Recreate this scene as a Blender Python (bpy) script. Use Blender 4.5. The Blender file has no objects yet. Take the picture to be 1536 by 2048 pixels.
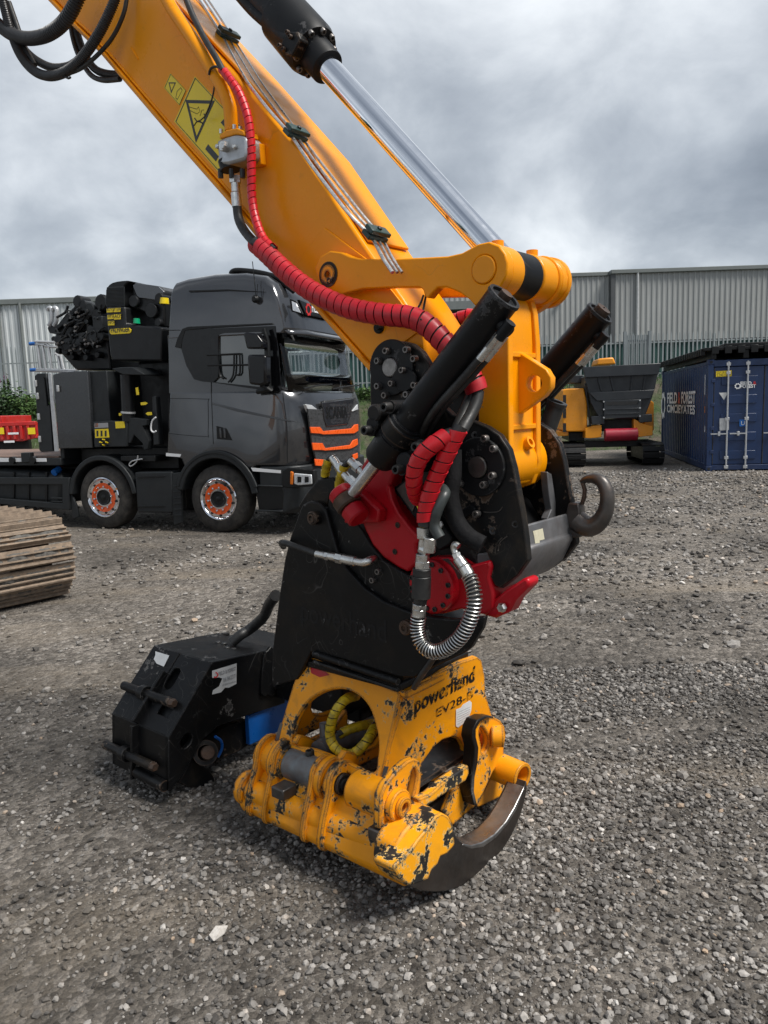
import bpy, bmesh, math, random
import numpy as np
from mathutils import Vector, Matrix
from mathutils.geometry import delaunay_2d_cdt
random.seed(7); rng = np.random.default_rng(7)
R = math.radians
sc = bpy.context.scene
col = sc.collection

# ------------------------------------------------------------------ camera
FPX, PITCH, ROLL, CH = 1538.0, R(7.74), R(1.9), 1.75
fwd = np.array([0, math.cos(PITCH), -math.sin(PITCH)])
_up = np.array([0, math.sin(PITCH), math.cos(PITCH)]); _rt = np.array([1.0, 0, 0])
right = _rt*math.cos(ROLL) - _up*math.sin(ROLL)
up = _up*math.cos(ROLL) + _rt*math.sin(ROLL)
CAM = np.array([0, 0, CH])
cd = bpy.data.cameras.new('camera'); cam = bpy.data.objects.new('camera', cd); col.objects.link(cam)
cd.sensor_fit = 'VERTICAL'; cd.sensor_height = 36; cd.lens = 36*FPX/2048
cd.clip_start = .05; cd.clip_end = 600
cam.matrix_world = Matrix(((right[0], up[0], -fwd[0], 0), (right[1], up[1], -fwd[1], 0), (right[2], up[2], -fwd[2], CH), (0, 0, 0, 1)))
sc.camera = cam

# ------------------------------------------------------------------ light: overcast sky + broad soft sun
SUN_AZ, SUN_EL = 118, 56          # compass degrees clockwise from +Y, elevation
w_ = bpy.data.worlds.new('World'); sc.world = w_; w_.use_nodes = True
nt = w_.node_tree; N = nt.nodes; LK = nt.links; N.clear()
def wn(t, **k):
    n = N.new(t)
    for a, b in k.items(): setattr(n, a, b)
    return n
out = wn('ShaderNodeOutputWorld'); bg = wn('ShaderNodeBackground'); bg.inputs[1].default_value = .62
tc = wn('ShaderNodeTexCoord'); sp = wn('ShaderNodeSeparateXYZ'); LK.new(tc.outputs['Generated'], sp.inputs[0])
zc = wn('ShaderNodeMath', operation='MAXIMUM'); LK.new(sp.outputs[2], zc.inputs[0]); zc.inputs[1].default_value = 0.0
za = wn('ShaderNodeMath', operation='ADD'); LK.new(zc.outputs[0], za.inputs[0]); za.inputs[1].default_value = .60
dx = wn('ShaderNodeMath', operation='DIVIDE'); LK.new(sp.outputs[0], dx.inputs[0]); LK.new(za.outputs[0], dx.inputs[1])
dy = wn('ShaderNodeMath', operation='DIVIDE'); LK.new(sp.outputs[1], dy.inputs[0]); LK.new(za.outputs[0], dy.inputs[1])
cb = wn('ShaderNodeCombineXYZ'); LK.new(dx.outputs[0], cb.inputs[0]); LK.new(dy.outputs[0], cb.inputs[1])
cb.inputs[2].default_value = 7.15
n1 = wn('ShaderNodeTexNoise'); n1.inputs['Scale'].default_value = 1.3; n1.inputs['Detail'].default_value = 5; n1.inputs['Roughness'].default_value = .5; n1.inputs['Distortion'].default_value = .15
LK.new(cb.outputs[0], n1.inputs['Vector'])
n2 = wn('ShaderNodeTexNoise'); n2.inputs['Scale'].default_value = 5.5; n2.inputs['Detail'].default_value = 6; n2.inputs['Roughness'].default_value = .58; n2.inputs['Distortion'].default_value = .25
LK.new(cb.outputs[0], n2.inputs['Vector'])
mx = wn('ShaderNodeMath', operation='MULTIPLY_ADD'); LK.new(n2.outputs[0], mx.inputs[0]); mx.inputs[1].default_value = .24; 
m2 = wn('ShaderNodeMath', operation='MULTIPLY'); LK.new(n1.outputs[0], m2.inputs[0]); m2.inputs[1].default_value = .80; LK.new(m2.outputs[0], mx.inputs[2])
cr_ = wn('ShaderNodeValToRGB'); LK.new(mx.outputs[0], cr_.inputs[0])
e = cr_.color_ramp.elements
e[0].position = .40; e[0].color = (.105, .120, .142, 1)
e[1].position = .69; e[1].color = (.55, .57, .585, 1)
for p, c in ((.475, (.170, .189, .215, 1)), (.545, (.258, .280, .306, 1)), (.61, (.385, .407, .43, 1))):
    q = e.new(p); q.color = c
sky = wn('ShaderNodeTexSky'); sky.sky_type = 'NISHITA'; sky.sun_disc = False
sky.sun_elevation = R(SUN_EL); sky.sun_rotation = R(SUN_AZ)
ss = wn('ShaderNodeMix', data_type='RGBA', blend_type='MULTIPLY'); ss.inputs[0].default_value = 1; LK.new(sky.outputs[0], ss.inputs[6]); ss.inputs[7].default_value = (.08, .08, .08, 1)
mxs = wn('ShaderNodeMix', data_type='RGBA'); mxs.inputs[0].default_value = .10; LK.new(cr_.outputs[0], mxs.inputs[6]); LK.new(ss.outputs[2], mxs.inputs[7])
LK.new(mxs.outputs[2], bg.inputs[0]); LK.new(bg.outputs[0], out.inputs[0])
sl = bpy.data.lights.new('sun', 'SUN'); sl.energy = 1.5; sl.angle = R(20); sl.color = (1, .965, .91)
so = bpy.data.objects.new('sun', sl); col.objects.link(so)
sdir = Vector((math.sin(R(SUN_AZ))*math.cos(R(SUN_EL)), math.cos(R(SUN_AZ))*math.cos(R(SUN_EL)), math.sin(R(SUN_EL))))
so.rotation_euler = sdir.to_track_quat('Z', 'Y').to_euler(); so.location = (0, 0, 30)
sc.view_settings.view_transform = 'Standard'; sc.view_settings.look = 'None'
sc.view_settings.exposure = 1.68; sc.view_settings.gamma = 1

# ------------------------------------------------------------------ frames: a pixel gives a ray, a real plane gives the distance
def ray(x, y): return fwd + right*(x-768)/FPX - up*(y-1024)/FPX
def hit(x, y, p0, n):
    d = ray(x, y); return CAM + d*(np.dot(p0-CAM, n)/np.dot(d, n))
def gnd(x, y, z=0.0):
    d = ray(x, y); return CAM + d*((z-CH)/d[2])
ZV = np.array([0, 0, 1.0])
class Frame:                       # u forward, v sideways (away), z up
    def __init__(s, o, deg):
        a = R(deg); s.o = np.array(o, float); s.u = np.array([math.cos(a), math.sin(a), 0]); s.v = np.array([-math.sin(a), math.cos(a), 0])
    def w(s, u, v, z): return s.o + s.u*u + s.v*v + ZV*z
    def loc(s, p): q = p-s.o; return np.array([q@s.u, q@s.v, q[2]])
    def atv(s, x, y, v): return s.loc(hit(x, y, s.o+s.v*v, s.v))     # on the plane v = const
    def atu(s, x, y, u): return s.loc(hit(x, y, s.o+s.u*u, s.u))
    def atz(s, x, y, z): return s.loc(gnd(x, y, z))
MF = Frame((-.02, 3.07, 0), -40)          # excavator arm and attachment
TF = Frame((-2.421, 11.177, 0), -21.7)    # truck
def zm(x0, y0, s): return lambda *pts: [(x0+a*s, y0+b*s) for a, b in pts]
zA = zm(0, 520, .27344); zB = zm(310, 520, .29297); zC = zm(1080, 600, .29688); zD = zm(540, 900, .36458); zE = zm(560, 400, .40365)
zF = zm(900, 760, .24407); zG = zm(440, 1280, .44271); zG2 = zm(460, 1300, .20833); zG3 = zm(640, 1480, .27344); zG4 = zm(760, 1300, .19531)
zS = zm(200, 1240, .26042); zT = zm(0, 0, .19531); zV = zm(300, 120, .15625); zK = zm(460, 0, .15625); zM = zm(700, 660, .19531)
zN = zm(1040, 600, .13021); zCR = zm(80, 540, .16927); zTR = zm(0, 980, .13021)

# ------------------------------------------------------------------ objects
OFF = {}
def thing(name, label, cat, loc, group=None):
    o = bpy.data.objects.new(name, None); col.objects.link(o); o.empty_display_size = .2
    o.location = tuple(loc); o['label'] = label; o['category'] = cat
    if group: o['group'] = group
    OFF[o.name] = np.array(loc, float); return o
def mk(name, data, mat, parent=None, smooth=40, bevel=0, seg=2, kind=None, label=None, cat=None, group=None, loc=None, recalc=True):
    verts, faces = data
    off = OFF[parent.name] if parent else (np.array(loc, float) if loc is not None else np.zeros(3))
    me = bpy.data.meshes.new(name)
    me.from_pydata([tuple(np.asarray(v)-off) for v in verts], [], [tuple(int(i) for i in f) for f in faces])
    if recalc:
        bm = bmesh.new(); bm.from_mesh(me); bmesh.ops.recalc_face_normals(bm, faces=bm.faces); bm.to_mesh(me); bm.free()
    if smooth:
        me.polygons.foreach_set('use_smooth', [True]*len(me.polygons)); me.set_sharp_from_angle(angle=R(smooth))
    me.materials.append(mat if not isinstance(mat, str) else M[mat])
    o = bpy.data.objects.new(name, me); col.objects.link(o)
    if parent: o.parent = parent
    elif loc is not None: o.location = tuple(loc)
    OFF[o.name] = off
    if bevel:
        m = o.modifiers.new('bevel', 'BEVEL'); m.width = bevel; m.segments = seg; m.limit_method = 'ANGLE'; m.angle_limit = R(40); m.harden_normals = False
    if kind: o['kind'] = kind
    if label: o['label'] = label
    if cat: o['category'] = cat
    if group: o['group'] = group
    return o
def copy_part(src, parent, delta):
    o = src.copy(); col.objects.link(o); o.parent = parent; o.location = Vector(src.location)+Vector(tuple(delta)); OFF[o.name] = OFF[src.name]; return o

# ------------------------------------------------------------------ shapes (lists of world vertices and faces)
def join(*ds):
    V, Fc = [], []
    for v, f in ds:
        n = len(V); V += list(v); Fc += [[i+n for i in q] for q in f]
    return V, Fc
def area(p): return .5*sum(p[i][0]*p[(i+1) % len(p)][1]-p[(i+1) % len(p)][0]*p[i][1] for i in range(len(p)))
def inside(pt, poly):
    x, y = pt; c = False; n = len(poly)
    for i in range(n):
        x1, y1 = poly[i]; x2, y2 = poly[(i+1) % n]
        if (y1 > y) != (y2 > y) and x < (x2-x1)*(y-y1)/(y2-y1)+x1: c = not c
    return c
def plate(pts, to3, ext, holes=()):
    ext = np.asarray(ext, float)
    if not holes:
        a = [to3(*p) for p in pts]; n = len(a)
        return a+[p+ext for p in a], [list(range(n)), list(range(2*n-1, n-1, -1))]+[[i, (i+1) % n, (i+1) % n+n, i+n] for i in range(n)]
    loops = [list(pts)]+[list(h) for h in holes]
    allp, edges, L = [], [], []
    for lp in loops:
        s = len(allp); allp += lp; ids = list(range(s, len(allp))); L.append(ids); edges += [(ids[i], ids[(i+1) % len(ids)]) for i in range(len(ids))]
    r = delaunay_2d_cdt([Vector(p) for p in allp], edges, [], 0, 1e-6)
    vs = [(v.x, v.y) for v in r[0]]; tris = []
    for f in r[2]:
        c = (sum(vs[i][0] for i in f)/len(f), sum(vs[i][1] for i in f)/len(f))
        if inside(c, loops[0]) and not any(inside(c, h) for h in loops[1:]): tris.append(list(f))
    mp_ = {}
    for i, o in enumerate(r[3]):
        for j in o: mp_[j] = i
    n = len(vs); a = [to3(*p) for p in vs]
    F_ = tris+[[i+n for i in reversed(f)] for f in tris]
    for ids in L:
        for i in range(len(ids)):
            p, q = mp_[ids[i]], mp_[ids[(i+1) % len(ids)]]; F_.append([p, q, q+n, p+n])
    return a+[p+ext for p in a], F_
def smo(pts, n=4, closed=True):
    P = [np.asarray(p, float) for p in pts]; m = len(P); out_ = []
    for i in range(m if closed else m-1):
        p0, p1, p2, p3 = (P[(i-1) % m], P[i], P[(i+1) % m], P[(i+2) % m]) if closed else (P[max(i-1, 0)], P[i], P[i+1], P[min(i+2, m-1)])
        for k in range(n):
            t = k/n; out_.append(.5*((2*p1)+(-p0+p2)*t+(2*p0-5*p1+4*p2-p3)*t*t+(-p0+3*p1-3*p2+p3)*t**3))
    if not closed: out_.append(P[-1])
    return out_
def frames(path):
    P = [np.asarray(p, float) for p in path]; T = []
    for i in range(len(P)):
        d = P[min(i+1, len(P)-1)]-P[max(i-1, 0)]; T.append(d/(np.linalg.norm(d)+1e-12))
    a = np.array([0, 0, 1.0]) if abs(T[0][2]) < .9 else np.array([1.0, 0, 0])
    n = np.cross(T[0], a); n /= np.linalg.norm(n); out_ = []
    for i in range(len(P)):
        n = n-T[i]*(n@T[i]); n /= np.linalg.norm(n); out_.append((P[i], T[i], n, np.cross(T[i], n)))
    return out_
def tube(path, r, n=12, caps=True):
    fr = frames(path); m = len(fr); rr = r if hasattr(r, '__len__') else [r]*m; V, F_ = [], []
    for (p, t, a, b), q in zip(fr, rr):
        for k in range(n):
            th = 2*math.pi*k/n; V.append(p+(a*math.cos(th)+b*math.sin(th))*q)
    for i in range(m-1):
        for k in range(n): F_.append([i*n+k, i*n+(k+1) % n, (i+1)*n+(k+1) % n, (i+1)*n+k])
    if caps: F_ += [list(range(n-1, -1, -1)), list(range((m-1)*n, m*n))]
    return V, F_
def lathe(p0, d, prof, n=24):                    # prof: (distance along d, radius)
    d = np.asarray(d, float); d /= np.linalg.norm(d); p0 = np.asarray(p0, float)
    a = np.array([0, 0, 1.0]) if abs(d[2]) < .9 else np.array([1.0, 0, 0]); a = np.cross(d, a); a /= np.linalg.norm(a); b = np.cross(d, a)
    V, F_ = [], []; m = len(prof)
    for t, r in prof:
        for k in range(n):
            th = 2*math.pi*k/n; V.append(p0+d*t+(a*math.cos(th)+b*math.sin(th))*max(r, 1e-4))
    for i in range(m-1):
        for k in range(n): F_.append([i*n+k, i*n+(k+1) % n, (i+1)*n+(k+1) % n, (i+1)*n+k])
    F_ += [list(range(n-1, -1, -1)), list(range((m-1)*n, m*n))]
    return V, F_
def cyl(p0, p1, r0, r1=None, n=24, ch=0):
    p0 = np.asarray(p0, float); p1 = np.asarray(p1, float); L = np.linalg.norm(p1-p0); r1 = r0 if r1 is None else r1
    pf = [(0, r0), (L, r1)] if not ch else [(0, r0-ch), (ch, r0), (L-ch, r1), (L, r1-ch)]
    return lathe(p0, p1-p0, pf, n)
def ring(p0, p1, ro, ri, n=24):
    L = np.linalg.norm(np.asarray(p1)-np.asarray(p0)); V, F_ = lathe(p0, np.asarray(p1)-np.asarray(p0), [(0, ri), (0, ro), (L, ro), (L, ri)], n)
    F_ = F_[:-2]+[[3*n+k, 3*n+(k+1) % n, (k+1) % n, k] for k in range(n)]
    return V, F_
def boxc(c, ax, ay, az, sx, sy, sz):             # centre, unit axes, full sizes
    V = [np.asarray(c)+np.asarray(ax)*sx*i/2+np.asarray(ay)*sy*j/2+np.asarray(az)*sz*k/2 for k in (-1, 1) for j in (-1, 1) for i in (-1, 1)]
    return V, [[0, 2, 3, 1], [4, 5, 7, 6], [0, 1, 5, 4], [2, 6, 7, 3], [0, 4, 6, 2], [1, 3, 7, 5]]
def fbox(fr, u0, u1, v0, v1, z0, z1):
    return boxc(fr.w((u0+u1)/2, (v0+v1)/2, (z0+z1)/2), fr.u, fr.v, ZV, abs(u1-u0), abs(v1-v0), abs(z1-z0))
def bar(p, q, wv, hv):                            # bar from p to q; wv, hv half-extents as vectors
    p, q, wv, hv = map(np.asarray, (p, q, wv, hv)); V = [a+wv*i+hv*j for a in (p, q) for i, j in ((-1, -1), (1, -1), (1, 1), (-1, 1))]
    return V, [[3, 2, 1, 0], [4, 5, 6, 7]]+[[i, (i+1) % 4, (i+1) % 4+4, i+4] for i in range(4)]
def circ(c, r, n=20, a0=0): return [(c[0]+r*math.cos(a0+2*math.pi*k/n), c[1]+r*math.sin(a0+2*math.pi*k/n)) for k in range(n)]
def resample(path, step):
    P = [np.asarray(p, float) for p in path]; L = [0]
    for i in range(1, len(P)): L.append(L[-1]+np.linalg.norm(P[i]-P[i-1]))
    n = max(2, int(L[-1]/step)); A_ = np.array(P); t = np.linspace(0, L[-1], n+1)
    return [np.array([np.interp(x, L, A_[:, k]) for k in range(3)]) for x in t], L[-1]
def spiral(path, r, pitch, frac=.86, n=20, th=.003, flare=.004):     # wound protective strip
    P, L = resample(path, .004); fr = frames(P); turns = L/pitch; V, F_ = [], []
    def at(s, ang, rad):
        x = min(max(s/L, 0), 1)*(len(fr)-1); i = min(int(x), len(fr)-2); f = x-i
        p = fr[i][0]*(1-f)+fr[i+1][0]*f; a = fr[i][2]*(1-f)+fr[i+1][2]*f; b = fr[i][3]*(1-f)+fr[i+1][3]*f
        return p+(a*math.cos(ang)+b*math.sin(ang))*rad
    m = int(turns*n)
    for k in range(m+1):
        ang = 2*math.pi*k/n; s = L*k/m*(1-pitch*frac/L)
        V += [at(s, ang, r-th), at(s, ang, r+flare), at(s+pitch*frac*.5, ang, r+flare*.45), at(s+pitch*frac, ang, r), at(s+pitch*frac, ang, r-th)]
    for k in range(m):
        for j in range(4): F_.append([k*5+j, k*5+j+1, k*5+j+6, k*5+j+5])
    return V, F_
def spring(path, r, pitch, wire, n=14):
    P, L = resample(path, .004); fr = frames(P); m = int(L/pitch*n); pts = []
    for k in range(m+1):
        x = k/m*(len(fr)-1); i = min(int(x), len(fr)-2); f = x-i
        p = fr[i][0]*(1-f)+fr[i+1][0]*f; a = fr[i][2]*(1-f)+fr[i+1][2]*f; b = fr[i][3]*(1-f)+fr[i+1][3]*f; an = 2*math.pi*k/n
        pts.append(p+(a*math.cos(an)+b*math.sin(an))*r)
    return tube(pts, wire, 5)
def corrug(path, r, pitch, depth, n=14):
    P, L = resample(path, pitch/4); rr = [r-(depth if (i//2) % 2 else 0) for i in range(len(P))]
    return tube(P, rr, n)
def bolt(p, d, r, h):                              # socket cap screw: head with a recess
    return lathe(p, d, [(0, r), (h*.85, r), (h, r*.88), (h, r*.52), (h*.45, r*.5)], 14)
def hexb(p, d, r, h): return lathe(p, d, [(0, r), (h*.8, r), (h, r*.8)], 6)
FONT_CACHE = {}
def text(s, h, o, xa, ya, ext=.001, wid=None, off=0.0, shear=0.0):      # flat lettering: origin lower-left, cap height h
    cu = bpy.data.curves.new('t', 'FONT'); cu.body = s; cu.size = 1; cu.offset = off; cu.shear = shear; cu.resolution_u = 3
    ob = bpy.data.objects.new('t', cu); me = bpy.data.meshes.new_from_object(ob)
    V = np.array([v.co[:] for v in me.vertices]); F_ = [list(p.vertices) for p in me.polygons]
    bpy.data.objects.remove(ob); bpy.data.curves.remove(cu); bpy.data.meshes.remove(me)
    x0, x1 = V[:, 0].min(), V[:, 0].max(); k = h/.69; kx = k if not wid else wid/(x1-x0)
    xa = np.asarray(xa); ya = np.asarray(ya); nz = np.cross(xa, ya)
    return [np.asarray(o)+xa*(v[0]-x0)*kx+ya*v[1]*k+nz*ext for v in V], F_

# ------------------------------------------------------------------ materials
M = {}
class NT:
    def __init__(s, name):
        s.m = bpy.data.materials.new(name); s.m.use_nodes = True; s.t = s.m.node_tree; s.b = s.t.nodes['Principled BSDF']; M[name] = s.m
        s.tc = s.n('ShaderNodeTexCoord')
    def n(s, ty, **k):
        q = s.t.nodes.new(ty)
        for a, b in k.items(): setattr(q, a, b)
        return q
    def l(s, a, b): s.t.links.new(a, b)
    def noise(s, scale, detail=5, rough=.55, dist=0, vec=None):
        q = s.n('ShaderNodeTexNoise'); q.inputs['Scale'].default_value = scale; q.inputs['Detail'].default_value = detail; q.inputs['Roughness'].default_value = rough; q.inputs['Distortion'].default_value = dist
        s.l(vec or s.tc.outputs['Object'], q.inputs['Vector']); return q.outputs[0]
    def ramp(s, src, stops, interp='LINEAR'):
        q = s.n('ShaderNodeValToRGB'); q.color_ramp.interpolation = interp; e = q.color_ramp.elements
        while len(e) > 1: e.remove(e[-1])
        e[0].position = stops[0][0]; e[0].color = c4(stops[0][1])
        for p, c in stops[1:]: z = e.new(p); z.color = c4(c)
        s.l(src, q.inputs[0]); return q.outputs[0]
    def mix(s, f, a, b, blend='MIX'):
        q = s.n('ShaderNodeMix', data_type='RGBA', blend_type=blend)
        for i, v in ((0, f), (6, a), (7, b)):
            if hasattr(v, 'links'): s.l(v, q.inputs[i])
            else: q.inputs[i].default_value = v if i == 0 else c4(v)
        return q.outputs[2]
    def math(s, op, a, b=0.0, clamp=False):
        q = s.n('ShaderNodeMath', operation=op, use_clamp=clamp)
        for i, v in ((0, a), (1, b)):
            if hasattr(v, 'links'): s.l(v, q.inputs[i])
            else: q.inputs[i].default_value = v
        return q.outputs[0]
    def set(s, **k):
        for a, v in k.items():
            i = s.b.inputs[a.replace('_', ' ')]
            if hasattr(v, 'links'): s.l(v, i)
            else: i.default_value = c4(v) if isinstance(v, tuple) else v
    def bump(s, h, strength=.3, dist=.01):
        q = s.n('ShaderNodeBump'); q.inputs['Strength'].default_value = strength; q.inputs['Distance'].default_value = dist; s.l(h, q.inputs['Height']); s.l(q.outputs[0], s.b.inputs['Normal'])
def c4(c):
    if isinstance(c, (int, float)): return (c, c, c, 1)
    return tuple(c)+(1,) if len(c) == 3 else tuple(c)
def mul(c, k): return tuple(min(x*k, 1) for x in c)
def plain(name, c, rough=.5, metal=0, var=.15, vs=7, bump=0, bs=90, coat=0, dust=0, dustc=(.23, .20, .17), rvar=.12, ds=3, spec=.5):
    t = NT(name); nz = t.noise(vs, 6, .6)
    base = t.ramp(nz, [(.3, mul(c, 1-var)), (.7, mul(c, 1+var))])
    if dust:
        d = t.ramp(t.noise(ds, 8, .68, .4), [(.5-dust*.25, 0), (.62+.1*(1-dust), 1)]); d = t.math('MULTIPLY', d, dust, True)
        base = t.mix(d, base, dustc)
    t.set(Base_Color=base, Metallic=metal)
    t.set(Roughness=t.ramp(t.noise(vs*2.3, 5), [(.3, max(rough-rvar, .03)), (.7, min(rough+rvar, 1))]))
    t.b.inputs['Specular IOR Level'].default_value = spec
    if coat: t.b.inputs['Coat Weight'].default_value = coat; t.b.inputs['Coat Roughness'].default_value = .06
    if bump: t.bump(t.noise(bs, 4), bump, .004)
    return t.m
def worn(name, paint, under=(.013, .0125, .012), rim=(.50, .40, .20), chip=.42, edge=.5, er=.010, rough=.38, scale=5.0, dirt=.35, under_r=.55, under_m=.0, fine=.5, scratch=0):
    """chipped paint: patches flake off by noise, and more along edges and corners"""
    t = NT(name)
    nb = t.noise(scale, 10, .66, .25); nf = t.noise(scale*7, 8, .7)
    bv = t.n('ShaderNodeBevel', samples=5); bv.inputs['Radius'].default_value = er
    ge = t.n('ShaderNodeNewGeometry'); dp_ = t.n('ShaderNodeVectorMath', operation='DOT_PRODUCT'); t.l(bv.outputs[0], dp_.inputs[0]); t.l(ge.outputs['Normal'], dp_.inputs[1]); dp = t.math('ABSOLUTE', dp_.outputs['Value'])
    ed = t.ramp(t.math('SUBTRACT', 1.0, dp), [(0.01, 0), (.16, 1)])
    # value: low = flaked
    v = t.math('MULTIPLY_ADD' if False else 'ADD', t.math('MULTIPLY', nb, .72), t.math('MULTIPLY', nf, .28*fine*2))
    v = t.math('SUBTRACT', v, t.math('MULTIPLY', ed, edge*.33))
    th = chip
    m = t.ramp(v, [(th-.004, 0), (th+.006, 1)])
    band = t.ramp(v, [(th-.012, 0), (th-.002, 1), (th+.012, 1), (th+.02, 0)])
    pc = t.ramp(t.noise(2.2, 5), [(.3, mul(paint, .86)), (.7, mul(paint, 1.1))])
    dm = t.ramp(t.noise(4.2, 9, .7, .6), [(.52, 0), (.78, 1)])
    pc = t.mix(t.math('MULTIPLY', dm, dirt), pc, (.10, .07, .04))
    uc = t.ramp(t.noise(14, 7, .65), [(.35, under), (.62, mul(under, 1.8)), (.80, (.11, .052, .025))])
    bc = t.mix(t.math('MULTIPLY', band, .55), t.mix(m, uc, pc), rim)
    if scratch:
        ln = t.math('ABSOLUTE', t.math('SUBTRACT', t.noise(4.5, 1, .5, .8), .5)); ln2 = t.math('ABSOLUTE', t.math('SUBTRACT', t.noise(9, 0, .5, 1.6), .47))
        sm_ = t.math('MULTIPLY', t.math('ADD', t.ramp(ln, [(.0, 1), (.005, 0)]), t.ramp(ln2, [(.0, 1), (.006, 0)]), True), t.ramp(t.noise(2.7, 3), [(.47, 0), (.6, 1)]))
        bc = t.mix(t.math('MULTIPLY', sm_, scratch), bc, rim)
    t.set(Base_Color=bc, Roughness=t.mix(m, under_r, t.ramp(t.noise(9, 5), [(.3, rough-.1), (.7, rough+.15)])), Metallic=under_m)
    t.bump(t.math('ADD', m, t.math('MULTIPLY', nf, .25)), .25, .0015); t.b.inputs['Specular IOR Level'].default_value = .30 if max(paint) > .1 else .20
    return t.m
YEL = (.84, .30, .0015)
t = NT('yellow_paint')      # excavator arm: clean gloss paint, faint grime
g1 = t.ramp(t.noise(1.6, 6, .6), [(.3, mul(YEL, .93)), (.7, mul(YEL, 1.06))])
g2 = t.ramp(t.noise(11, 9, .72, .5), [(.60, 0), (.80, 1)])
sp_ = t.math('MULTIPLY', t.ramp(t.noise(46, 6, .75, .3), [(.70, 0), (.74, 1)]), t.ramp(t.noise(2.4, 3), [(.45, 0), (.6, 1)]))
sc_ = t.math('MULTIPLY', t.ramp(t.math('ABSOLUTE', t.math('SUBTRACT', t.noise(3.1, 1, .5, .8), .5)), [(0, 1), (.003, 0)]), t.ramp(t.noise(2.1, 3), [(.5, 0), (.62, 1)]))
t.set(Base_Color=t.mix(t.math('MULTIPLY', sc_, .35), t.mix(t.math('MULTIPLY', sp_, .75), t.mix(t.math('MULTIPLY', g2, .35), g1, (.20, .09, .02)), (.05, .03, .015)), (.30, .11, .01)), Roughness=t.ramp(t.noise(7, 8, .7), [(.3, .20), (.55, .34), (.75, .58)]))
t.bump(t.noise(160, 3), .05, .002); t.b.inputs['Specular IOR Level'].default_value = .26
worn('yellow_edge', YEL, chip=.34, edge=.42, er=.006, rough=.3, scale=6, dirt=.25)
worn('yellow_worn', (.82, .31, .003), chip=.452, edge=1.15, er=.015, rough=.42, scale=8, dirt=.55, fine=.62)
worn('yellow_flaked', (.80, .30, .003), chip=.490, edge=1.3, er=.019, rough=.45, scale=9, dirt=.5, fine=.62)
worn('yellow_claw', (.82, .34, .006), chip=.475, edge=.8, er=.018, rough=.42, scale=10, dirt=.3, rim=(.7, .6, .3))
worn('black_worn', (.0065, .0067, .0072), under=(.03, .029, .028), rim=(.22, .21, .20), chip=.37, edge=.62, er=.006, rough=.36, scale=5, dirt=.12, scratch=.35)
worn('black_rusty', (.0075, .0077, .0082), under=(.05, .032, .022), rim=(.18, .14, .11), chip=.42, edge=.6, er=.009, rough=.42, scale=4, dirt=.35, scratch=.3)
worn('black_cast', (.0095, .0102, .0115), under=(.03, .030, .032), rim=(.09, .09, .09), chip=.40, edge=.30, er=.006, rough=.42, scale=9, dirt=.15)
worn('red_worn', (.42, .004, .012), under=(.03, .02, .02), rim=(.32, .05, .05), chip=.345, edge=.46, er=.008, rough=.36, scale=6, dirt=.45, scratch=.3)
plain('red_wrap', (.62, .006, .016), .38, var=.18, vs=9, dust=.35, dustc=(.12, .02, .02), ds=9)
plain('red_wrap_dirty', (.55, .007, .020), .45, var=.22, vs=7, dust=.5, dustc=(.05, .018, .016), ds=7)
plain('yellow_wrap', (.72, .52, .012), .45, var=.15, vs=12, dust=.7, dustc=(.05, .04, .012), ds=26)
plain('hose_black', (.011, .0115, .012), .5, var=.3, vs=25, dust=.3, dustc=(.07, .068, .064), ds=15)
plain('sleeve', (.010, .010, .011), .9, var=.3, vs=30, bump=.6, bs=70, spec=.2)
plain('plate_grey', (.17, .175, .185), .42, .5, var=.25, vs=10, dust=.4, dustc=(.09, .06, .045), ds=9, bump=.1)
plain('hose_dull', (.035, .042, .042), .42, var=.3, vs=20, dust=.3, dustc=(.1, .1, .095), ds=15)
plain('conduit', (.03, .031, .034), .38, var=.2, vs=20)
plain('rubber', (.028, .027, .026), .8, var=.25, vs=18, dust=.55, dustc=(.10, .09, .078), ds=8, spec=.3)
plain('chrome', (.78, .80, .84), .10, 1, var=.04, rvar=.05, vs=14)
plain('rod_dull', (.50, .51, .52), .30, 1, var=.25, rvar=.1, vs=20)
plain('zinc', (.62, .62, .60), .32, 1, var=.18, vs=30, rvar=.12)
plain('alu', (.42, .43, .44), .42, .85, var=.2, vs=22, bump=.15)
plain('steel_dark', (.095, .09, .086), .42, .7, var=.35, vs=14, dust=.3, dustc=(.14, .08, .05), ds=14, bump=.15)
plain('steel_rust', (.060, .043, .034), .58, .4, var=.5, vs=18, dust=.5, dustc=(.15, .07, .032), ds=14, bump=.3)
plain('pin_steel', (.30, .29, .28), .5, .6, var=.4, vs=26, dust=.3, dustc=(.05, .045, .04), ds=20)
plain('screw', (.16, .155, .15), .42, .7, var=.3, vs=40, dust=.3, dustc=(.16, .08, .04), ds=30)
plain('screw_black', (.022, .022, .022), .42, .2, var=.3, vs=40)
plain('claw_steel', (.060, .054, .050), .40, .7, var=.4, vs=9, dust=.45, dustc=(.060, .042, .031), ds=6, bump=.2, bs=60, rvar=.12)
plain('blade_steel', (.27, .265, .26), .36, .9, var=.25, vs=12, dust=.12, dustc=(.12, .10, .085), ds=8)
plain('grey_sleeve', (.14, .165, .18), .42, .15, var=.25, vs=12, dust=.62, dustc=(.10, .055, .035), ds=14)
plain('blue_bar', (.004, .10, .40), .35, var=.1, dust=.15)
plain('green_plastic', (.012, .038, .033), .4, var=.2)
plain('white_sticker', (.68, .69, .68), .5, var=.06, dust=.25, dustc=(.35, .33, .3), ds=25)
plain('cream_sticker', (.52, .49, .36), .55, var=.15, vs=30, dust=.3, ds=30)
plain('yellow_sticker', (.80, .60, .012), .35, var=.03)
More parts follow.
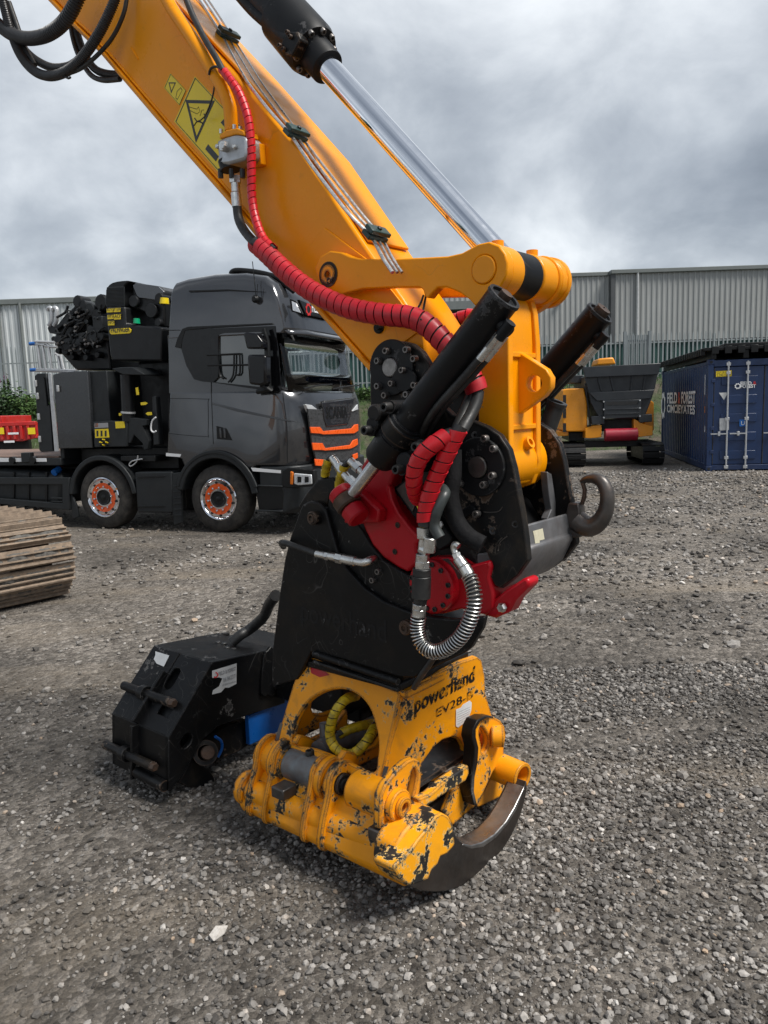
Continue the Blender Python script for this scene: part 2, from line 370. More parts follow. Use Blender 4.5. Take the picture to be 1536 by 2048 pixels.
worn('print_worn', (.012, .012, .012), under=(.42, .16, .002), rim=(.6, .3, .02), chip=.455, edge=0, er=.001, rough=.5, scale=26, dirt=.1)
plain('print_black', (.02, .02, .02), .4, var=.05)
plain('print_red', (.5, .02, .02), .4, var=.05)
plain('print_white', (.78, .79, .80), .45, var=.03)
plain('print_grey', (.30, .30, .31), .45, var=.03)
plain('rust_mud', (.25, .19, .14), .9, .0, var=.35, vs=20, dust=.5, dustc=(.14, .12, .10), ds=12, bump=.5, bs=60, spec=.2)
plain('mud_grey', (.105, .10, .092), .95, 0, var=.4, vs=30, bump=1, bs=45, spec=.2)
# truck
t = NT('truck_grey'); t.set(Base_Color=(.056, .058, .063), Metallic=.6, Roughness=.20); t.b.inputs['Coat Weight'].default_value = 1; t.b.inputs['Coat Roughness'].default_value = .03
t.bump(t.noise(1.3, 2, .4), .35, .05)
plain('truck_plastic', (.017, .0195, .0215), .48, var=.12, vs=5, dust=.12, dustc=(.07, .067, .062), spec=.3)
plain('truck_black', (.007, .0075, .008), .42, var=.2, vs=8, spec=.3)
plain('truck_gloss_black', (.005, .005, .006), .08, var=.1, spec=.35)
plain('cabinet_grey', (.024, .026, .029), .28, var=.1, vs=3, coat=.4)
plain('crane_black', (.010, .0108, .012), .38, var=.2, vs=5, spec=.3)
plain('orange_paint', (.80, .105, .012), .3, var=.04)
plain('lamp_glass', (.72, .74, .76), .12, .35, var=.2, vs=30)
plain('amber', (.70, .17, .01), .25, var=.1)
plain('timber_deck', (.17, .11, .085), .8, var=.25, vs=12)
plain('red_skip', (.46, .014, .012), .4, var=.12, vs=3, dust=.2)
plain('green_lamp', (.0, .30, .13), .3)
plain('blue_cap', (.01, .12, .42), .4)
t = NT('cab_glass')          # tinted glazing seen against a dark cab
t.set(Base_Color=(.03, .036, .037), Roughness=.03); t.b.inputs['IOR'].default_value = 2.1; t.b.inputs['Specular IOR Level'].default_value = .5
t = NT('windscreen'); t.set(Base_Color=(.86, .9, .9), Roughness=.02); t.b.inputs['Transmission Weight'].default_value = 1; t.b.inputs['IOR'].default_value = 1.45
plain('cab_inside', (.045, .046, .05), .7)
t = NT('grille_mesh'); vo = t.n('ShaderNodeTexVoronoi'); vo.inputs['Scale'].default_value = 38; t.l(t.tc.outputs['Object'], vo.inputs['Vector'])
t.set(Base_Color=t.ramp(vo.outputs['Distance'], [(.25, (.004, .004, .004)), (.5, (.05, .052, .055))]), Roughness=.45)
# yard
plain('navy', (.008, .028, .092), .40, var=.12, vs=4, dust=.1, dustc=(.05, .06, .085))
plain('navy_dull', (.009, .026, .085), .5, var=.18, vs=4, dust=.25, dustc=(.05, .055, .07))
plain('galv', (.50, .51, .52), .45, .55, var=.12, vs=12)
plain('fence_galv', (.27, .30, .305), .5, .2, var=.14, vs=2)
plain('fence_dark', (.20, .225, .235), .55, .2, var=.14, vs=2)
plain('green_sheet', (.018, .062, .056), .5, var=.15, vs=2)
plain('slate_paint', (.019, .023, .028), .42, var=.1, vs=4, dust=.12, dustc=(.1, .1, .1))
plain('crusher_yellow', (.78, .29, .008), .35, var=.06, vs=4, dust=.1)
plain('roller_red', (.30, .012, .03), .4, var=.15)
plain('clad_light', (.53, .56, .57), .5, var=.05, vs=.6, dust=.3, dustc=(.46, .47, .46), ds=.5)
plain('clad_grey', (.32, .33, .325), .5, var=.06, vs=.6, dust=.3, dustc=(.29, .29, .28), ds=.5)
plain('flashing', (.16, .175, .17), .5, var=.08, vs=2)
plain('flashing_dark', (.07, .075, .078), .5, var=.08, vs=2)
plain('pvc_pipe', (.42, .43, .43), .45)
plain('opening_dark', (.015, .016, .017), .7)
t = NT('bank_soil')
t.set(Base_Color=t.mix(t.ramp(t.noise(.8, 7, .65), [(.42, 0), (.58, 1)]), t.ramp(t.noise(6, 8, .7), [(.3, (.045, .036, .026)), (.7, (.14, .115, .085))]), t.ramp(t.noise(9, 8, .7), [(.3, (.018, .035, .010)), (.7, (.06, .10, .025))])), Roughness=.95)
t.bump(t.noise(5, 8, .7), .9, .15)
def leafmat(name, c):
    t = NT(name); oi = t.noise(3.5, 3); t.set(Base_Color=t.ramp(oi, [(.3, mul(c, .6)), (.7, mul(c, 1.35))]), Roughness=.6); t.b.inputs['Subsurface Weight'].default_value = .0
leafmat('leaf_green', (.055, .11, .022)); leafmat('leaf_dark', (.028, .065, .018)); leafmat('leaf_olive', (.10, .12, .03)); leafmat('flower_pink', (.30, .06, .20)); plain('stem', (.09, .085, .04), .8)
# ground: compacted dark gravel with pale and tan areas
t = NT('gravel_ground')
geo = t.n('ShaderNodeNewGeometry'); P_ = geo.outputs['Position']
vo = t.n('ShaderNodeTexVoronoi'); vo.inputs['Scale'].default_value = 46; t.l(P_, vo.inputs['Vector']); vo.inputs['Randomness'].default_value = 1
vo2 = t.n('ShaderNodeTexVoronoi'); vo2.inputs['Scale'].default_value = 19; t.l(P_, vo2.inputs['Vector'])
cell = t.ramp(vo.outputs['Color'], [(0.05, (.040, .034, .028)), (.5, (.135, .119, .102)), (.8, (.25, .225, .195)), (1, (.46, .42, .38))])
cell2 = t.ramp(vo2.outputs['Color'], [(0.05, (.050, .043, .036)), (.6, (.155, .137, .117)), (1, (.40, .36, .32))])
cc = t.mix(.45, cell, cell2)
fine = t.ramp(t.noise(120, 6, .7, 0, P_), [(.3, .55), (.7, 1.35)])
cc = t.mix(1.0, cc, fine, 'MULTIPLY')
big = t.ramp(t.noise(.42, 6, .6, .6, P_), [(.37, .58), (.60, 1.22)])
cc = t.mix(1.0, cc, big, 'MULTIPLY')
mp2 = t.n('ShaderNodeMapping'); mp2.inputs['Scale'].default_value = (.35, 1.1, 1); t.l(P_, mp2.inputs[0])
tan = t.ramp(t.noise(.75, 8, .66, .5, mp2.outputs[0]), [(.52, 0), (.66, 1)])
cc = t.mix(t.math('MULTIPLY', tan, .58), cc, t.ramp(t.noise(30, 6, .7, 0, P_), [(.3, (.17, .14, .105)), (.7, (.36, .30, .23))]))
t.set(Base_Color=cc, Roughness=.88); t.b.inputs['Specular IOR Level'].default_value = .35
h = t.math('ADD', t.math('MULTIPLY', vo.outputs['Distance'], -1.0), t.math('MULTIPLY', vo2.outputs['Distance'], -1.2)); h = t.math('ADD', h, t.math('MULTIPLY', t.noise(90, 6, .7, 0, P_), .8))
h = t.math('ADD', h, t.math('MULTIPLY', t.noise(3.0, 4, .55, .3, P_), 3.0))
t.bump(h, 1.0, .014)
t = NT('gravel_stone')
at = t.n('ShaderNodeAttribute', attribute_name='shade')
cs = t.ramp(at.outputs['Fac'], [(0, (.048, .043, .038)), (.35, (.118, .109, .100)), (.7, (.208, .194, .178)), (.90, (.30, .282, .262)), (.965, (.38, .355, .325)), (.98, (.33, .24, .165)), (1, (.55, .53, .50))])
cs = t.mix(1.0, cs, t.ramp(t.noise(70, 6, .7, 0, t.n('ShaderNodeNewGeometry').outputs['Position']), [(.3, .72), (.7, 1.25)]), 'MULTIPLY')
gp_ = t.n('ShaderNodeNewGeometry').outputs['Position']
cs = t.mix(1.0, cs, t.ramp(t.noise(.42, 6, .6, .6, gp_), [(.37, .66), (.60, 1.28)]), 'MULTIPLY')
mp2 = t.n('ShaderNodeMapping'); mp2.inputs['Scale'].default_value = (.35, 1.1, 1); t.l(gp_, mp2.inputs[0])
tan = t.ramp(t.noise(.75, 8, .66, .5, mp2.outputs[0]), [(.52, 0), (.66, 1)])
cs = t.mix(t.math('MULTIPLY', tan, .52), cs, t.ramp(t.noise(30, 6, .7, 0, gp_), [(.3, (.17, .14, .105)), (.7, (.36, .30, .23))]))
t.set(Base_Color=cs, Roughness=.82); t.b.inputs['Specular IOR Level'].default_value = .4

# ------------------------------------------------------------------ ground, gravel, bank
G = 140.0
mk('ground', ([(-G, -20, 0), (G, -20, 0), (G, 2*G, 0), (-G, 2*G, 0)], [[0, 1, 2, 3]]), 'gravel_ground', kind='structure', smooth=0)
phi = (1+5**.5)/2
IV = np.array([(-1, phi, 0), (1, phi, 0), (-1, -phi, 0), (1, -phi, 0), (0, -1, phi), (0, 1, phi), (0, -1, -phi), (0, 1, -phi), (phi, 0, -1), (phi, 0, 1), (-phi, 0, -1), (-phi, 0, 1)])/math.sqrt(1+phi*phi)
IF = np.array([(0, 11, 5), (0, 5, 1), (0, 1, 7), (0, 7, 10), (0, 10, 11), (1, 5, 9), (5, 11, 4), (11, 10, 2), (10, 7, 6), (7, 1, 8), (3, 9, 4), (3, 4, 2), (3, 2, 6), (3, 6, 8), (3, 8, 9), (4, 9, 5), (2, 4, 11), (6, 2, 10), (8, 6, 7), (9, 8, 1)])
def gravel(name, n, ymin, ymax, smin, smax, power, sink, seed, shade_pow=1.0, pale=0.0):
    g = np.random.default_rng(seed)
    u = g.random(n); y = (ymin**power+u*(ymax**power-ymin**power))**(1/power)
    x = (g.random(n)*2-1)*(y*.56+.9)
    # stones lie thicker in loose drifts than on the compacted strips
    dr = np.sin(x*1.7+y*.6)+np.sin(y*1.9-x*.8+1.3)+np.sin(x*.7+2)*.6
    keep = g.random(n) < np.clip(.56+.24*dr+.40*np.clip(x, -1, 1), .12, 1)
    rut = np.zeros(n)
    for c0, k1, ph in ((5.2, -.16, .3), (6.9, -.16, .3), (3.2, .30, 1.2), (9.5, .05, 2.0), (11.2, .05, 2.0)): rut = np.maximum(rut, np.clip(1.25-np.abs(y-(c0+k1*x+.28*np.sin(.55*x+ph)))/.26, 0, 1))
    keep &= g.random(n) > rut*.82
    x, y = x[keep], y[keep]; n = len(x)
    s = smin+(smax-smin)*g.random(n)**3.2
    s *= np.clip(.85+.04*y, .9, 1.3)
    V = IV[None]*(1+.58*(g.random((n, 12, 1))-.5))*(g.random((n, 1, 3))*.55+.62)
    a = g.random((n, 3))*2*math.pi; ca, sa = np.cos(a), np.sin(a)
    for i, j, k in ((0, 1, 0), (1, 2, 1), (0, 1, 2)):
        vi = V[:, :, i]*ca[:, k:k+1]-V[:, :, j]*sa[:, k:k+1]; vj = V[:, :, i]*sa[:, k:k+1]+V[:, :, j]*ca[:, k:k+1]; V[:, :, i], V[:, :, j] = vi, vj
    V[:, :, 2] *= .72
    V *= s[:, None, None]*.5
    V[:, :, 0] += x[:, None]; V[:, :, 1] += y[:, None]; V[:, :, 2] += (s*sink)[:, None]
    F_ = (IF[None]+(np.arange(n)*12)[:, None, None]).reshape(-1, 3)
    me = bpy.data.meshes.new(name); me.vertices.add(n*12); me.vertices.foreach_set('co', V.reshape(-1)); me.loops.add(len(F_)*3); me.loops.foreach_set('vertex_index', F_.reshape(-1))
    me.polygons.add(len(F_)); me.polygons.foreach_set('loop_start', np.arange(0, len(F_)*3, 3)); me.polygons.foreach_set('use_smooth', [False]*len(F_)); me.update(calc_edges=True)
    at = me.attributes.new('shade', 'FLOAT', 'POINT'); at.data.foreach_set('value', np.repeat(np.clip(g.random(n)**shade_pow+pale, 0, 1), 12).astype(np.float32))
    me.materials.append(M['gravel_stone']); o = bpy.data.objects.new(name, me); col.objects.link(o)
    o['kind'] = 'stuff'; return o
o = gravel('gravel', 128000, 1.15, 4.9, .0055, .033, 1.9, .20, 3); o['label'] = 'loose dark grey gravel covering the yard in front'; o['category'] = 'gravel'
o = gravel('gravel', 48000, 4.4, 19, .013, .060, 1.6, .20, 5); o['label'] = 'loose dark grey gravel covering the yard further back'; o['category'] = 'gravel'
o = gravel('gravel', 420, 1.3, 9, .045, .095, 1.8, .16, 11, .9, .0); o['label'] = 'scattered bigger pale stones lying on the gravel'; o['category'] = 'gravel'

def terrain(name, xs, ys, zf, mat):
    V = [(x, y, zf(x, y)) for y in ys for x in xs]; n = len(xs)
    return mk(name, (V, [[j*n+i, j*n+i+1, (j+1)*n+i+1, (j+1)*n+i] for j in range(len(ys)-1) for i in range(n-1)]), mat, kind='structure', smooth=80, recalc=False)
def bankz(x, y):
    t = min(max((y-27.0)/4.2, 0), 1); t = t*t*(3-2*t)
    return -.05+2.45*t+.12*math.sin(x*1.7+y)*t+.10*math.sin(x*.63)*t
terrain('bank', list(np.linspace(-70, 70, 141)), [26.5, 27, 27.6, 28.2, 28.8, 29.4, 30, 30.6, 31.2, 32, 34, 38, 48], bankz, 'bank_soil')

# ------------------------------------------------------------------ excavator: arm, links, cylinder, hoses, one crawler track in view
def fz(px, l, fr=MF): return [(q[0], q[2]) for q in (fr.atv(x, y, l) for x, y in px)]
def lz(px, f, fr=MF): return [(q[1], q[2]) for q in (fr.atu(x, y, f) for x, y in px)]
def Lfz(name, pts, l, t, mat, par, holes=(), bev=.004, fr=MF, **k):      # plate standing in the plane v = l, t thick
    return mk(name, plate(pts, lambda a, b: fr.w(a, l, b), fr.v*t, holes), mat, par, bevel=bev, **k)
def Lp(name, px, l, t, mat, par, holes=(), bev=.004, fr=MF, **k): return Lfz(name, fz(px, l, fr), l, t, mat, par, holes, bev, fr, **k)
def Flz(name, pts, f, t, mat, par, holes=(), bev=.004, fr=MF, **k):      # plate standing in the plane u = f
    return mk(name, plate(pts, lambda a, b: fr.w(f, a, b), fr.u*t, holes), mat, par, bevel=bev, **k)
def Fp(name, px, f, t, mat, par, holes=(), bev=.004, fr=MF, **k): return Flz(name, lz(px, f, fr), f, t, mat, par, [lz(h, f, fr) for h in holes], bev, fr, **k)
def hc(x, y, l, r, n=24): q = MF.atv(x, y, l); return circ((q[0], q[2]), r, n)
def wp(x, y, l, fr=MF): return hit(x, y, fr.o+fr.v*l, fr.v)
def wf(x, y, f, fr=MF): return hit(x, y, fr.o+fr.u*f, fr.u)
def path(pts, n=6): return smo([wp(*p) for p in pts], n, False)
def lcyl(x, y, l, l0, l1, r, ch=.003, n=28):                              # cylinder along the lateral axis through the pixel seen at depth l
    q = MF.atv(x, y, l); return cyl(MF.w(q[0], l0, q[2]), MF.w(q[0], l1, q[2]), r, n=n, ch=ch)

ex = thing('excavator', 'yellow excavator reaching in from the left with its long arm and muddy track', 'excavator', MF.w(-5.6, .95, 0))
# dipper arm: box section
top = [(-2.9, 5.22), (-1.0, 3.54), (-.6, 3.14), (-.2, 2.72), (.10, 2.33), (.26, 2.13), (.355, 2.0)]
low = [(.365, 1.90), (.33, 1.82), (.25, 1.79), (.19, 1.82), (.124, 1.897), (-.234, 2.235), (-.609, 2.624), (-.97, 2.966), (-1.488, 3.469), (-1.711, 3.66), (-2.9, 4.72)]
arm = Lfz('dipper_arm', top+low, -.142, .284, 'yellow_paint', ex, bev=.010)
dlo = [p for p in low[4:]]
def strip(pts, th, up_=1):
    P = [np.array(p) for p in pts]; o = []
    for i, p in enumerate(P):
        d = P[min(i+1, len(P)-1)]-P[max(i-1, 0)]; d /= np.linalg.norm(d); n = np.array([-d[1], d[0]])*up_; o.append(p+n*th)
    return [tuple(p) for p in P]+[tuple(p) for p in reversed(o)]
Lfz('bottom_flange', strip(dlo, .018, 1), -.162, .324, 'yellow_edge', arm, bev=.004)
Lfz('top_plate', strip([(-2.9, 5.23), (-1.0, 3.55), (-.6, 3.15), (-.2, 2.73), (.09, 2.35)], .012, 1), -.118, .236, 'yellow_paint', arm, bev=.003)
# weld-on doubler at the nose and seams
Lp('nose_doubler', [(592, 528), (648, 455), (738, 522), (800, 602), (840, 660), (800, 690), (752, 728), (735, 715), (660, 632)], -.150, .008, 'yellow_paint', arm, bev=.002)
mk('weld_bead', tube([MF.w(p_[0], -.1435, p_[1]+.012) for p_ in smo(dlo[:-1], 8, False)], .0055, 6), 'yellow_paint', arm)
mk('weld_seam', tube([wp(262, 95, -.144), wp(276, 118, -.144), wp(283, 95, -.144)][:2], .003, 6), 'yellow_paint', arm)
Lp('mounting_pad', zV((1050, 1060), (1400, 1060), (1420, 1330), (1365, 1360), (1050, 1360)), -.172, .03, 'yellow_paint', arm, bev=.003)
for x, y in ((757, 655), ):
    mk('grease_point', join(lcyl(x, y, -.155, -.160, -.145, .022), lcyl(x, y, -.165, -.172, -.158, .010)), 'black_rusty', arm)
# stickers
def sticker(name, px, l, mat, par, border=True):
    s = Lp(name, px, l, -.0015, mat, par, bev=0)
    return s
s1_ = sticker('warning_label', [(390.3, 152.5), (492, 262), (439, 346.6), (348.8, 243.4)], -.1425, 'yellow_sticker', arm)
def frame_line(px, wd, l, name, mat, par):
    P = fz(px, l); c = np.mean(P, axis=0); inn = [tuple(np.array(p)+(c-np.array(p))/np.linalg.norm(c-np.array(p))*wd) for p in P]
    return Lfz(name, P, l, -.0008, mat, par, holes=[inn], bev=0)
frame_line([(390.3, 155), (489, 262), (439, 344), (351, 243.4)], .006, -.1440, 'label_border', 'print_black', s1_)
frame_line([(371, 199.7), (430, 201.2), (391.9, 286)], .026, -.1440, 'warning_triangle', 'print_black', s1_)
mk('pictogram', join(tube(smo([wp(*p, -.1445) for p in zV((565, 840), (600, 790), (640, 775), (700, 720), (690, 690))], 3, False), .0028, 5), tube([wp(*p, -.1445) for p in zV((570, 745), (600, 785), (640, 790), (675, 810))], .0028, 5),
    tube([wp(*p, -.1445) for p in zV((500, 600), (600, 630), (620, 600), (640, 660), (600, 690), (500, 640))], .0012, 4), tube([wp(*p, -.1445) for p in zV((640, 715), (665, 640), (690, 640))], .0012, 4)), 'print_black', s1_)
for pp_ in (((708, 1140), (745, 1078), (880, 1235), (845, 1300)), ((905, 800), (965, 735), (965, 870))): Lfz('pictogram', fz(zV(*pp_), -.1440), -.1440, -.0008, 'print_black', s1_, bev=0)
s2_ = sticker('warning_label', [(341.4, 146.6), (372.7, 181), (359, 211.4), (328.4, 175.5)], -.1425, 'yellow_sticker', arm)
frame_line([(341.4, 147.8), (371.9, 181), (359, 210), (329.2, 175.5)], .003, -.1440, 'label_border', 'print_black', s2_)
frame_line(zV((238, 285), (333, 287), (272, 428)), .010, -.1440, 'warning_triangle', 'print_black', s2_)
frame_line(zV((345, 400), (395, 350), (415, 385), (350, 510), (328, 490)), .003, -.1440, 'pictogram', 'print_black', s2_)
# steel lines and clamps along the top
def ontop(x, y, h=0.0):      # ray against the arm's upper face
    a, b = MF.w(-.2, 0, 2.73+h), MF.w(-1.0, 0, 3.55+h); n = np.cross(b-a, MF.v); return hit(x, y, a, n)
for k, (dxp, r) in enumerate(((-7, .0065), (3, .0055), (12, .0055))):
    pts = [(392+dxp*.9, -20), (425+dxp, 30), (453+dxp, 75), (478+dxp*1.3, 120), (505+dxp*1.4, 165), (545+dxp*1.3, 218), (588+dxp, 270), (622+dxp*1.2, 318), (660+dxp*1.3, 368), (705+dxp*1.35, 425), (748+dxp, 472), (772+dxp, 515), (792+dxp, 545)]
    mk('steel_line', tube(smo([ontop(x, y, .022) for x, y in pts], 4, False), r, 8), 'zinc', ex)
u_ = MF.w(.4, 0, -.41)-MF.w(0, 0, 0); u_ /= np.linalg.norm(u_); nrm = np.cross(MF.v, u_); nrm = nrm if nrm[2] > 0 else -nrm
for x, y in ((455, 74), (591, 270), (750, 472)):
    c = ontop(x, y, .03)
    cl = mk('pipe_clamp', join(boxc(c, u_, MF.v, nrm, .042, .10, .018), boxc(c+nrm*.021, u_, MF.v, nrm, .042, .10, .016)), 'green_plastic', ex, bevel=.003)
    mk('clamp_bolt', hexb(c+nrm*.029+MF.v*.0, nrm, .009, .007), 'screw_black', cl)
# hydraulic pipe on the near side, valve block and hose
P1 = path([(322, -25, -.185), (345, 18, -.185), (385, 78, -.185), (425, 142, -.185), (447, 180, -.188), (459, 212, -.19), (462, 240, -.19), (463, 262, -.19)])
mk('hydraulic_pipe', tube(P1, .0275, 16), 'yellow_paint', ex)
mk('pipe_strap', tube(path([(418, 150, -.215), (421, 138, -.217), (432, 133, -.217), (440, 139, -.21)], 3), .005, 6), 'hose_black', ex)
mk('pipe_strap', tube(path([(430, 150, -.20), (427, 185, -.20), (418, 215, -.20), (408, 236, -.165)], 4), .0035, 6), 'hose_black', ex)
val = Lp('valve_block', smo(zV((850, 1060), (900, 1010), (1060, 960), (1140, 960), (1215, 990), (1230, 1100), (1225, 1250), (1150, 1290), (1000, 1330), (900, 1330), (862, 1260), (870, 1200)), 2), -.24, .09, 'alu', ex, bev=.010)
Lp('pipe_flange', zV((885, 960), (975, 890), (1110, 868), (1195, 900), (1210, 970), (1100, 950), (885, 1010)), -.235, .075, 'yellow_paint', val, bev=.005)
for x, y in zV((910, 905), (1080, 848), (1160, 872)):
    mk('flange_bolt', cyl(wp(x, y+6, -.2), wp(x, y-3, -.2), .0085, n=8), 'zinc', val)
mk('valve_plug', join(lcyl(*zV((960, 1110))[0], -.245, -.262, -.235, .020), lcyl(*zV((960, 1110))[0], -.262, -.275, -.26, .0115, n=6)), 'zinc', val)
for x, y in zV((875, 1110), (1095, 1115)): mk('valve_plug', lcyl(x, y, -.24, -.252, -.235, .009), 'zinc', val)
mk('valve_flange', cyl(wp(459, 322, -.195), wp(462, 340, -.195), .047, .041, 20), 'black_cast', val)
for dx_ in (-22, 0, 22):
    mk('flange_bolt', cyl(wp(463+dx_, 338, -.215), wp(463.5+dx_, 356, -.215), .011, n=8), 'screw_black', val)
mk('hose_fitting', join(cyl(wp(470, 352, -.195), wp(470.5, 366, -.195), .024, n=6), cyl(wp(471, 366, -.195), wp(472, 384, -.195), .018, n=12), cyl(wp(472, 386, -.195), wp(474, 414, -.195), .0205, n=14)), 'zinc', ex)
mk('hydraulic_hose', tube(path([(474, 412, -.195), (478, 440, -.2), (492, 466, -.22), (515, 490, -.25), (545, 515, -.255)]), .0185, 12), 'hose_black', ex)
mk('control_hose', tube(path([(365, -20, -.16), (385, 30, -.17), (408, 75, -.185), (432, 115, -.20), (446, 142, -.205)]), .013, 10), 'hose_black', ex)
# wound red hose guards
PR = path([(444, 138, -.20), (462, 162, -.205), (480, 190, -.205), (495, 232, -.21), (502, 285, -.215), (503, 340, -.22), (504, 395, -.225), (512, 440, -.24), (527, 478, -.255), (550, 500, -.26)])
mk('hose_guard', spiral(PR, .0165, .029, .80, flare=.002), 'red_wrap', ex, smooth=22)
mk('control_hose', tube(PR, .012, 8), 'hose_black', ex)
PB = path([(512, 487, -.258), (535, 508, -.262), (565, 537, -.266), (605, 570, -.268), (650, 597, -.268), (705, 618, -.262), (765, 629, -.25), (818, 634, -.235), (853, 650, -.225), (884, 680, -.215), (912, 712, -.205), (936, 744, -.20), (951, 772, -.20), (956, 796, -.20)])
mk('hose_guard', spiral(PB, .0365, .036, .78, flare=.0025), 'red_wrap_dirty', ex, smooth=20, label='thick grimy red hose guard')
mk('hydraulic_hose', tube(PB[:-4], .0295, 10), 'hose_black', ex)
PF_ = path([(780, 585, .20), (830, 640, .20), (880, 655, .22), (915, 645, .24), (950, 640, .25), (985, 690, .22), (1000, 760, .18)])
mk('hose_guard', spiral(PF_, .037, .037, .80, flare=.0035), 'red_wrap_dirty', ex, smooth=20); mk('hydraulic_hose', tube(PF_, .028, 8), 'hose_black', ex)
mk('hose_tie', tube(path([(847, 590, -.19), (842, 605, -.20), (833, 622, -.235), (829, 640, -.262), (824, 650, -.255)], 3), .004, 6), 'hose_black', ex)
mk('hose_tie', tube(path([(852, 590, -.17), (848, 612, -.20), (842, 640, -.262)], 3), .004, 6), 'hose_black', ex)
# bucket cylinder
A0, A1 = MF.w(.498, 0, 2.302), MF.w(-.185, 0, 3.063); ca = A1-A0; cl_ = np.linalg.norm(ca); ca /= cl_
pe = MF.w(.636, 0, 2.172)
tt = lambda x, y: float((wp(x, y, 0)-A0)@ca)
t_gl, t_hd0, t_hd1, t_bar = tt(648, 148), tt(625, 112), tt(575, 45), tt(565, 30)
mk('cylinder_rod', cyl(pe, A0+ca*(t_gl+.05), .0475, n=32), 'chrome', ex)
cb_ = mk('cylinder_barrel', lathe(A0, ca, [(t_gl, .052), (t_gl, .066), (t_gl+.004, .068), (t_hd0-.005, .070), (t_hd0, .098), (t_hd0+.03, .106), (t_hd0+.10, .106), (t_hd1+.03, .104), (t_hd1+.04, .088), (t_hd1+.05, .086), (2.6, .086)], 40), 'black_cast', ex)
aA = np.cross(ca, MF.v); aA /= np.linalg.norm(aA)
for k in range(10):
    th = 2*math.pi*k/10+.2; mk('gland_bolt', bolt(A0+ca*(t_hd0+.005)+(aA*math.cos(th)+MF.v*math.sin(th))*.085, -ca, .0125, .02), 'screw', cb_)
fd = wp(545, 20, 0)
pp = smo([wp(470, -20, -.06), wp(505, 20, -.06), wp(545, 55, -.07), wp(566, 73, -.085), wp(580, 82, -.09), wp(590, 88, -.06)], 5, False)
mk('cylinder_port_pipe', tube(pp, .0235, 14), 'black_cast', cb_)
Lp('port_block', zK((640, 560), (740, 400), (860, 400), (900, 500), (790, 720), (700, 690)), -.115, .05, 'black_rusty', cb_, bev=.006)
for x, y in zK((750, 420), (785, 475), (652, 590), (700, 635)): mk('port_bolt', bolt(wp(x, y, -.115), -MF.v, .0085, .014), 'steel_rust', cb_)
# linkage arms (near and far), pins and the vertical link
LK_ = zE((172, 335), (198, 280), (245, 252), (300, 258), (350, 280), (410, 292), (560, 290), (700, 285), (830, 278), (900, 262), (980, 218), (1035, 206), (1085, 225), (1115, 265), (1128, 315), (1122, 375), (1092, 430), (1050, 462), (1005, 500), (965, 525), (940, 495), (890, 458), (825, 432), (780, 433), (752, 462), (733, 488), (717, 478), (706, 442), (690, 433), (560, 434), (410, 440), (350, 455), (305, 468), (262, 455), (225, 432), (190, 400))
lk2 = fz(LK_, -.205)
q1, q2 = MF.atv(657, 549, -.205), MF.atv(967.5, 539, -.205)
for l0, nm in ((-.205, 'near'), (.165, 'far')):
    la = Lfz('link_arm', lk2, l0, .040, 'yellow_paint', ex, holes=[circ((q1[0], q1[2]), .030), circ((q2[0], q2[2]), .044, 28)], bev=.005)
    if l0 < 0: copy_cast = la
for l0, l1 in ((-.212, -.145), (.145, .212)):
    s = -1 if l0 < 0 else 1
    mk('pin_end', ring(MF.w(q1[0], l0, q1[2]), MF.w(q1[0], l1, q1[2]), .034, .012), 'yellow_worn', ex)
    mk('pin_collar', ring(MF.w(q1[0], -.208 if s < 0 else .165, q1[2]), MF.w(q1[0], -.165 if s < 0 else .208, q1[2]), .046, .033), 'black_rusty', ex)
mk('pivot_boss', cyl(MF.w(q1[0], -.165, q1[2]), MF.w(q1[0], .165, q1[2]), .06, n=28), 'yellow_paint', ex)
mk('link_pin', cyl(MF.w(q2[0], -.209, q2[2]), MF.w(q2[0], .209, q2[2]), .0435, n=32, ch=.003), 'yellow_edge', ex)
for a, b, r, m in ((-.165, -.085, .082, 'yellow_paint'), (-.083, .045, .078, 'black_rusty'), (.047, .150, .080, 'yellow_paint'), (.150, .166, .086, 'yellow_paint')):
    mk('link_boss' if m != 'black_rusty' else 'cylinder_rod_eye', ring(MF.w(q2[0], a, q2[2]), MF.w(q2[0], b, q2[2]), r, .045, 36), m, ex, bevel=.006, label='worn black cylinder rod eye' if m == 'black_rusty' else None)
mk('locking_collar', cyl(MF.w(q2[0], .205, q2[2]), MF.w(q2[0], .232, q2[2]), .088, n=32, ch=.004), 'yellow_paint', ex)
for l in (-.12, .105): mk('grease_boss', cyl(MF.w(q2[0], l, q2[2]+.07), MF.w(q2[0], l, q2[2]+.098), .020, n=14), 'yellow_paint', ex)
qB = MF.atv(956, 932, -.16)                       # lower link pin
fA, fB, lN, lF = .560, .664, -.118, .098
H = [(fA+.02, 2.12), (fB-.03, 2.13), (fB-.005, 2.05), (fB, 1.95), (fB, 1.60), (qB[0]+.092, 1.57), (qB[0]+.098, qB[2]), (qB[0]+.07, qB[2]-.075), (qB[0], qB[2]-.1), (qB[0]-.07, qB[2]-.075), (qB[0]-.095, qB[2]), (fA-.02, 1.62), (fA, 1.70), (fA, 2.0)]
hl = Lfz('vertical_link', H, lN+.03, lF-lN-.06, 'yellow_paint', ex, bev=.008)
Hs = [(fA-.004, 2.13), (fB-.02, 2.14), (fB+.004, 2.05), (fB+.012, 1.95), (fB+.012, 1.60), (qB[0]+.098, 1.57), (qB[0]+.104, qB[2]), (qB[0]+.074, qB[2]-.08), (qB[0], qB[2]-.106), (qB[0]-.074, qB[2]-.08), (qB[0]-.10, qB[2]), (fA-.024, 1.62), (fA-.004, 1.70), (fA-.004, 2.0)]
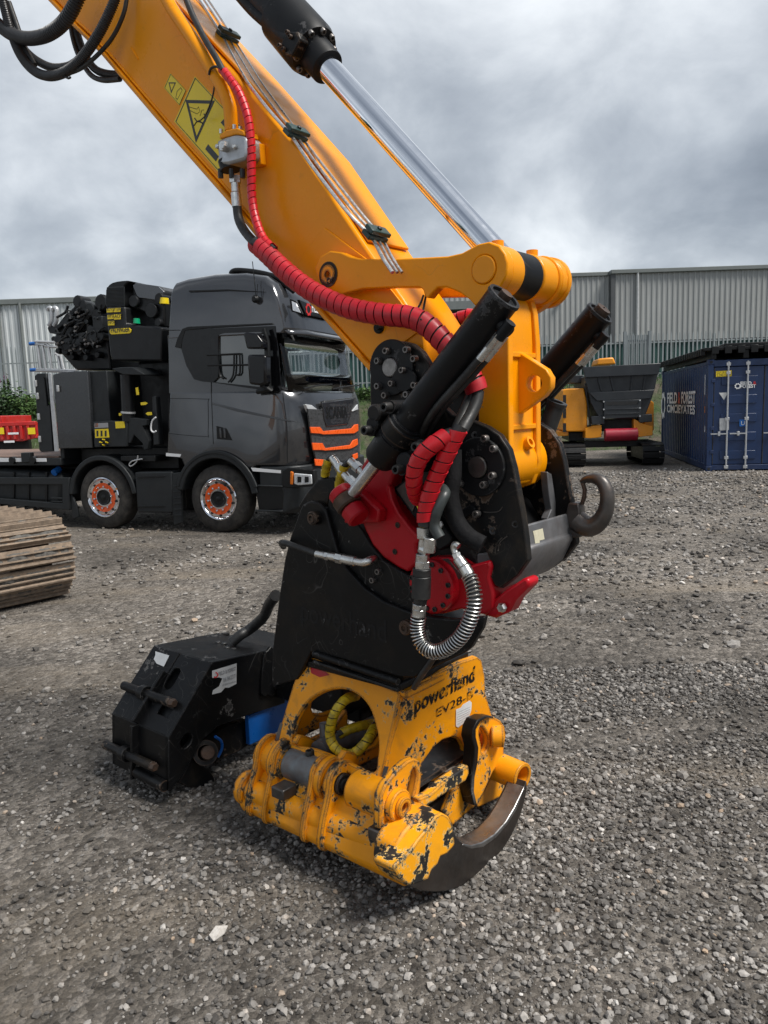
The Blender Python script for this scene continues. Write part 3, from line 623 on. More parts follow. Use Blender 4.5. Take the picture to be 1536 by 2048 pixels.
Lfz('link_side_plate', Hs, lN, .030, 'yellow_edge', hl, bev=.004); Lfz('link_side_plate', Hs, lF-.030, .030, 'yellow_edge', hl, bev=.004)
mk('bottom_boss', cyl(MF.w(qB[0], lN-.006, qB[2]), MF.w(qB[0], lF+.05, qB[2]), .098, n=40, ch=.008), 'yellow_paint', hl)
for z_ in (1.66, 1.90): mk('rib', fbox(MF, fB-.012, fB+.009, lN+.028, lF-.028, z_, z_+.018), 'yellow_paint', hl, bevel=.003)
lg = zE((1145, 752), (1180, 750), (1318, 838), (1343, 880), (1340, 930), (1308, 972), (1180, 1062), (1140, 1085))
Lp('lifting_lug', lg, -.035, .034, 'yellow_edge', hl, holes=[hc(1068, 767, -.035, .027)], bev=.004)
qg = MF.atu(*zF((628, 535))[0], .665); mk('grease_tube', ring(MF.w(.615, qg[1], qg[2]-.02), MF.w(.682, qg[1], qg[2]+.012), .022, .012, 20), 'yellow_paint', hl)
# corrugated conduits hanging at the top left
for pts, r, pt in (([(-30, 25, -.28), (0, 52, -.28), (25, 69, -.28), (55, 77, -.28), (90, 71, -.28), (122, 50, -.27), (145, 18, -.26), (162, -20, -.25)], .0330, .013),
                   ([(236, -18, -.23), (222, 18, -.24), (203, 58, -.25), (182, 92, -.26), (158, 122, -.27), (128, 145, -.28), (96, 152, -.28), (66, 140, -.28), (40, 108, -.28), (22, 62, -.28), (8, 10, -.28), (0, -20, -.28)], .0235, .010),
                   ([(30, 72, -.22), (50, 100, -.22), (75, 122, -.22), (105, 135, -.22), (135, 133, -.22), (150, 126, -.22)], .0200, .009),
                   ([(150, 20, .12), (154, 65, .12), (168, 105, .12), (188, 136, .12), (215, 148, .12), (260, 150, .12)], .0210, .009)):
    mk('corrugated_conduit', corrug(path(pts, 10), r, pt, r*.17), 'conduit', ex)
for pts, r in (([(255, -15, -.17), (248, 25, -.18), (228, 70, -.20), (200, 105, -.23), (165, 135, -.26), (135, 148, -.26)], .0095), ([(140, 35, .1), (146, 75, .1), (158, 112, .1), (180, 148, .1), (205, 160, .1), (240, 158, .1)], .014), ([(18, 5, -.25), (32, 45, -.25), (48, 90, -.25), (70, 130, -.25)], .013)):
    mk('hydraulic_hose', tube(path(pts), r, 10), 'hose_black', ex)
mk('cable_tie', tube(path([(128, 152, -.28), (137, 157, -.29), (141, 154, -.29)], 2), .005, 5), 'hose_black', ex)

# crawler track: front of the right-hand chain, shoes wrap round the idler
def track_front(par, uc, v0, v1, zc, r, back, mat_shoe, nshoe, sl, frame_mat, fr, grouser=.035, dirt=None):
    """oval chain of separate shoes; u forward, shoes span v0..v1"""
    per = 2*back+2*math.pi*r; n = int(per/sl); step = per/n; base = None
    for i in range(n):
        s = (i+.5)*step
        if s < back: c = (uc-back+s, zc+r); a = 0
        elif s < back+math.pi*r: th = (s-back)/r; c = (uc+r*math.sin(th), zc+r*math.cos(th)); a = -th
        elif s < 2*back+math.pi*r: c = (uc-(s-back-math.pi*r), zc-r); a = math.pi
        else: th = (s-2*back-math.pi*r)/r; c = (uc-back-r*math.sin(th), zc-r*math.cos(th)); a = math.pi-th
        if base is None:
            h = step*.47
            prof = [(-h, 0), (-h, .016), (-h*.55, .018), (-h*.5, grouser*.7), (-h*.36, grouser*.7), (-h*.3, .018), (h*.05, .018), (h*.1, grouser*.75), (h*.24, grouser*.75), (h*.3, .018), (h*.62, .018), (h*.68, grouser), (h*.86, grouser), (h*.94, .016), (h, .012), (h, 0)]
            V, F_ = plate(prof, lambda p, q: np.array([p, v0, q]), (0, v1-v0, 0)); me = bpy.data.meshes.new('track_shoe'); me.from_pydata([tuple(v) for v in V], [], F_); me.materials.append(M[mat_shoe])
            bm = bmesh.new(); bm.from_mesh(me); bmesh.ops.recalc_face_normals(bm, faces=bm.faces); bm.to_mesh(me); bm.free(); base = me
        o = bpy.data.objects.new('track_shoe', base); col.objects.link(o); o.parent = par
        U = fr.u*math.cos(a)+ZV*math.sin(a); W = -fr.u*math.sin(a)+ZV*math.cos(a); p = fr.w(c[0], 0, c[1])-OFF[par.name]
        o.matrix_local = Matrix(((U[0], fr.v[0], W[0], p[0]), (U[1], fr.v[1], W[1], p[1]), (U[2], fr.v[2], W[2], p[2]), (0, 0, 0, 1)))
        if dirt and -.6 < c[0]-(uc-.2) :
            yield_dirt.append((i, c, a))
    return step
yield_dirt = []
TU, TV0, TV1, TZ, TR_ = -5.05, .54, 1.34, .405, .375
track_front(ex, TU-TR_, TV0, TV1, TZ, TR_, 2.6, 'rust_mud', 32, .185, None, MF, .062, dirt=True)
mk('idler_wheel', cyl(MF.w(TU-TR_, TV0+.2, TZ), MF.w(TU-TR_, TV1-.2, TZ), TR_-.02, n=32), 'steel_rust', ex)
mk('track_frame', fbox(MF, TU-TR_-2.6, TU-TR_-.1, TV0+.18, TV1-.18, TZ-.2, TZ+.24), 'truck_black', ex)
g = np.random.default_rng(4)
for i, c, a in yield_dirt:                     # caked mud in the shoe pockets
    U = MF.u*math.cos(a)+ZV*math.sin(a); W = -MF.u*math.sin(a)+ZV*math.cos(a); p = MF.w(c[0], 0, c[1])
    nx, ny = 26, 5; V = []
    for j in range(ny):
        for k in range(nx):
            fv = TV0+.02+(TV1-TV0-.04)*k/(nx-1); fu = -.07+.125*j/(ny-1)
            e_ = 0 if j in (0, ny-1) or k in (0, nx-1) else 1
            hgt = .012+e_*(.006+.017*g.random()+.009*math.sin(k*.7+i*2.1)); V.append(p+U*(fu+.008*(g.random()-.5))+MF.v*fv+W*hgt)
    mk('caked_mud', (V, [[j*nx+k, j*nx+k+1, (j+1)*nx+k+1, (j+1)*nx+k] for j in range(ny-1) for k in range(nx-1)]), 'mud_grey', ex, smooth=70)
# the rest of the arm and body stand out of frame to the left
Lfz('boom', [(-2.75, 4.55), (-2.55, 5.0), (-3.1, 5.35), (-4.6, 5.1), (-6.4, 2.1), (-6.0, 1.75), (-4.4, 4.4), (-3.2, 4.6)], -.19, .38, 'yellow_paint', ex, bev=.02)

# ------------------------------------------------------------------ tilting coupler between arm and grapple
def Pp(name, px, pl, t, mat, par, holes=(), bev=.004, **k):     # plate in the plane through three world points, t thick away from the camera
    a, b, c = [np.asarray(p) for p in pl]; x = b-a; x /= np.linalg.norm(x); n = np.cross(x, c-a); n /= np.linalg.norm(n)
    if n@(a-CAM) < 0: n = -n
    y = np.cross(n, x); f = lambda X, Y: (lambda q: (q@x, q@y))(hit(X, Y, a, n)-a)
    return mk(name, plate([f(*p) for p in px], lambda u, v: a+x*u+y*v, n*t, [[f(*p) for p in h] for h in holes]), mat, par, bevel=bev, **k)
tl = thing('tilt_coupler', 'black and red hydraulic tilting coupler pinned to the end of the yellow arm', 'coupler', MF.w(.55, 0, 1.2))
near = [(740, 790), (740, 755), (746, 731), (762, 699), (782, 686), (802, 682), (822, 687), (842, 703), (857, 727), (864, 757), (872, 800), (905, 830), (946, 842), (973, 853), (998, 870), (1017, 899), (1027, 936), (1037, 992), (1044, 1028), (1051, 1077), (1055, 1121), (1034, 1151), (1000, 1176), (990, 1172), (978, 1148), (983, 1130), (970, 1098), (915, 1050), (868, 990), (820, 940), (770, 880), (742, 830)]
nfz = fz(near, -.190)
sp1 = Lfz('side_plate', nfz, -.190, .032, 'black_rusty', tl, bev=.004)
sp2 = Lfz('side_plate', nfz, .158, .032, 'black_rusty', tl, bev=.004)
for (x, y), mt, r in (((782, 735), 'pin_steel', .0325), ((957, 934), 'steel_dark', .036)):
    q = MF.atv(x, y, -.20)
    mk('coupler_pin', cyl(MF.w(q[0], -.212, q[2]), MF.w(q[0], .212, q[2]), r, n=32, ch=.003), mt, tl)
    mk('pin_flange', ring(MF.w(q[0], -.203, q[2]), MF.w(q[0], -.189, q[2]), .098, r+.001, 40), 'black_cast', tl, bevel=.003)
Lp('pin_keeper', smo(zM((500, 380), (600, 400), (670, 470), (660, 560), (570, 630), (500, 620), (470, 560), (420, 500)), 2), -.212, .010, 'black_cast', tl, bev=.003)
for x, y in zM((598, 203), (676, 296), (305, 318), (305, 575), (378, 668), (680, 565), (600, 660), (390, 215)): mk('flange_bolt', bolt(wp(x, y, -.203), -MF.v, .0125, .020), 'screw', tl)
for x, y in zM((548, 412), (438, 547)): mk('keeper_bolt', bolt(wp(x, y, -.212), -MF.v, .0115, .016), 'screw', tl)
for x, y in zF((298, 480), (370, 562), (360, 782), (290, 857), (92, 848), (230, 1095)): mk('flange_bolt', bolt(wp(x, y, -.203), -MF.v, .0125, .020), 'screw', tl)
Lp('hose_bracket', zF((70, 1080), (165, 1020), (205, 1055), (200, 1080), (95, 1150)), -.205, .02, 'black_cast', tl, bev=.002)
for x, y in zF((205, 450), (400, 672), (535, 1182), (350, 1235)): mk('blank_hole', ring(wp(x, y, -.1935), wp(x, y, -.1895), .012, .006, 14), 'black_cast', tl)
for pts in (((430, 1040), (400, 1075), (330, 1085), (275, 1080)), ((430, 1290), (385, 1340), (370, 1420)), ((470, 1280), (410, 1330), (395, 1400))): mk('weld_bead', tube(smo([wp(*p, -.1905) for p in zF(*pts)], 3, False), .0022, 5), 'steel_dark', tl)
# cross body between the plates
c0 = fz([(1049, 1052), (1056, 1094), (1058, 1109), (1040, 1152), (1005, 1172)], -.158)
body = [(c0[0][0]-.016, c0[0][1]), (c0[0][0]-.004, c0[0][1]), (c0[1][0]-.004, c0[1][1]), (c0[1][0]+.004, c0[1][1]-.006), (c0[2][0], c0[2][1]), (c0[3][0]-.004, c0[3][1]), (c0[4][0], c0[4][1]-.01), (c0[4][0]-.10, c0[4][1]+.05), (c0[4][0]-.10, c0[4][1]+.10), (c0[1][0]-.05, c0[1][1]-.01)]
mk('front_plate', plate(body, lambda a, b: MF.w(a, -.158, b), MF.v*.316), 'plate_grey', tl, bevel=.005)
mk('inner_web', plate([(.25, 1.62), (.60, 1.40), (.66, 1.30), (.60, 1.10), (.30, 1.18), (.10, 1.45)], lambda a, b: MF.w(a, -.150, b), MF.v*.30), 'black_worn', tl, bevel=.006)
qs = fz([(1043, 1000), (1049, 1050)], -.158)
mk('cheek', plate(lz(zF((800, 750), (835, 770), (870, 1000), (905, 1150), (935, 1270), (890, 1200), (800, 1140), (835, 1060), (810, 900)), .70), lambda a, b: MF.w(.70, a, b), -MF.u*.03), 'plate_grey', tl, bevel=.004)
st = Pp('data_label', zF((680, 1238), (760, 1216), (775, 1305), (735, 1315), (735, 1335), (698, 1340), (692, 1290)), (MF.w(c0[0][0]-.0025, -.1, c0[0][1]), MF.w(c0[0][0]-.0025, .1, c0[0][1]), MF.w(c0[1][0]-.0025, -.1, c0[1][1])), .0012, 'cream_sticker', tl, bev=0)
# lifting hook on the far plate
hp = [(1075, 838, 17), (1120, 812, 26), (1190, 808, 36), (1248, 840, 42), (1283, 915, 46), (1288, 1000, 48), (1270, 1085, 52), (1225, 1160, 58), (1160, 1200, 66), (1095, 1190, 72), (1040, 1150, 74)]
hpx = zF(*[(a, b) for a, b, c in hp]); ctr = smo([np.append(wp(x, y, .174), r*.24407/455) for (x, y), (_, _, r) in zip(hpx, hp)], 5, False)
hk = mk('lifting_hook', tube([c[:3] for c in ctr], [c[3] for c in ctr], 14), 'steel_dark', tl)
Lp('hook_base', zF((968, 1005), (1050, 1010), (1060, 1050), (1075, 1250), (1045, 1300), (960, 1290), (930, 1150)), .150, .048, 'steel_dark', hk, bev=.006)
mk('hook_latch', tube([wp(*p, .174) for p in zF((1088, 845), (1105, 900), (1100, 960), (1082, 1015))], .008, 8), 'steel_rust', hk)
# tilt cylinders
def tilt(l, px_rod, px_top, marks, far=False):
    p0, p1 = wp(*px_rod, l), wp(*px_top, l); d = p1-p0; L_ = np.linalg.norm(d); d /= L_
    k = lambda t: t*L_
    mk('tilt_rod', cyl(p0, p0+d*k(.40), .0235, n=28), 'rod_dull', tl)
    b = mk('tilt_cylinder', lathe(p0, d, [(k(.245), .026), (k(.245), .050), (k(.26), .058), (k(.36), .062), (k(.362), .058), (k(.375), .058), (k(.376), .066), (k(.43), .066), (k(.432), .060), (k(.445), .060), (k(.446), .052), (k(.985), .0525), (k(.99), .0555), (k(1.0), .0535), (k(1.0), .044), (k(.99), .042)], 40), 'black_cast', tl)
    mk('gland_ring', ring(p0+d*k(.378), p0+d*k(.428), .0665, .05, 40), 'black_rusty', b)
    mk('end_cap_nut', cyl(p0+d*k(.985), p0+d*k(1.012), .020, n=10), 'steel_rust', b)
    return p0, d, k, b
p0, d, k, tb = tilt(-.32, (690, 1008), (1010, 592), None)
e0 = MF.loc(p0); e1 = MF.loc(p0+d*k(1.0))
p0f = MF.w(e0[0], .34, e0[2]); p1f = MF.w(e1[0], .34, e1[2]); df = p1f-p0f; Lf = np.linalg.norm(df); df /= Lf
mk('tilt_rod', cyl(p0f, p0f+df*Lf*.4, .0235), 'rod_dull', tl)
tb2 = mk('tilt_cylinder', lathe(p0f, df, [(Lf*.245, .05), (Lf*.26, .058), (Lf*.36, .062), (Lf*.376, .066), (Lf*.43, .066), (Lf*.446, .052), (Lf*.985, .0525), (Lf*.99, .0555), (Lf, .0535), (Lf, .044), (Lf*.99, .042)], 36), 'black_cast', tl)
mk('end_cap_nut', cyl(p0f+df*Lf*.985, p0f+df*Lf*1.02, .028, n=10), 'steel_rust', tb2)
for l_, tbx, base in ((-.32, tb, p0), (.34, tb2, p0f)):                        # port blocks and hose ends at the cylinder tops
    o_ = base+d*k(.93)
    dn = MF.u*.69-ZV*.72
    mk('port_block', join(cyl(o_+dn*.03, o_+dn*.085, .021, n=14), cyl(o_+dn*.075-d*.03-MF.v*.012, o_+dn*.075+d*.03-MF.v*.012, .018, n=14)), 'black_cast', tbx)
    for s_ in (-1, 1):
        a_ = o_+dn*.072-d*.02+MF.v*.018*s_; b_ = a_-d*.05; mk('hose_fitting', join(cyl(a_, b_, .0125, n=6), cyl(b_, b_-d*.045, .0135, n=12)), 'zinc', tbx)
        mk('cylinder_hose', tube(smo([b_-d*.03, b_-d*.12-dn*.004, b_-d*.28-dn*.012, b_-d*.42-dn*.02+MF.v*(.06 if l_ < 0 else -.06), b_-d*.5+MF.v*(.12 if l_ < 0 else -.12)], 5, False), .0125, 10), 'hose_black', tbx)
mk('breather_wire', tube(path([(1183, 622, .34), (1190, 617, .34), (1200, 615, .34), (1210, 615, .34)], 3), .0018, 5), 'steel_dark', tb2)
mk('hose_sleeve', join(cyl(wp(1113, 806, .33), wp(1078, 905, .30), .034, n=20), ring(wp(1114, 803, .33), wp(1111, 811, .33), .041, .025, 20)), 'hose_black', tl)
# trunnion bearings with their cap screws
for cx, cy, r in ((752, 826, .030), (812, 925, .034), (748, 848, .026)):
    mk('trunnion_cap', lcyl(cx, cy, -.36, -.375, -.19, r, .006, 20), 'black_cast', tl)
for x, y in zM((350, 790), (150, 1028), (668, 1196), (470, 1430)):
    q = MF.atv(x, y, -.40); mk('cap_screw', bolt(MF.w(q[0], -.36, q[2]), -MF.v, .0165, .045), 'screw_black', tl)
    mk('screw_boss', cyl(MF.w(q[0], -.372, q[2]), MF.w(q[0], -.20, q[2]), .022, n=16), 'black_cast', tl)
# red tilt frame
rs = zD((500, 90), (555, 0), (600, -60), (700, 40), (715, 78), (672, 150), (652, 205), (668, 270), (705, 345), (765, 425), (828, 490), (800, 520), (812, 620), (752, 672), (700, 645), (622, 592), (560, 522), (520, 440), (502, 390), (515, 320), (485, 240))
rsd = Lp('tilt_frame', rs, -.215, .40, 'red_worn', tl, bev=.010)
Lp('frame_rim', zD((640, 190), (655, 205), (668, 270), (705, 345), (765, 425), (828, 490), (818, 505), (752, 440), (690, 355), (650, 275), (634, 215)), -.232, .03, 'red_worn', rsd, bev=.004)
for x, y in zD((700, 412), (685, 558), (570, 330)): mk('plug', lcyl(x, y, -.216, -.220, -.214, .011), 'black_rusty', rsd)
d2 = MF.u*.69-ZV*.72
for a, b, r, m, nm in (((378, 222), (408, 262), .046, 'red_worn', 'rod_lug'), ((404, 258), (442, 312), .050, 'steel_rust', 'rod_eye'), ((444, 318), (492, 378), .044, 'red_worn', 'rod_lug')):
    (ax, ay), (bx, by) = zD(a, b); mk(nm, cyl(wp(ax, ay, -.32), wp(bx, by, -.32), r, n=28, ch=.006), m, tl)
Lp('lug_web', zD((330, 235), (430, 200), (500, 240), (600, 330), (590, 400), (530, 400), (480, 410), (400, 400), (440, 300)), -.262, .05, 'red_worn', tl, bev=.008)
# red gearbox cover and housing
hs = zD((880, 590), (1000, 590), (1080, 640), (1200, 605), (1215, 640), (1200, 700), (1225, 790), (1222, 870), (1180, 905), (1140, 900), (1050, 872), (960, 897), (880, 905), (800, 860), (760, 760), (790, 650))
Lp('gear_housing', hs, -.205, .20, 'red_worn', tl, bev=.008)
Lp('mounting_lug', zD((1215, 830), (1240, 812), (1290, 770), (1395, 700), (1422, 715), (1420, 750), (1345, 825), (1312, 890), (1232, 925), (1160, 905)), -.195, .07, 'red_worn', tl, bev=.010)
qd = MF.atv(*zD((882, 748))[0], -.245)
gc = mk('gear_cover', cyl(MF.w(qd[0], -.250, qd[2]), MF.w(qd[0], -.20, qd[2]), .094, n=40, ch=.006), 'red_worn', tl)
for x, y in zD((762, 690), (762, 757), (988, 740), (985, 805), (955, 856), (908, 882), (860, 885), (892, 622), (815, 640), (940, 660), (800, 850)):
    q = MF.atv(x, y, -.25); dv = np.array([q[0]-qd[0], q[2]-qd[2]]); dv = dv/np.linalg.norm(dv)*.080
    mk('cover_bolt', bolt(MF.w(qd[0]+dv[0], -.250, qd[2]+dv[1]), -MF.v, .0092, .007), 'screw_black', gc)
Lp('name_plate', zD((945, 600), (975, 595), (1055, 690), (1040, 710), (1010, 700)), -.2085, .003, 'steel_dark', tl, bev=.001)
mk('lug_bolt', hexb(wp(*zD((1278, 862))[0], -.205), -MF.v, .016, .018), 'zinc', tl)
# black slewing ring between red frame and grapple bracket
rg = zD((330, 230), (400, 300), (470, 390), (505, 440), (550, 520), (620, 605), (700, 655), (760, 690), (800, 860), (790, 900), (720, 880), (620, 838), (520, 770), (420, 660), (368, 560), (330, 430), (308, 345))
Lp('slewing_ring', rg, -.222, .32, 'black_worn', tl, bev=.006)
for x, y in zD((600, 665), (570, 712)): mk('ring_bolt', bolt(wp(x, y, -.222), -MF.v, .012, .016), 'screw', tl)
# valve block and its cover
Lp('valve_block', zD((668, 212), (745, 158), (800, 200), (1000, 485), (985, 520), (925, 555), (870, 480), (780, 360)), -.190, .20, 'black_cast', tl, bev=.006)
Lp('cover_plate', zD((690, 215), (745, 172), (812, 265), (780, 340)), -.196, .007, 'steel_dark', tl, bev=.001)
Lp('paint_tag', zD((800, 300), (812, 295), (830, 340), (820, 345)), -.215, .02, 'yellow_sticker', tl, bev=0)
Lp('torn_label', zD((915, 400), (935, 390), (945, 410), (930, 440), (915, 425)), -.2, .008, 'white_sticker', tl, bev=0)
# hoses on the near side
def hose(name, pts, r, mat='hose_black', par=tl, n=10): return mk(name, tube(path(pts), r, n), mat, par)
for o_ in (0, 14): hose('hydraulic_hose', [(949+o_*.5, 782, -.205), (938+o_, 806, -.22), (926+o_, 832, -.25), (915+o_*.7, 858, -.29), (906+o_*.5, 880, -.32)], .0205)
h1 = [(922, 852, -.33), (911, 872, -.34), (892, 912, -.35), (873, 953, -.355), (859, 990, -.36), (852, 1022, -.36), (849, 1052, -.36)]
h2 = [(905, 868, -.34), (890, 874, -.36), (868, 888, -.39), (845, 909, -.405), (832, 933, -.405), (828, 958, -.39), (831, 985, -.35), (838, 1000, -.30)]
for h_ in (h1, h2):
    P_h = path(h_, 8); mk('hose_guard', spiral(P_h, .0268, .039, .80, flare=.002), 'red_wrap', tl, smooth=22); mk('hydraulic_hose', tube(P_h, .0225, 10), 'hose_black', tl)
hose('return_hose', [(880, 1075, -.345), (868, 1050, -.35), (874, 1022, -.35), (886, 996, -.335), (890, 985, -.31), (882, 975, -.28)], .0185, 'hose_dull')
hose('sleeved_hose', [(905, 900, -.24), (905, 950, -.25), (900, 990, -.255), (912, 1040, -.255), (935, 1072, -.25), (965, 1090, -.235)], .031, 'sleeve')
zz = zD
def fitting(pts, mats='zinc', par=tl, l=-.36):
    for (a, b, r, n) in pts:
        (ax, ay), (bx, by) = zD(a, b); mk('hose_fitting', cyl(wp(ax, ay, l), wp(bx, by, l), r, n=n, ch=.002), mats, par)
fitting([((838, 425), (840, 485), .0225, 6), ((845, 485), (835, 560), .016, 12), ((880, 480), (872, 560), .0215, 12), ((830, 540), (870, 560), .018, 12), ((838, 570), (836, 610), .023, 14), ((835, 608), (834, 650), .026, 6), ((820, 842), (818, 870), .026, 6), ((818, 870), (816, 912), .0235, 14)])
fitting([((834, 648), (832, 690), .0305, 20), ((832, 690), (828, 812), .0320, 20), ((828, 812), (822, 845), .0225, 16)], 'hose_black')
SPP = path([(*zD((816, 905))[0], -.36), (*zD((808, 980))[0], -.36), (*zD((830, 1060))[0], -.36), (*zD((890, 1105))[0], -.36), (*zD((965, 1090))[0], -.355), (*zD((1045, 1025))[0], -.35), (*zD((1100, 920))[0], -.34), (*zD((1122, 820))[0], -.33), (*zD((1112, 745))[0], -.32), (*zD((1092, 690))[0], -.31)], 10)
mk('hydraulic_hose', tube(SPP, .0185, 12), 'hose_black', tl); mk('hose_spring', spring(SPP, .0245, .0115, .0024), 'zinc', tl)
fitting([((1092, 690), (1062, 640), .0215, 14), ((1062, 640), (1030, 595), .0195, 14), ((1030, 595), (1018, 565), .015, 6)], l=-.31)
mk('hose_fitting', tube(smo([wp(*p, -.31) for p in zD((1020, 570), (1008, 540), (1015, 518), (1035, 530))], 4, False), .0115, 10), 'zinc', tl)

# ------------------------------------------------------------------ grapple with saw
gp = thing('timber_grapple', 'yellow and black timber grapple with saw, paint chipped, resting on the gravel', 'grapple', MF.w(0, 0, 0))
LB = -.242
bp = zD((165, 330), (178, 300), (220, 280), (270, 290), (308, 340), (330, 420), (370, 560), (420, 650), (520, 760), (620, 830), (720, 872), (790, 897), (870, 915), (1000, 930), (1175, 915), (1160, 980), (1100, 1085), (1060, 1118), (830, 1225), (790, 1252), (700, 1245), (400, 1150), (225, 1110), (150, 1260), (10, 1300), (12, 1100), (25, 1000), (50, 800), (80, 600), (110, 480))
brk = Lp('bracket_side', bp, LB, .030, 'black_worn', gp, bev=.006)
bfz = fz(bp, LB); Lfz('bracket_side', [(min(a, .16+.02*(i % 2)), b) for i, (a, b) in enumerate(bfz)], .07, .030, 'black_worn', gp, bev=.006)
mk('bracket_core', plate([(-.40, .72), (.245, .72), (.40, .95), (.10, 1.02), (-.22, 1.24), (-.32, 1.2)], lambda a, b: MF.w(a, -.20, b), MF.v*.28), 'black_worn', gp, bevel=.008)
mk('base_plate', fbox(MF, -.30, .262, -.225, .235, .705, .735), 'black_worn', gp, bevel=.006)
Lp('rear_lug', zD((150, 312), (200, 230), (262, 160), (345, 148), (378, 212), (330, 245), (310, 340), (200, 335)), -.205, .03, 'black_rusty', gp, bev=.008)
Lfz('rear_lug', fz(zD((150, 312), (200, 230), (262, 160), (345, 148), (378, 212), (330, 245), (310, 340), (200, 335)), -.205), .18, .03, 'black_rusty', gp, bev=.008)
for (x, y), r in ((zD((228, 375))[0], .027), (zD((738, 978))[0], .027)):
    q = MF.atv(x, y, -.27); mk('pivot_pin', join(cyl(MF.w(q[0], -.272, q[2]), MF.w(q[0], -.2, q[2]), r, n=28, ch=.004)), 'black_rusty' if x < 700 else 'steel_rust', gp)
    mk('pin_head', lathe(MF.w(q[0], -.272, q[2]), -MF.v, [(0, r*.62), (.004, r*.6), (.004, r*.4), (-.004, r*.36)], 20), 'steel_rust', gp)
(b0x, b0y), (b1x, b1y) = zG((425, 62), (805, 190))
mk('weld_bar', tube([wp(b0x, b0y, -.25), wp(b1x, b1y, -.25)], .013, 10), 'black_worn', gp)
mk('weld_bar', tube([wp(b0x, b0y+16, -.252), wp(b1x, b1y+16, -.252)], .008, 8), 'black_worn', gp)
xa = wp(775, 1262, LB)-wp(601, 1218, LB); wl = np.linalg.norm(xa); xa /= wl; ya = np.cross(MF.v, xa); ya = ya if ya[2] > 0 else -ya
tv, tf = text('powerhand', .085, wp(603, 1240, LB), xa, ya, 0, wid=wl*.98, off=.01)
mk('embossed_name', ([v-MF.v*.0010 for v in tv]+[v+MF.v*.004 for v in tv], tf+[[i+len(tv) for i in reversed(f)] for f in tf]), 'black_cast', brk, smooth=0)
hose('bracket_hose', [(*zD((72, 508))[0], -.30), (*zD((100, 515))[0], -.30), (*zD((170, 540))[0], -.29), (*zD((255, 570))[0], -.285)], .0125, par=gp)
hose('bracket_hose', [(*zD((72, 508))[0], -.30), (*zD((62, 512))[0], -.26), (*zD((75, 530))[0], -.20)], .0125, par=gp)
fitting([((255, 570), (305, 580), .0145, 14), ((305, 580), (325, 583), .0165, 6), ((325, 583), (365, 590), .0165, 14), ((365, 590), (400, 598), .020, 6), ((400, 598), (470, 612), .0185, 14)], par=gp, l=-.285)
mk('hose_fitting', tube(smo([wp(*zD((465, 611))[0], -.285), wp(*zD((510, 618))[0], -.283), wp(*zD((545, 608))[0], -.275), wp(*zD((570, 596))[0], -.235)], 5, False), .0155, 12), 'zinc', gp)
for pts, y_ in ((((340, 40), (372, 85), (400, 125), (430, 160), (465, 192)), 0), (((440, 60), (465, 82), (490, 105), (510, 125)), 1)):
    rr = (.016, .020, .0155, .0195); px_ = zD(*pts)
    for i in range(len(px_)-1): mk('hose_fitting', cyl(wp(*px_[i], -.2), wp(*px_[i+1], -.2), rr[i % 4], n=(12, 6)[i % 2]), 'zinc', gp)
    (x0, y0) = px_[0]; ph = path([(x0+6, y0+2, -.2), (x0-4, y0+2, -.2), (x0-10, y0+16, -.2), (x0-16, y0+45, -.19)] if not y_ else [(x0+5, y0, -.2), (x0-8, y0+6, -.2), (x0-18, y0+28, -.2), (x0-24, y0+58, -.19)])
    mk('feed_hose', tube(ph, .0125, 10), 'hose_black', gp); mk('hose_guard', spiral(ph[len(ph)//3:], .0155, .03, .9), 'yellow_wrap', gp)
# yellow body: four sloping plates
TLc, TRc, BRc, BLc = wp(610, 1317, -.205), wp(803, 1390, -.205), wp(757, 1568, -.325), wp(553, 1482, -.325)
npx = zG((380, 78), (400, 66), (420, 66), (810, 235), (812, 250), (722, 650), (660, 655), (560, 590), (270, 470), (250, 462), (330, 200))
hole = zG(*[(328, 470), (330, 410), (352, 345), (400, 275), (470, 232), (550, 220), (620, 245), (672, 300), (702, 380), (716, 460), (712, 530), (690, 600), (560, 545), (420, 490)])
bn = Pp('body_plate', npx, (TLc, TRc, BRc), .030, 'yellow_worn', gp, holes=[smo(hole, 3)], bev=.005)
mir = lambda p: (lambda q: MF.w(q[0], -q[1], q[2]))(MF.loc(np.asarray(p)))
Fc_ = wf(957, 1316, .295); bot_f = wp(757, 1568, -.325)
fpx = zG((838, 245), (885, 203), (1000, 140), (1100, 96), (1160, 76), (1182, 92), (1196, 160), (1200, 240), (1228, 340), (1235, 460), (1190, 560), (1080, 640), (900, 640), (745, 655), (722, 650), (770, 470))
fh = zG((895, 580), (930, 535), (965, 485), (1005, 452), (1050, 438), (1085, 448), (1106, 490), (1110, 545), (1090, 595), (1000, 615), (920, 610))
bf = Pp('body_plate', fpx, (TRc, Fc_, bot_f), .030, 'yellow_worn', gp, holes=[fh], bev=.005)
for nm, cs in (('far', (MF.w(-.27, .205, .70), MF.w(.27, .205, .70), MF.w(.25, .325, .38), MF.w(-.30, .325, .38))), ('rear', (MF.w(-.27, -.2, .70), MF.w(-.27, .2, .70), MF.w(-.33, .32, .38), MF.w(-.33, -.32, .38)))):
    a, b, c, d_ = cs; to = lambda s, t, a=a, b=b, c=c, d_=d_: (a*(1-s)+b*s)*(1-t)+(d_*(1-s)+c*s)*t
    nn = np.cross(b-a, d_-a); nn /= np.linalg.norm(nn); nn = nn if nn@(MF.w(0, 0, .6)-a) > 0 else -nn
    mk('body_plate', plate([(0, 0), (1, 0), (1, 1), (0, 1)], to, nn*.03, [circ((.5, .55), .30, 24)]), 'yellow_worn', gp, bevel=.004)
mk('top_plate', fbox(MF, -.265, .275, -.20, .225, .672, .703), 'yellow_flaked', gp, bevel=.004)
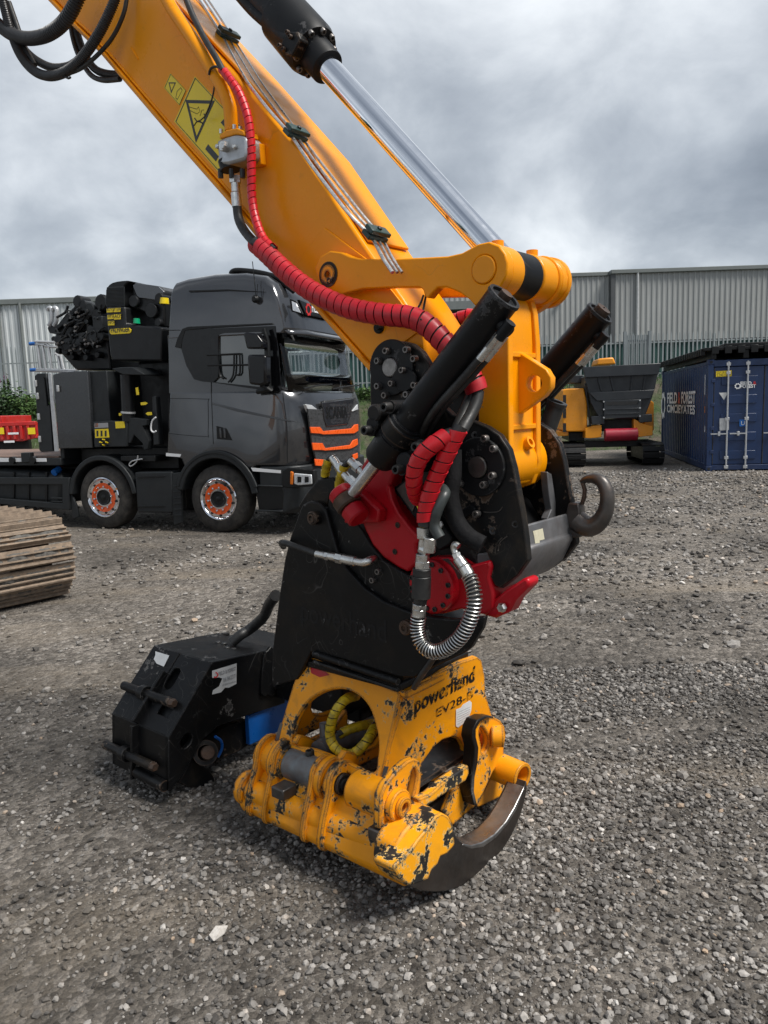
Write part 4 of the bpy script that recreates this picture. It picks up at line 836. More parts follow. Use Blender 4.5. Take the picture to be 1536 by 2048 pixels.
# raised edge strips and bare patches on the near plate
for a, b, c, d_ in (((742, 570), (720, 655), (735, 660), (762, 572)), ((272, 372), (245, 460), (262, 468), (283, 380))): Pp('bare_patch', zG(a, b, c, d_), (TLc-MF.v*.0012, TRc-MF.v*.0012, BRc-MF.v*.0012), .001, 'steel_dark', bn, bev=0)
Pp('red_primer_patch', zG((405, 110), (430, 122), (480, 145), (495, 158), (450, 168), (412, 150)), (TLc-MF.v*.0015, TRc-MF.v*.0015, BRc-MF.v*.0015), .0012, 'red_worn', bn, bev=0)
# lettering on the front plate
xF = Fc_-TRc; xF /= np.linalg.norm(xF); nF = np.cross(xF, bot_f-TRc); nF /= np.linalg.norm(nF); nF = nF if nF@(CAM-TRc) > 0 else -nF; yF = np.cross(nF, xF); yF = yF if yF[2] > 0 else -yF
onF = lambda x, y: hit(x, y, TRc, nF)
a_, b_ = onF(*zG4((350, 640))[0]), onF(*zG4((975, 300))[0]); xw = b_-a_; ww = np.linalg.norm(xw); xw /= ww; yw = np.cross(nF, xw); yw = yw if yw[2] > 0 else -yw
mk('maker_name', (lambda d_: ([v+nF*.0025 for v in d_[0]]+[v+nF*.0015-(xw*.004-yw*-.004) for v in d_[0]], d_[1]+[[i+len(d_[0]) for i in f] for f in d_[1]]))(text('powerhand', .062, a_, xw, yw, 0, wid=ww, off=.012, shear=.12)), 'print_worn', bf, smooth=0)
a2, b2 = onF(*zG4((575, 685))[0]), onF(*zG4((950, 480))[0]); x2 = b2-a2; w2 = np.linalg.norm(x2); x2 /= w2; y2 = np.cross(nF, x2); y2 = y2 if y2[2] > 0 else -y2
mk('model_name', (lambda d_: ([v+nF*.0025 for v in d_[0]], d_[1]))(text('EV28-B', .034, a2, x2, y2, 0, wid=w2, off=.004)), 'print_worn', bf, smooth=0)
sk = Pp('data_label', zG4((780, 610), (830, 590), (850, 560), (920, 518), (940, 540), (935, 620), (900, 720), (860, 750), (800, 795), (778, 780)), (TRc+nF*.003, Fc_+nF*.003, bot_f+nF*.003), .001, 'white_sticker', bf, bev=0)
for i in range(6):
    pa, pb = zG4((795, 640+24*i), (925-4*i, 580+24*i)); mk('label_print', tube([hit(*pa, TRc+nF*.0036, nF), hit(*pb, TRc+nF*.0036, nF)], .0009, 4), 'print_grey', sk)
# pivots and tines, near side
ax_ = lambda f, l=-.335, z=.333: MF.w(f, l, z)
mk('pivot_shaft', cyl(ax_(-.37), ax_(.38), .030, n=24), 'steel_dark', gp)
for a, b, r, m, nm in ((-.37, -.345, .085, 'yellow_worn', 'hub_disc'), (-.345, -.285, .070, 'yellow_worn', 'hub'), (-.283, -.255, .092, 'yellow_flaked', 'hub_disc'), (-.25, -.228, .076, 'yellow_flaked', 'hub_disc'), (-.226, -.055, .064, 'grey_sleeve', 'pivot_sleeve'), (-.053, -.030, .080, 'steel_dark', 'hub_disc'), (-.028, .010, .084, 'yellow_flaked', 'hub_disc'), (.030, .062, .086, 'yellow_flaked', 'hub_disc'), (.125, .285, .072, 'yellow_worn', 'pivot_tube')):
    mk(nm, ring(ax_(a), ax_(b), r, .031, 36), m, gp, bevel=.005)
    mk(nm, ring(ax_(a, .335), ax_(b, .335), r, .031, 28), m, gp, bevel=.004)
mk('bolt_boss', cyl(ax_(.060, -.36, .345), ax_(.088, -.36, .345), .042, n=24, ch=.005), 'black_rusty', gp); mk('bolt_hole', ring(ax_(.086, -.36, .345), ax_(.093, -.36, .345), .022, .011), 'screw_black', gp)
mk('sleeve_bolt', bolt(ax_(-.12)+ZV*.062, ZV, .016, .02), 'screw_black', gp)
mk('cross_cylinder', lathe(ax_(-.14, -.26, .37), MF.v, [(0, .05), (.04, .055), (.05, .04), (.5, .04), (.5, .055), (.55, .05)], 28), 'grey_sleeve', gp)
mk('cylinder_port', cyl(ax_(-.16, -.2, .39), ax_(-.17, -.2, .47), .025, .018, 16), 'grey_sleeve', gp)
for f0 in (-.23, .02):                               # curved saddle plates beside the cylinder
    mk('saddle_plate', plate([(-.33, .42), (-.30, .445), (-.27, .43), (-.22, .40), (-.12, .40), (-.02, .46), (-.02, .38), (-.12, .35), (-.28, .36)], lambda a, b, f0=f0: MF.w(f0, a, b), MF.u*.03), 'yellow_worn', gp, bevel=.004)
# tine plates from hubs down to the cross beam
def tine_arm(f0, t_, side, m='yellow_flaked'):
    P_t = [(-.345, .425), (-.29, .40), (-.262, .33), (-.285, .22), (-.33, .15), (-.40, .115), (-.462, .118), (-.482, .155), (-.462, .235), (-.425, .33), (-.405, .395)]
    mk('tine_arm', plate(smo([(a*side, b) for a, b in P_t], 3), lambda a, b: MF.w(f0, a, b), MF.u*t_), m, gp, bevel=.005)
for f0, t_ in ((-.362, .024), (-.262, .022), (-.045, .022), (.045, .028)): tine_arm(f0, t_, 1)
for f0, t_ in ((-.33, .03), (-.15, .03), (.05, .03)): tine_arm(f0, t_, -1)
for s_, fe in ((1, .455), (-1, .30)): mk('cross_beam', cyl(MF.w(-.39, -.405*s_, .20), MF.w(fe, -.385*s_, .20), .058, n=28, ch=.004), 'yellow_flaked', gp)
mk('beam_skin', plate([(-.345, .30), (-.375, .30), (-.440, .225), (-.468, .150), (-.452, .118), (-.40, .105), (-.36, .15)], lambda a, b: MF.w(-.415, a, b), MF.u*.86), 'yellow_worn', gp, bevel=.010)
mk('beam_end', ring(MF.w(-.435, -.41, .20), MF.w(-.395, -.41, .20), .070, .03), 'yellow_flaked', gp, bevel=.006)
for f0 in (-.20, .30): mk('stop_block', fbox(MF, f0, f0+.07, -.475, -.40, .255, .30), 'steel_dark', gp, bevel=.006)
mk('beam_tube_end', ring(MF.w(.26, .345, .212), MF.w(.462, .325, .205), .060, .042, 32), 'yellow_worn', gp, bevel=.004)
# front lugs with slots
nl = zG4((0, 1840), (10, 1500), (60, 1380), (170, 1240), (285, 1140), (350, 1112), (405, 1135), (435, 1190), (430, 1300), (405, 1480), (395, 1640), (330, 1720), (250, 1840))
Fp('front_lug', nl, .355, -.034, 'yellow_flaked', gp, holes=[smo(zG4((345, 1215), (372, 1235), (378, 1320), (330, 1540), (290, 1610), (262, 1590), (285, 1420), (320, 1270)), 2)], bev=.006)
q = MF.atu(800, 1612, .38)
mk('pivot_boss', join(ring(MF.w(.352, q[1], q[2]), MF.w(.385, q[1], q[2]), .058, .02, 32)), 'yellow_worn', gp, bevel=.005)
mk('pivot_boss', ring(MF.w(.384, q[1], q[2]), MF.w(.405, q[1], q[2]), .036, .018, 28), 'yellow_flaked', gp, bevel=.003)
flg = zG4((960, 800), (1000, 720), (1080, 682), (1165, 682), (1235, 722), (1280, 790), (1292, 880), (1272, 980), (1270, 1110), (1160, 1250), (1105, 1370), (1000, 1600), (962, 1590), (942, 1450), (950, 1300), (980, 1150), (988, 1000), (962, 900))
Fp('front_lug', flg, .355, -.034, 'yellow_flaked', gp, holes=[smo(zG4((1025, 800), (1060, 800), (1110, 880), (1118, 960), (1080, 1055), (1045, 1050), (1035, 960), (1015, 870)), 2)], bev=.006)
rim = zG4((960, 800), (1000, 720), (1080, 682), (1165, 682), (1160, 700), (1085, 702), (1025, 740), (985, 815), (985, 895), (1012, 1000), (1003, 1155), (972, 1305), (965, 1450), (1000, 1600), (962, 1590), (930, 1450), (935, 1300), (965, 1150), (972, 1000), (945, 900))
Fp('lug_rim', rim, .375, -.055, 'black_worn', gp, bev=.006)
q = MF.atu(*zG4((1258, 880))[0], .39)
mk('pivot_boss', ring(MF.w(.35, q[1]-.03, q[2]), MF.w(.392, q[1], q[2]), .045, .02, 28), 'yellow_flaked', gp, bevel=.004)
Fp('gusset', zG4((1270, 1090), (1160, 1240), (1000, 1600), (1010, 1610), (1330, 1460), (1400, 1380), (1380, 1200)), .30, -.02, 'yellow_worn', gp, bev=.004)
cbp = zG4((395, 1530), (520, 1480), (700, 1320), (860, 1215), (905, 1180), (915, 1260), (880, 1340), (700, 1450), (540, 1560), (420, 1640))
Fp('cross_bar', cbp, .385, -.04, 'yellow_claw', gp, bev=.005)
Fp('inner_web', zG4((650, 1660), (730, 1450), (900, 1340), (985, 1590), (740, 1800)), .32, -.02, 'yellow_flaked', gp, bev=.003)
# claws
FC = .50
clw = zG3((540, 940), (580, 1010), (640, 1060), (740, 1100), (860, 1110), (980, 1090), (1100, 1030), (1220, 930), (1320, 820), (1400, 700), (1470, 540), (1510, 380), (1512, 300), (1495, 350), (1425, 495), (1362, 600), (1280, 690), (1190, 748), (1110, 770), (1050, 757), (1000, 712), (962, 625), (930, 562), (890, 540), (850, 565), (800, 640), (720, 735), (655, 830), (600, 880))
cpts = lz(clw, FC); lo = min(p[1] for p in cpts); cpts = [(a, max(b-lo*0, .004) if b < .004 else b) for a, b in cpts]
Flz('front_claw', smo(cpts, 2), FC, -.085, 'claw_steel', gp, bev=.010, seg=3)
Flz('claw_root', lz(zG3((533, 942), (552, 905), (596, 874), (651, 822), (716, 727), (796, 632), (846, 556), (890, 531), (936, 556), (968, 622), (985, 765), (930, 830), (880, 850), (860, 905), (810, 960), (790, 1020), (700, 1050), (640, 1066), (578, 1016)), FC), FC+.0025, -.0905, 'yellow_claw', gp, bev=.006)
Fp('blade_edge', zG3((1500, 340), (1425, 495), (1362, 600), (1280, 690), (1190, 748), (1110, 770), (1050, 757), (1040, 775), (1110, 800), (1195, 785), (1290, 715), (1375, 615), (1440, 510)), FC+.002, -.08, 'blade_steel', gp, bev=.004)
Fp('claw_shoulder', zG3((545, 930), (560, 785), (620, 680), (720, 560), (765, 520), (835, 500), (885, 535), (850, 570), (800, 645), (720, 740), (655, 840), (640, 950)), FC-.05, -.10, 'yellow_flaked', gp, bev=.012)
icl = [((a+.57)*.85-.43, min(b, .15)*.9+.004) for a, b in cpts]
for f0 in (-.30, -.02): Flz('claw', smo(icl, 1), f0, .05, 'claw_steel', gp, bev=.012)
for f0 in (-.16, .14): Flz('claw', smo([(-a, b+.004) for a, b in icl], 1), f0, .05, 'claw_steel', gp, bev=.012)
# hoses inside the body
for pts in ([(715, 1390, -.10), (690, 1400, -.20), (668, 1430, -.25), (660, 1470, -.26), (675, 1500, -.26), (705, 1508, -.24), (735, 1480, -.2), (750, 1450, -.12)], [(676, 1470, -.16), (700, 1458, -.12), (730, 1450, -.06), (752, 1446, 0)]):
    ph = path([p for p in pts], 8); mk('feed_hose', tube(ph, .0155, 10), 'hose_black', gp); mk('hose_guard', spiral(ph, .0195, .030, .84, flare=.0015), 'yellow_wrap', gp)
mk('inner_shaft', cyl(MF.w(.05, .05, .30), MF.w(.05, .05, .70), .022, n=14), 'black_worn', gp)
mk('body_floor', fbox(MF, -.28, .28, -.28, .28, .30, .32), 'black_rusty', gp)
hose('drain_hose', [(872, 1308, -.26), (858, 1330, -.255), (842, 1352, -.25), (828, 1376, -.235)], .011, par=gp)

# saw unit
FS = -.88
sw = zS((860, 325), (875, 320), (1180, 255), (1340, 215), (1420, 205), (1420, 640), (1130, 735), (900, 820), (780, 930), (720, 1050), (600, 1240), (530, 1322), (528, 900), (545, 870))
Fp('saw_side', sw, FS, -.03, 'black_worn', gp, holes=[smo(zS((620, 930), (660, 875), (700, 880), (708, 920), (670, 980), (630, 985)), 2)], bev=.004)
slz = lz(sw, FS)
Flz('saw_side', slz, FS-.47, .03, 'black_worn', gp, bev=.004)
tp0, tp1, tm, tb_ = [slz[i] for i in (0, 3, 12, 11)]
def pan(name, a, b, u0, u1, t_, mt='black_worn', holes=(), bev=.004):       # bent sheet panel spanning f
    d_ = np.array([0.0, b[0]-a[0], b[1]-a[1]]); dd = MF.v*d_[1]+ZV*d_[2]; ln = np.linalg.norm(dd); dd /= ln; nn = np.cross(MF.u, dd); nn = nn if nn@(CAM-MF.w(FS, *a)) > 0 else -nn
    return mk(name, plate([(u0, 0), (u1, 0), (u1, ln), (u0, ln)], lambda u, s: MF.w(u, *a)+dd*s, -nn*t_, holes), mt, gp, bevel=bev)
u0, u1 = FS-.47, FS-.001
rr_ = lambda cx, cy, w_2, h_2: [(cx-w_2, cy-h_2), (cx+w_2, cy-h_2), (cx+w_2, cy+h_2), (cx-w_2, cy+h_2)]
dl = math.hypot(tp0[0]-tm[0], tp0[1]-tm[1])
pan('saw_lid', tp0, tp1, u0, u1, .014)
pan('saw_end_upper', tp0, tm, u1-.245, u1+.0, .014, holes=[smo(rr_(u1-.20, dl*.34, .028, .045), 3), rr_(u1-.12, dl*.74, .045, .022)])
pan('saw_end_upper', tp0, tm, u0, u1-.252, .014)
pan('saw_end_lower', tm, tb_, u1-.245, u1, .014); pan('saw_end_lower', tm, tb_, u0, u1-.252, .014)
mk('saw_core', plate([(tp0[0]+.03, tp0[1]-.03), (tp1[0], tp1[1]-.03), (tp1[0], tp1[1]-.25), (tb_[0]+.16, tb_[1]+.16), (tb_[0]+.03, tb_[1]+.02), (tm[0]+.03, tm[1])], lambda a, b: MF.w(FS-.44, a, b), MF.u*.38), 'truck_black', gp)
mv = lambda x, y, a, b, o: hit(x, y, MF.w(FS, *a), np.cross(MF.u, MF.v*(b[0]-a[0])+ZV*(b[1]-a[1])))+(-MF.v)*o
for a, b, seg_ in (((220, 490), (590, 620), (tp0, tm)), ((80, 940), (445, 1105), (tm, tb_))):
    A_, B_ = [mv(*p, *seg_, .028) for p in zS(a, b)]; D_ = (B_-A_)/np.linalg.norm(B_-A_)
    sh = mk('hinge_bar', cyl(A_, B_, .0215, n=18, ch=.003), 'black_rusty', gp); mk('hinge_bolt', hexb(B_, D_, .021, .022), 'steel_rust', sh); mk('hinge_eye', ring(A_+D_*.16, A_+D_*.20, .036, .02), 'black_worn', sh)
mk('hinge_bar', cyl(*[mv(*p, tm, tb_, .01) for p in zS((300, 1160), (515, 1270))], .026, n=16), 'black_rusty', gp)
ctr = u1-.2485
for a, b, o in ((tp0, tm, .0), (tm, tb_, .0)):
    dd = MF.v*(b[0]-a[0])+ZV*(b[1]-a[1]); nn = np.cross(MF.u, dd); nn /= np.linalg.norm(nn); nn = nn if nn@(CAM-MF.w(FS, *a)) > 0 else -nn
    mk('center_rib', bar(MF.w(ctr, *a)+dd*(.3 if a is tp0 else 0)+nn*.012, MF.w(ctr, *b)+nn*.012, MF.u*.009, nn*.024), 'black_worn', gp, bevel=.004)
L1 = Fp('contact_label', zS((862, 390), (1050, 333), (1048, 490), (990, 520), (960, 520), (930, 555), (862, 572), (868, 540), (915, 510), (940, 450), (915, 440), (862, 445)), FS+.003, -.001, 'white_sticker', gp, bev=0)
def ftext(s, px_a, px_b, f, h, mat, par, off=.0):
    a, b = wf(*px_a, f), wf(*px_b, f); x = b-a; w_2 = np.linalg.norm(x); x /= w_2; y = np.cross(MF.u, x); y = y if y[2] > 0 else -y
    v, fc = text(s, h, a, x, y, 0, wid=w_2, off=off); return mk('label_print', (v, fc), mat, par, smooth=0)
ftext('FIELD & FOREST', *zS((912, 428), (1046, 385)), FS+.0045, .017, 'print_grey', L1, .02); ftext('06 862371', *zS((948, 478), (1046, 442)), FS+.0045, .020, 'print_grey', L1); ftext('info@fieldandforest', *zS((938, 508), (1046, 476)), FS+.0045, .009, 'print_grey', L1)
mk('label_print', ring(wf(*zS((886, 422))[0], FS+.0045), wf(*zS((886, 422))[0], FS+.005), .014, .008, 10), 'print_red', L1)
def onE(px, o=.002): nn = np.cross(MF.u, MF.v*(tm[0]-tp0[0])+ZV*(tm[1]-tp0[1])); nn /= np.linalg.norm(nn); nn = nn if nn@(CAM-MF.w(FS, *tp0)) > 0 else -nn; return [hit(x, y, MF.w(FS, *tp0)+nn*o, nn) for x, y in px], nn
pe_, nn = onE(zS((425, 240), (532, 272), (490, 358), (435, 335), (412, 300), (425, 270)), .003); mk('blank_label', (pe_, [list(range(len(pe_)))]), 'white_sticker', gp, smooth=0)
for x, y in zS((908, 190), (955, 200), (978, 232), (1025, 242)): mk('lid_bolt', hexb(MF.w(*MF.atz(x, y, tp1[1]+.002)), ZV, .017, .018), 'screw_black', gp)
for x, y in zS((1335, 330), (1335, 415), (1335, 500)): mk('side_bolt', hexb(wf(x, y, FS), MF.u, .020, .02), 'screw_black', gp)
Fp('side_gusset', smo(zS((1260, 290), (1290, 235), (1340, 220), (1350, 560), (1290, 575), (1240, 570)), 2), FS+.018, -.02, 'black_worn', gp, bev=.004)
Fp('guide_bar', zS((1140, 735), (1420, 620), (1480, 610), (1480, 800), (1345, 870), (1150, 962), (1145, 840)), FS-.02, -.03, 'blue_bar', gp, bev=.003)
Fp('saw_motor', smo(zS((720, 1050), (780, 930), (900, 850), (1130, 760), (1150, 960), (960, 1060), (860, 1110), (760, 1110)), 2), FS-.06, -.22, 'black_rusty', gp, bev=.01)
mk('chain_sprocket', ring(wf(*zS((810, 1020))[0], FS+.012), wf(*zS((810, 1020))[0], FS-.03), .058, .036, 28), 'black_rusty', gp); mk('sprocket_nut', cyl(wf(*zS((830, 1020))[0], FS+.04), wf(*zS((815, 1020))[0], FS-.06), .032, n=20, ch=.004), 'steel_rust', gp)
mk('bar_edge', tube(smo([wf(*p, FS+.004) for p in zS((885, 895), (930, 930), (935, 990), (905, 1055))], 4, False), .007, 8), 'blue_bar', gp)
Fp('discharge_tooth', zS((600, 1250), (700, 1080), (840, 1140), (880, 1210), (888, 1300), (830, 1280), (770, 1290), (680, 1290)), FS-.03, -.05, 'black_rusty', gp, bev=.006)
mk('saw_mount', fbox(MF, FS-.42, -.30, .17, .40, .30, .545), 'black_worn', gp, bevel=.01)
mk('saw_mount', fbox(MF, -.5, -.25, .0, .40, .40, .56), 'black_worn', gp, bevel=.01)
hose('saw_hose', [(*zS((1010, 175))[0], .06), (*zS((1080, 115))[0], .10), (*zS((1130, 85))[0], .14), (*zS((1190, 40))[0], .16), (*zS((1260, -30))[0], .14), (*zS((1300, -120))[0], .05), (*zS((1350, -190))[0], -.02)], .027, par=gp)

# ------------------------------------------------------------------ industrial buildings, fence, hoarding
def sheet(x0, x1, y, z0, z1, pitch, depth):          # trapezoidal cladding, ribs as geometry
    xs, n = [], int((x1-x0)/pitch)
    for i in range(n):
        b = x0+(x1-x0)*i/n; p = (x1-x0)/n; xs += [(b, 0), (b+.42*p, 0), (b+.55*p, depth), (b+.87*p, depth)]
    xs.append((x1, 0)); V = [(x, y-d_, z0) for x, d_ in xs]+[(x, y-d_, z1) for x, d_ in xs]; m = len(xs)
    return V, [[i, i+1, i+1+m, i+m] for i in range(m-1)]
def xbox(x0, x1, y0, y1, z0, z1): return boxc(((x0+x1)/2, (y0+y1)/2, (z0+z1)/2), (1, 0, 0), (0, 1, 0), (0, 0, 1), x1-x0, y1-y0, z1-z0)
BY = 41.0
def onb(x, y): return hit(x, y, np.array([0, BY, 0]), np.array([0, 1.0, 0]))
bl = thing('warehouse', 'pale grey metal-clad warehouse behind the truck', 'building', (-25, BY, 2.3))
zt = onb(45, 598)[2]
mk('wall', sheet(-62, -3.0, BY, 2.2, zt-.25, .30, .045), 'clad_light', bl, smooth=0, recalc=False)
mk('backing_wall', xbox(-62, -3.0, BY+.06, BY+22, 2.2, zt-.28), 'clad_light', bl)
mk('eaves_flashing', xbox(-62.1, -2.9, BY-.16, BY+.3, zt-.28, zt), 'flashing', bl, bevel=.03)
mk('roof', ([(-62, BY, zt-.02), (-2.9, BY, zt-.02), (-2.9, BY+11, zt+1.0), (-62, BY+11, zt+1.0)], [[0, 1, 2, 3]]), 'flashing', bl)
for x in (44, 215, 1): 
    px_ = onb(x, 640)[0]; mk('downpipe', cyl((px_, BY-.14, 2.3), (px_, BY-.14, zt-.2), .075, n=10), 'flashing', bl)
br = thing('warehouse', 'mid grey metal-clad warehouse behind the blue container', 'building', (20, BY, 2.3))
zr1, zr2 = onb(1120, 547)[2], onb(1400, 537)[2]; xs_ = onb(1220, 600)[0]
mk('wall', sheet(-2.9, xs_, BY, 2.2, zr1-.15, .27, .04), 'clad_grey', br, smooth=0, recalc=False)
mk('wall', sheet(xs_+.02, 64, BY-.35, 2.2, zr2-.15, .27, .04), 'clad_grey', br, smooth=0, recalc=False)
mk('backing_wall', xbox(-2.9, 64, BY+.06, BY+24, 2.2, zr1-.18), 'clad_grey', br)
mk('corner_flashing', xbox(xs_-.08, xs_+.14, BY-.46, BY+.1, 2.2, zr2-.1), 'flashing_dark', br)
mk('eaves_flashing', xbox(-2.95, xs_-.1, BY-.12, BY+.3, zr1-.2, zr1), 'flashing', br, bevel=.02)
mk('eaves_flashing', xbox(xs_-.1, 64, BY-.55, BY+.3, zr2-.2, zr2), 'flashing', br, bevel=.02)
x_ = onb(1269, 600)[0]; mk('downpipe', cyl((x_, BY-.47, 2.3), (x_, BY-.47, zr2-.15), .07, n=10), 'pvc_pipe', br)
x_ = onb(1121, 575)[0]; mk('wall_camera', xbox(x_-.1, x_+.1, BY-.35, BY-.05, onb(1121, 598)[2]-.06, onb(1121, 598)[2]+.06), 'print_white', br)
da, db = onb(860, 623), onb(960, 660); mk('loading_door', xbox(da[0], db[0], BY-.06, BY-.02, 2.3, da[2]), 'opening_dark', br); mk('door_canopy', xbox(da[0]-.5, db[0]+.5, BY-1.0, BY-.05, da[2]-.05, da[2]+.35), 'flashing', br)
hd_ = thing('hoarding', 'dark green sheeted hoarding standing behind the palisade fence', 'hoarding', (8, 33.6, 2.3))
hx0, hx1 = hit(560, 700, np.array([0, 33.6, 0]), np.array([0, 1.0, 0]))[0], 22.0; npn = 14
for i in range(npn):
    a = hx0+(hx1-hx0)*i/npn; b = hx0+(hx1-hx0)*(i+1)/npn-.015; mk('sheet_panel', sheet(a, b, 33.6, 2.2, 4.12, .22, .04), 'green_sheet', hd_, smooth=0, recalc=False)
mk('top_rail', xbox(hx0, hx1, 33.5, 33.62, 4.12, 4.2), 'flashing_dark', hd_)
FY = 32.0
fn = thing('palisade_fence', 'long galvanised steel palisade fence on top of the bank', 'fence', (0, FY, 2.4))
ftop = lambda x: 4.46-.016*x*(1 if x < 0 else .25)
pv = [(-.029, 0), (.029, 0), (.029, .93), (.010, 1.0), (-.010, 1.0), (-.029, .93)]
V, F_ = plate(pv, lambda a, b: np.array([a, -.012 if False else 0, b]), (0, .012, 0)); pme = None
i = 0; x = -22.0
while x < 21.5 and i < 298:
    if pme is None:
        pme = bpy.data.meshes.new('pale'); pme.from_pydata([tuple(v) for v in V], [], F_); pme.materials.append(M['fence_galv'])
    o = bpy.data.objects.new('pale', pme); col.objects.link(o); o.parent = fn; zb = 2.3; o.location = (x, random.uniform(-.006, .006), zb-2.4); o.scale = (1, 1, ftop(x)-zb+random.uniform(-.03, .03)); o.rotation_euler = (0, random.uniform(-.008, .008), 0)
    x += .176; i += 1
for zz_ in (2.75, 4.0): mk('rail', xbox(-22, 21.5, FY+.02, FY+.06, zz_, zz_+.05), 'fence_galv', fn)
for x in np.arange(-22, 22, 2.75): mk('post', xbox(x-.05, x+.05, FY+.06, FY+.16, 2.2, ftop(x)-.1), 'fence_dark', fn)
gt = thing('fence_gate', 'closely barred blue grey gate panel standing in front of the palisade fence', 'gate', (10.5, 31.6, 2.4))
gx0, gx1 = [hit(q, 700, np.array([0, 31.6, 0]), np.array([0, 1.0, 0]))[0] for q in (1250, 1299)]
for x in (gx0, gx1): mk('gate_post', xbox(x-.06, x+.06, 31.55, 31.67, 2.2, 4.45), 'fence_dark', gt)
for k in range(10): x = gx0+.1+(gx1-gx0-.2)*k/9; mk('bar', xbox(x-.022, x+.022, 31.58, 31.62, 2.4, 4.30), 'fence_dark', gt)
for z_ in (2.6, 4.05): mk('rail', xbox(gx0, gx1, 31.62, 31.66, z_, z_+.06), 'fence_dark', gt)

# ------------------------------------------------------------------ vegetation
def foliage(c, rad, n, size, seed, clumps=9, tall=0):
    g = np.random.default_rng(seed); V, F_ = [], []; c = np.asarray(c, float); rad = np.asarray(rad, float)
    cl = []
    for k in range(clumps):
        d_ = g.normal(size=3); d_ /= np.linalg.norm(d_); cl.append(c+d_*rad*(.25+.6*g.random()))
    for k in range(n):
        p = cl[g.integers(clumps)]+g.normal(size=3)*rad*.26
        if p[2] < c[2]-rad[2]: p[2] = c[2]-rad[2]*g.random()
        a = g.normal(size=3); a /= np.linalg.norm(a); a[2] = a[2]*.6+(.5 if tall else 0); b = np.cross(a, g.normal(size=3)); b /= np.linalg.norm(b)+1e-9
        s = size*(.5+g.random()); i = len(V); V += [p-a*s, p+b*s*.36, p+a*s, p-b*s*.36]; F_.append([i, i+1, i+2, i+3])
    return V, F_
def bush(name, label, cat, base, rad, n, size, mat, seed, group=None, stems=5):
    base = np.asarray(base, float); t_ = thing(name, label, cat, base, group); g = np.random.default_rng(seed+50)
    mk('foliage', foliage(base+np.array([0, 0, rad[2]*.95]), rad, n, size, seed), mat, t_, smooth=0, recalc=False)
    for k in range(stems):
        e_ = base+np.array([(g.random()-.5)*rad[0]*1.3, (g.random()-.5)*rad[1], rad[2]*(1.0+.7*g.random())]); m_ = (base+e_)/2+np.array([(g.random()-.5)*.2, 0, .05]); mk('stem', tube(smo([base-np.array([0, 0, .08]), m_, e_], 3, False), [.022]*3+[.018]*3+[.008], 5), 'stem', t_)
    return t_
def onbank(x, y):        # first bank point met by the pixel's ray
    d_ = ray(x, y)
    for t_ in np.arange(24, 40, .05):
        p = CAM+d_*(t_/d_[1])
        if p[2] <= bankz(p[0], p[1]): return p
    return gnd(x, y)
for i, (x, y, rad, n, sz, mt, lab) in enumerate((
        (18, 838, (1.0, .7, .75), 1500, .085, 'leaf_dark', 'low dark green bush at the left edge below the fence'),
        (58, 838, (.8, .6, .55), 1300, .085, 'leaf_green', 'spreading green bush on the bank behind the red skip'),
        (45, 795, (.9, .5, .5), 1000, .08, 'leaf_green', 'green bush higher up the bank beside the truck headboard'),
        (108, 790, (.55, .5, .9), 700, .08, 'leaf_olive', 'olive green shrub showing through the crane stabiliser rails'),
        (732, 800, (.55, .4, .28), 700, .07, 'leaf_green', 'tuft of bright weeds right of the truck windscreen'),
        (1098, 802, (.6, .5, .5), 900, .08, 'leaf_green', 'green bush between the black cylinder and the yellow crusher'),
        (1085, 825, (.45, .4, .35), 500, .08, 'leaf_dark', 'small dark weed clump behind the black tilt cylinder'),
        (1372, 745, (.75, .5, .8), 900, .085, 'leaf_olive', 'loose olive sapling growing through the fence above the container'))):
    p = onbank(x, y); bush('bush', lab, 'bush', p-np.array([0, 0, .05]), rad, n, sz, mt, 20+i, 'bushes on the bank')
for i, (x, y, hgt, lab) in enumerate(((8, 800, 1.9, 'tall pink flowering weed at the far left edge'), (27, 800, 1.6, 'tall pink flowering weed second from the left edge'), (16, 806, 1.3, 'shorter flowering weed between the two tall ones'))):
    p = onbank(x, y); t_ = thing('flowering_weed', lab, 'weed', p, 'flowering weeds on the bank'); g = np.random.default_rng(90+i)
    for k in range(4):
        tip = p+np.array([(g.random()-.5)*.6, (g.random()-.5)*.3, hgt*(.8+.3*g.random())]); mk('stem', tube([p+np.array([(g.random()-.5)*.15, 0, -.05]), (p+tip)/2+np.array([.03, 0, .1]), tip], [.014, .011, .006], 5), 'stem', t_)
        mk('foliage', foliage((p+tip)/2+np.array([0, 0, .05]), (.13, .13, hgt*.42), 120, .075, 300+i*9+k, 6), 'leaf_green', t_, smooth=0, recalc=False)
        mk('flower_spike', foliage(tip-np.array([0, 0, .1]), (.045, .045, .18), 50, .035, 400+i*9+k, 4), 'flower_pink', t_, smooth=0, recalc=False)
g = np.random.default_rng(61); V, F_ = [], []
for k in range(9000):                              # rough grass over the slope
    x = g.uniform(-24, 24); y = 27.0+5*g.random()**.7
    if math.sin(x*.9+y*.7)+math.sin(x*.37-1)+.9*g.random() < .15: continue
    z = bankz(x, y); h_ = .10+.22*g.random(); a = g.uniform(0, 6.3); w_2 = .02; i = len(V); lean = g.normal(size=2)*.08
    V += [(x-math.cos(a)*w_2, y-math.sin(a)*w_2, z-.02), (x+math.cos(a)*w_2, y+math.sin(a)*w_2, z-.02), (x+lean[0], y+lean[1], z+h_)]; F_.append([i, i+1, i+2])
mk('grass', (V, F_), 'leaf_green', kind='stuff', label='rough green grass on the bank below the fence', cat='grass', smooth=0, recalc=False)

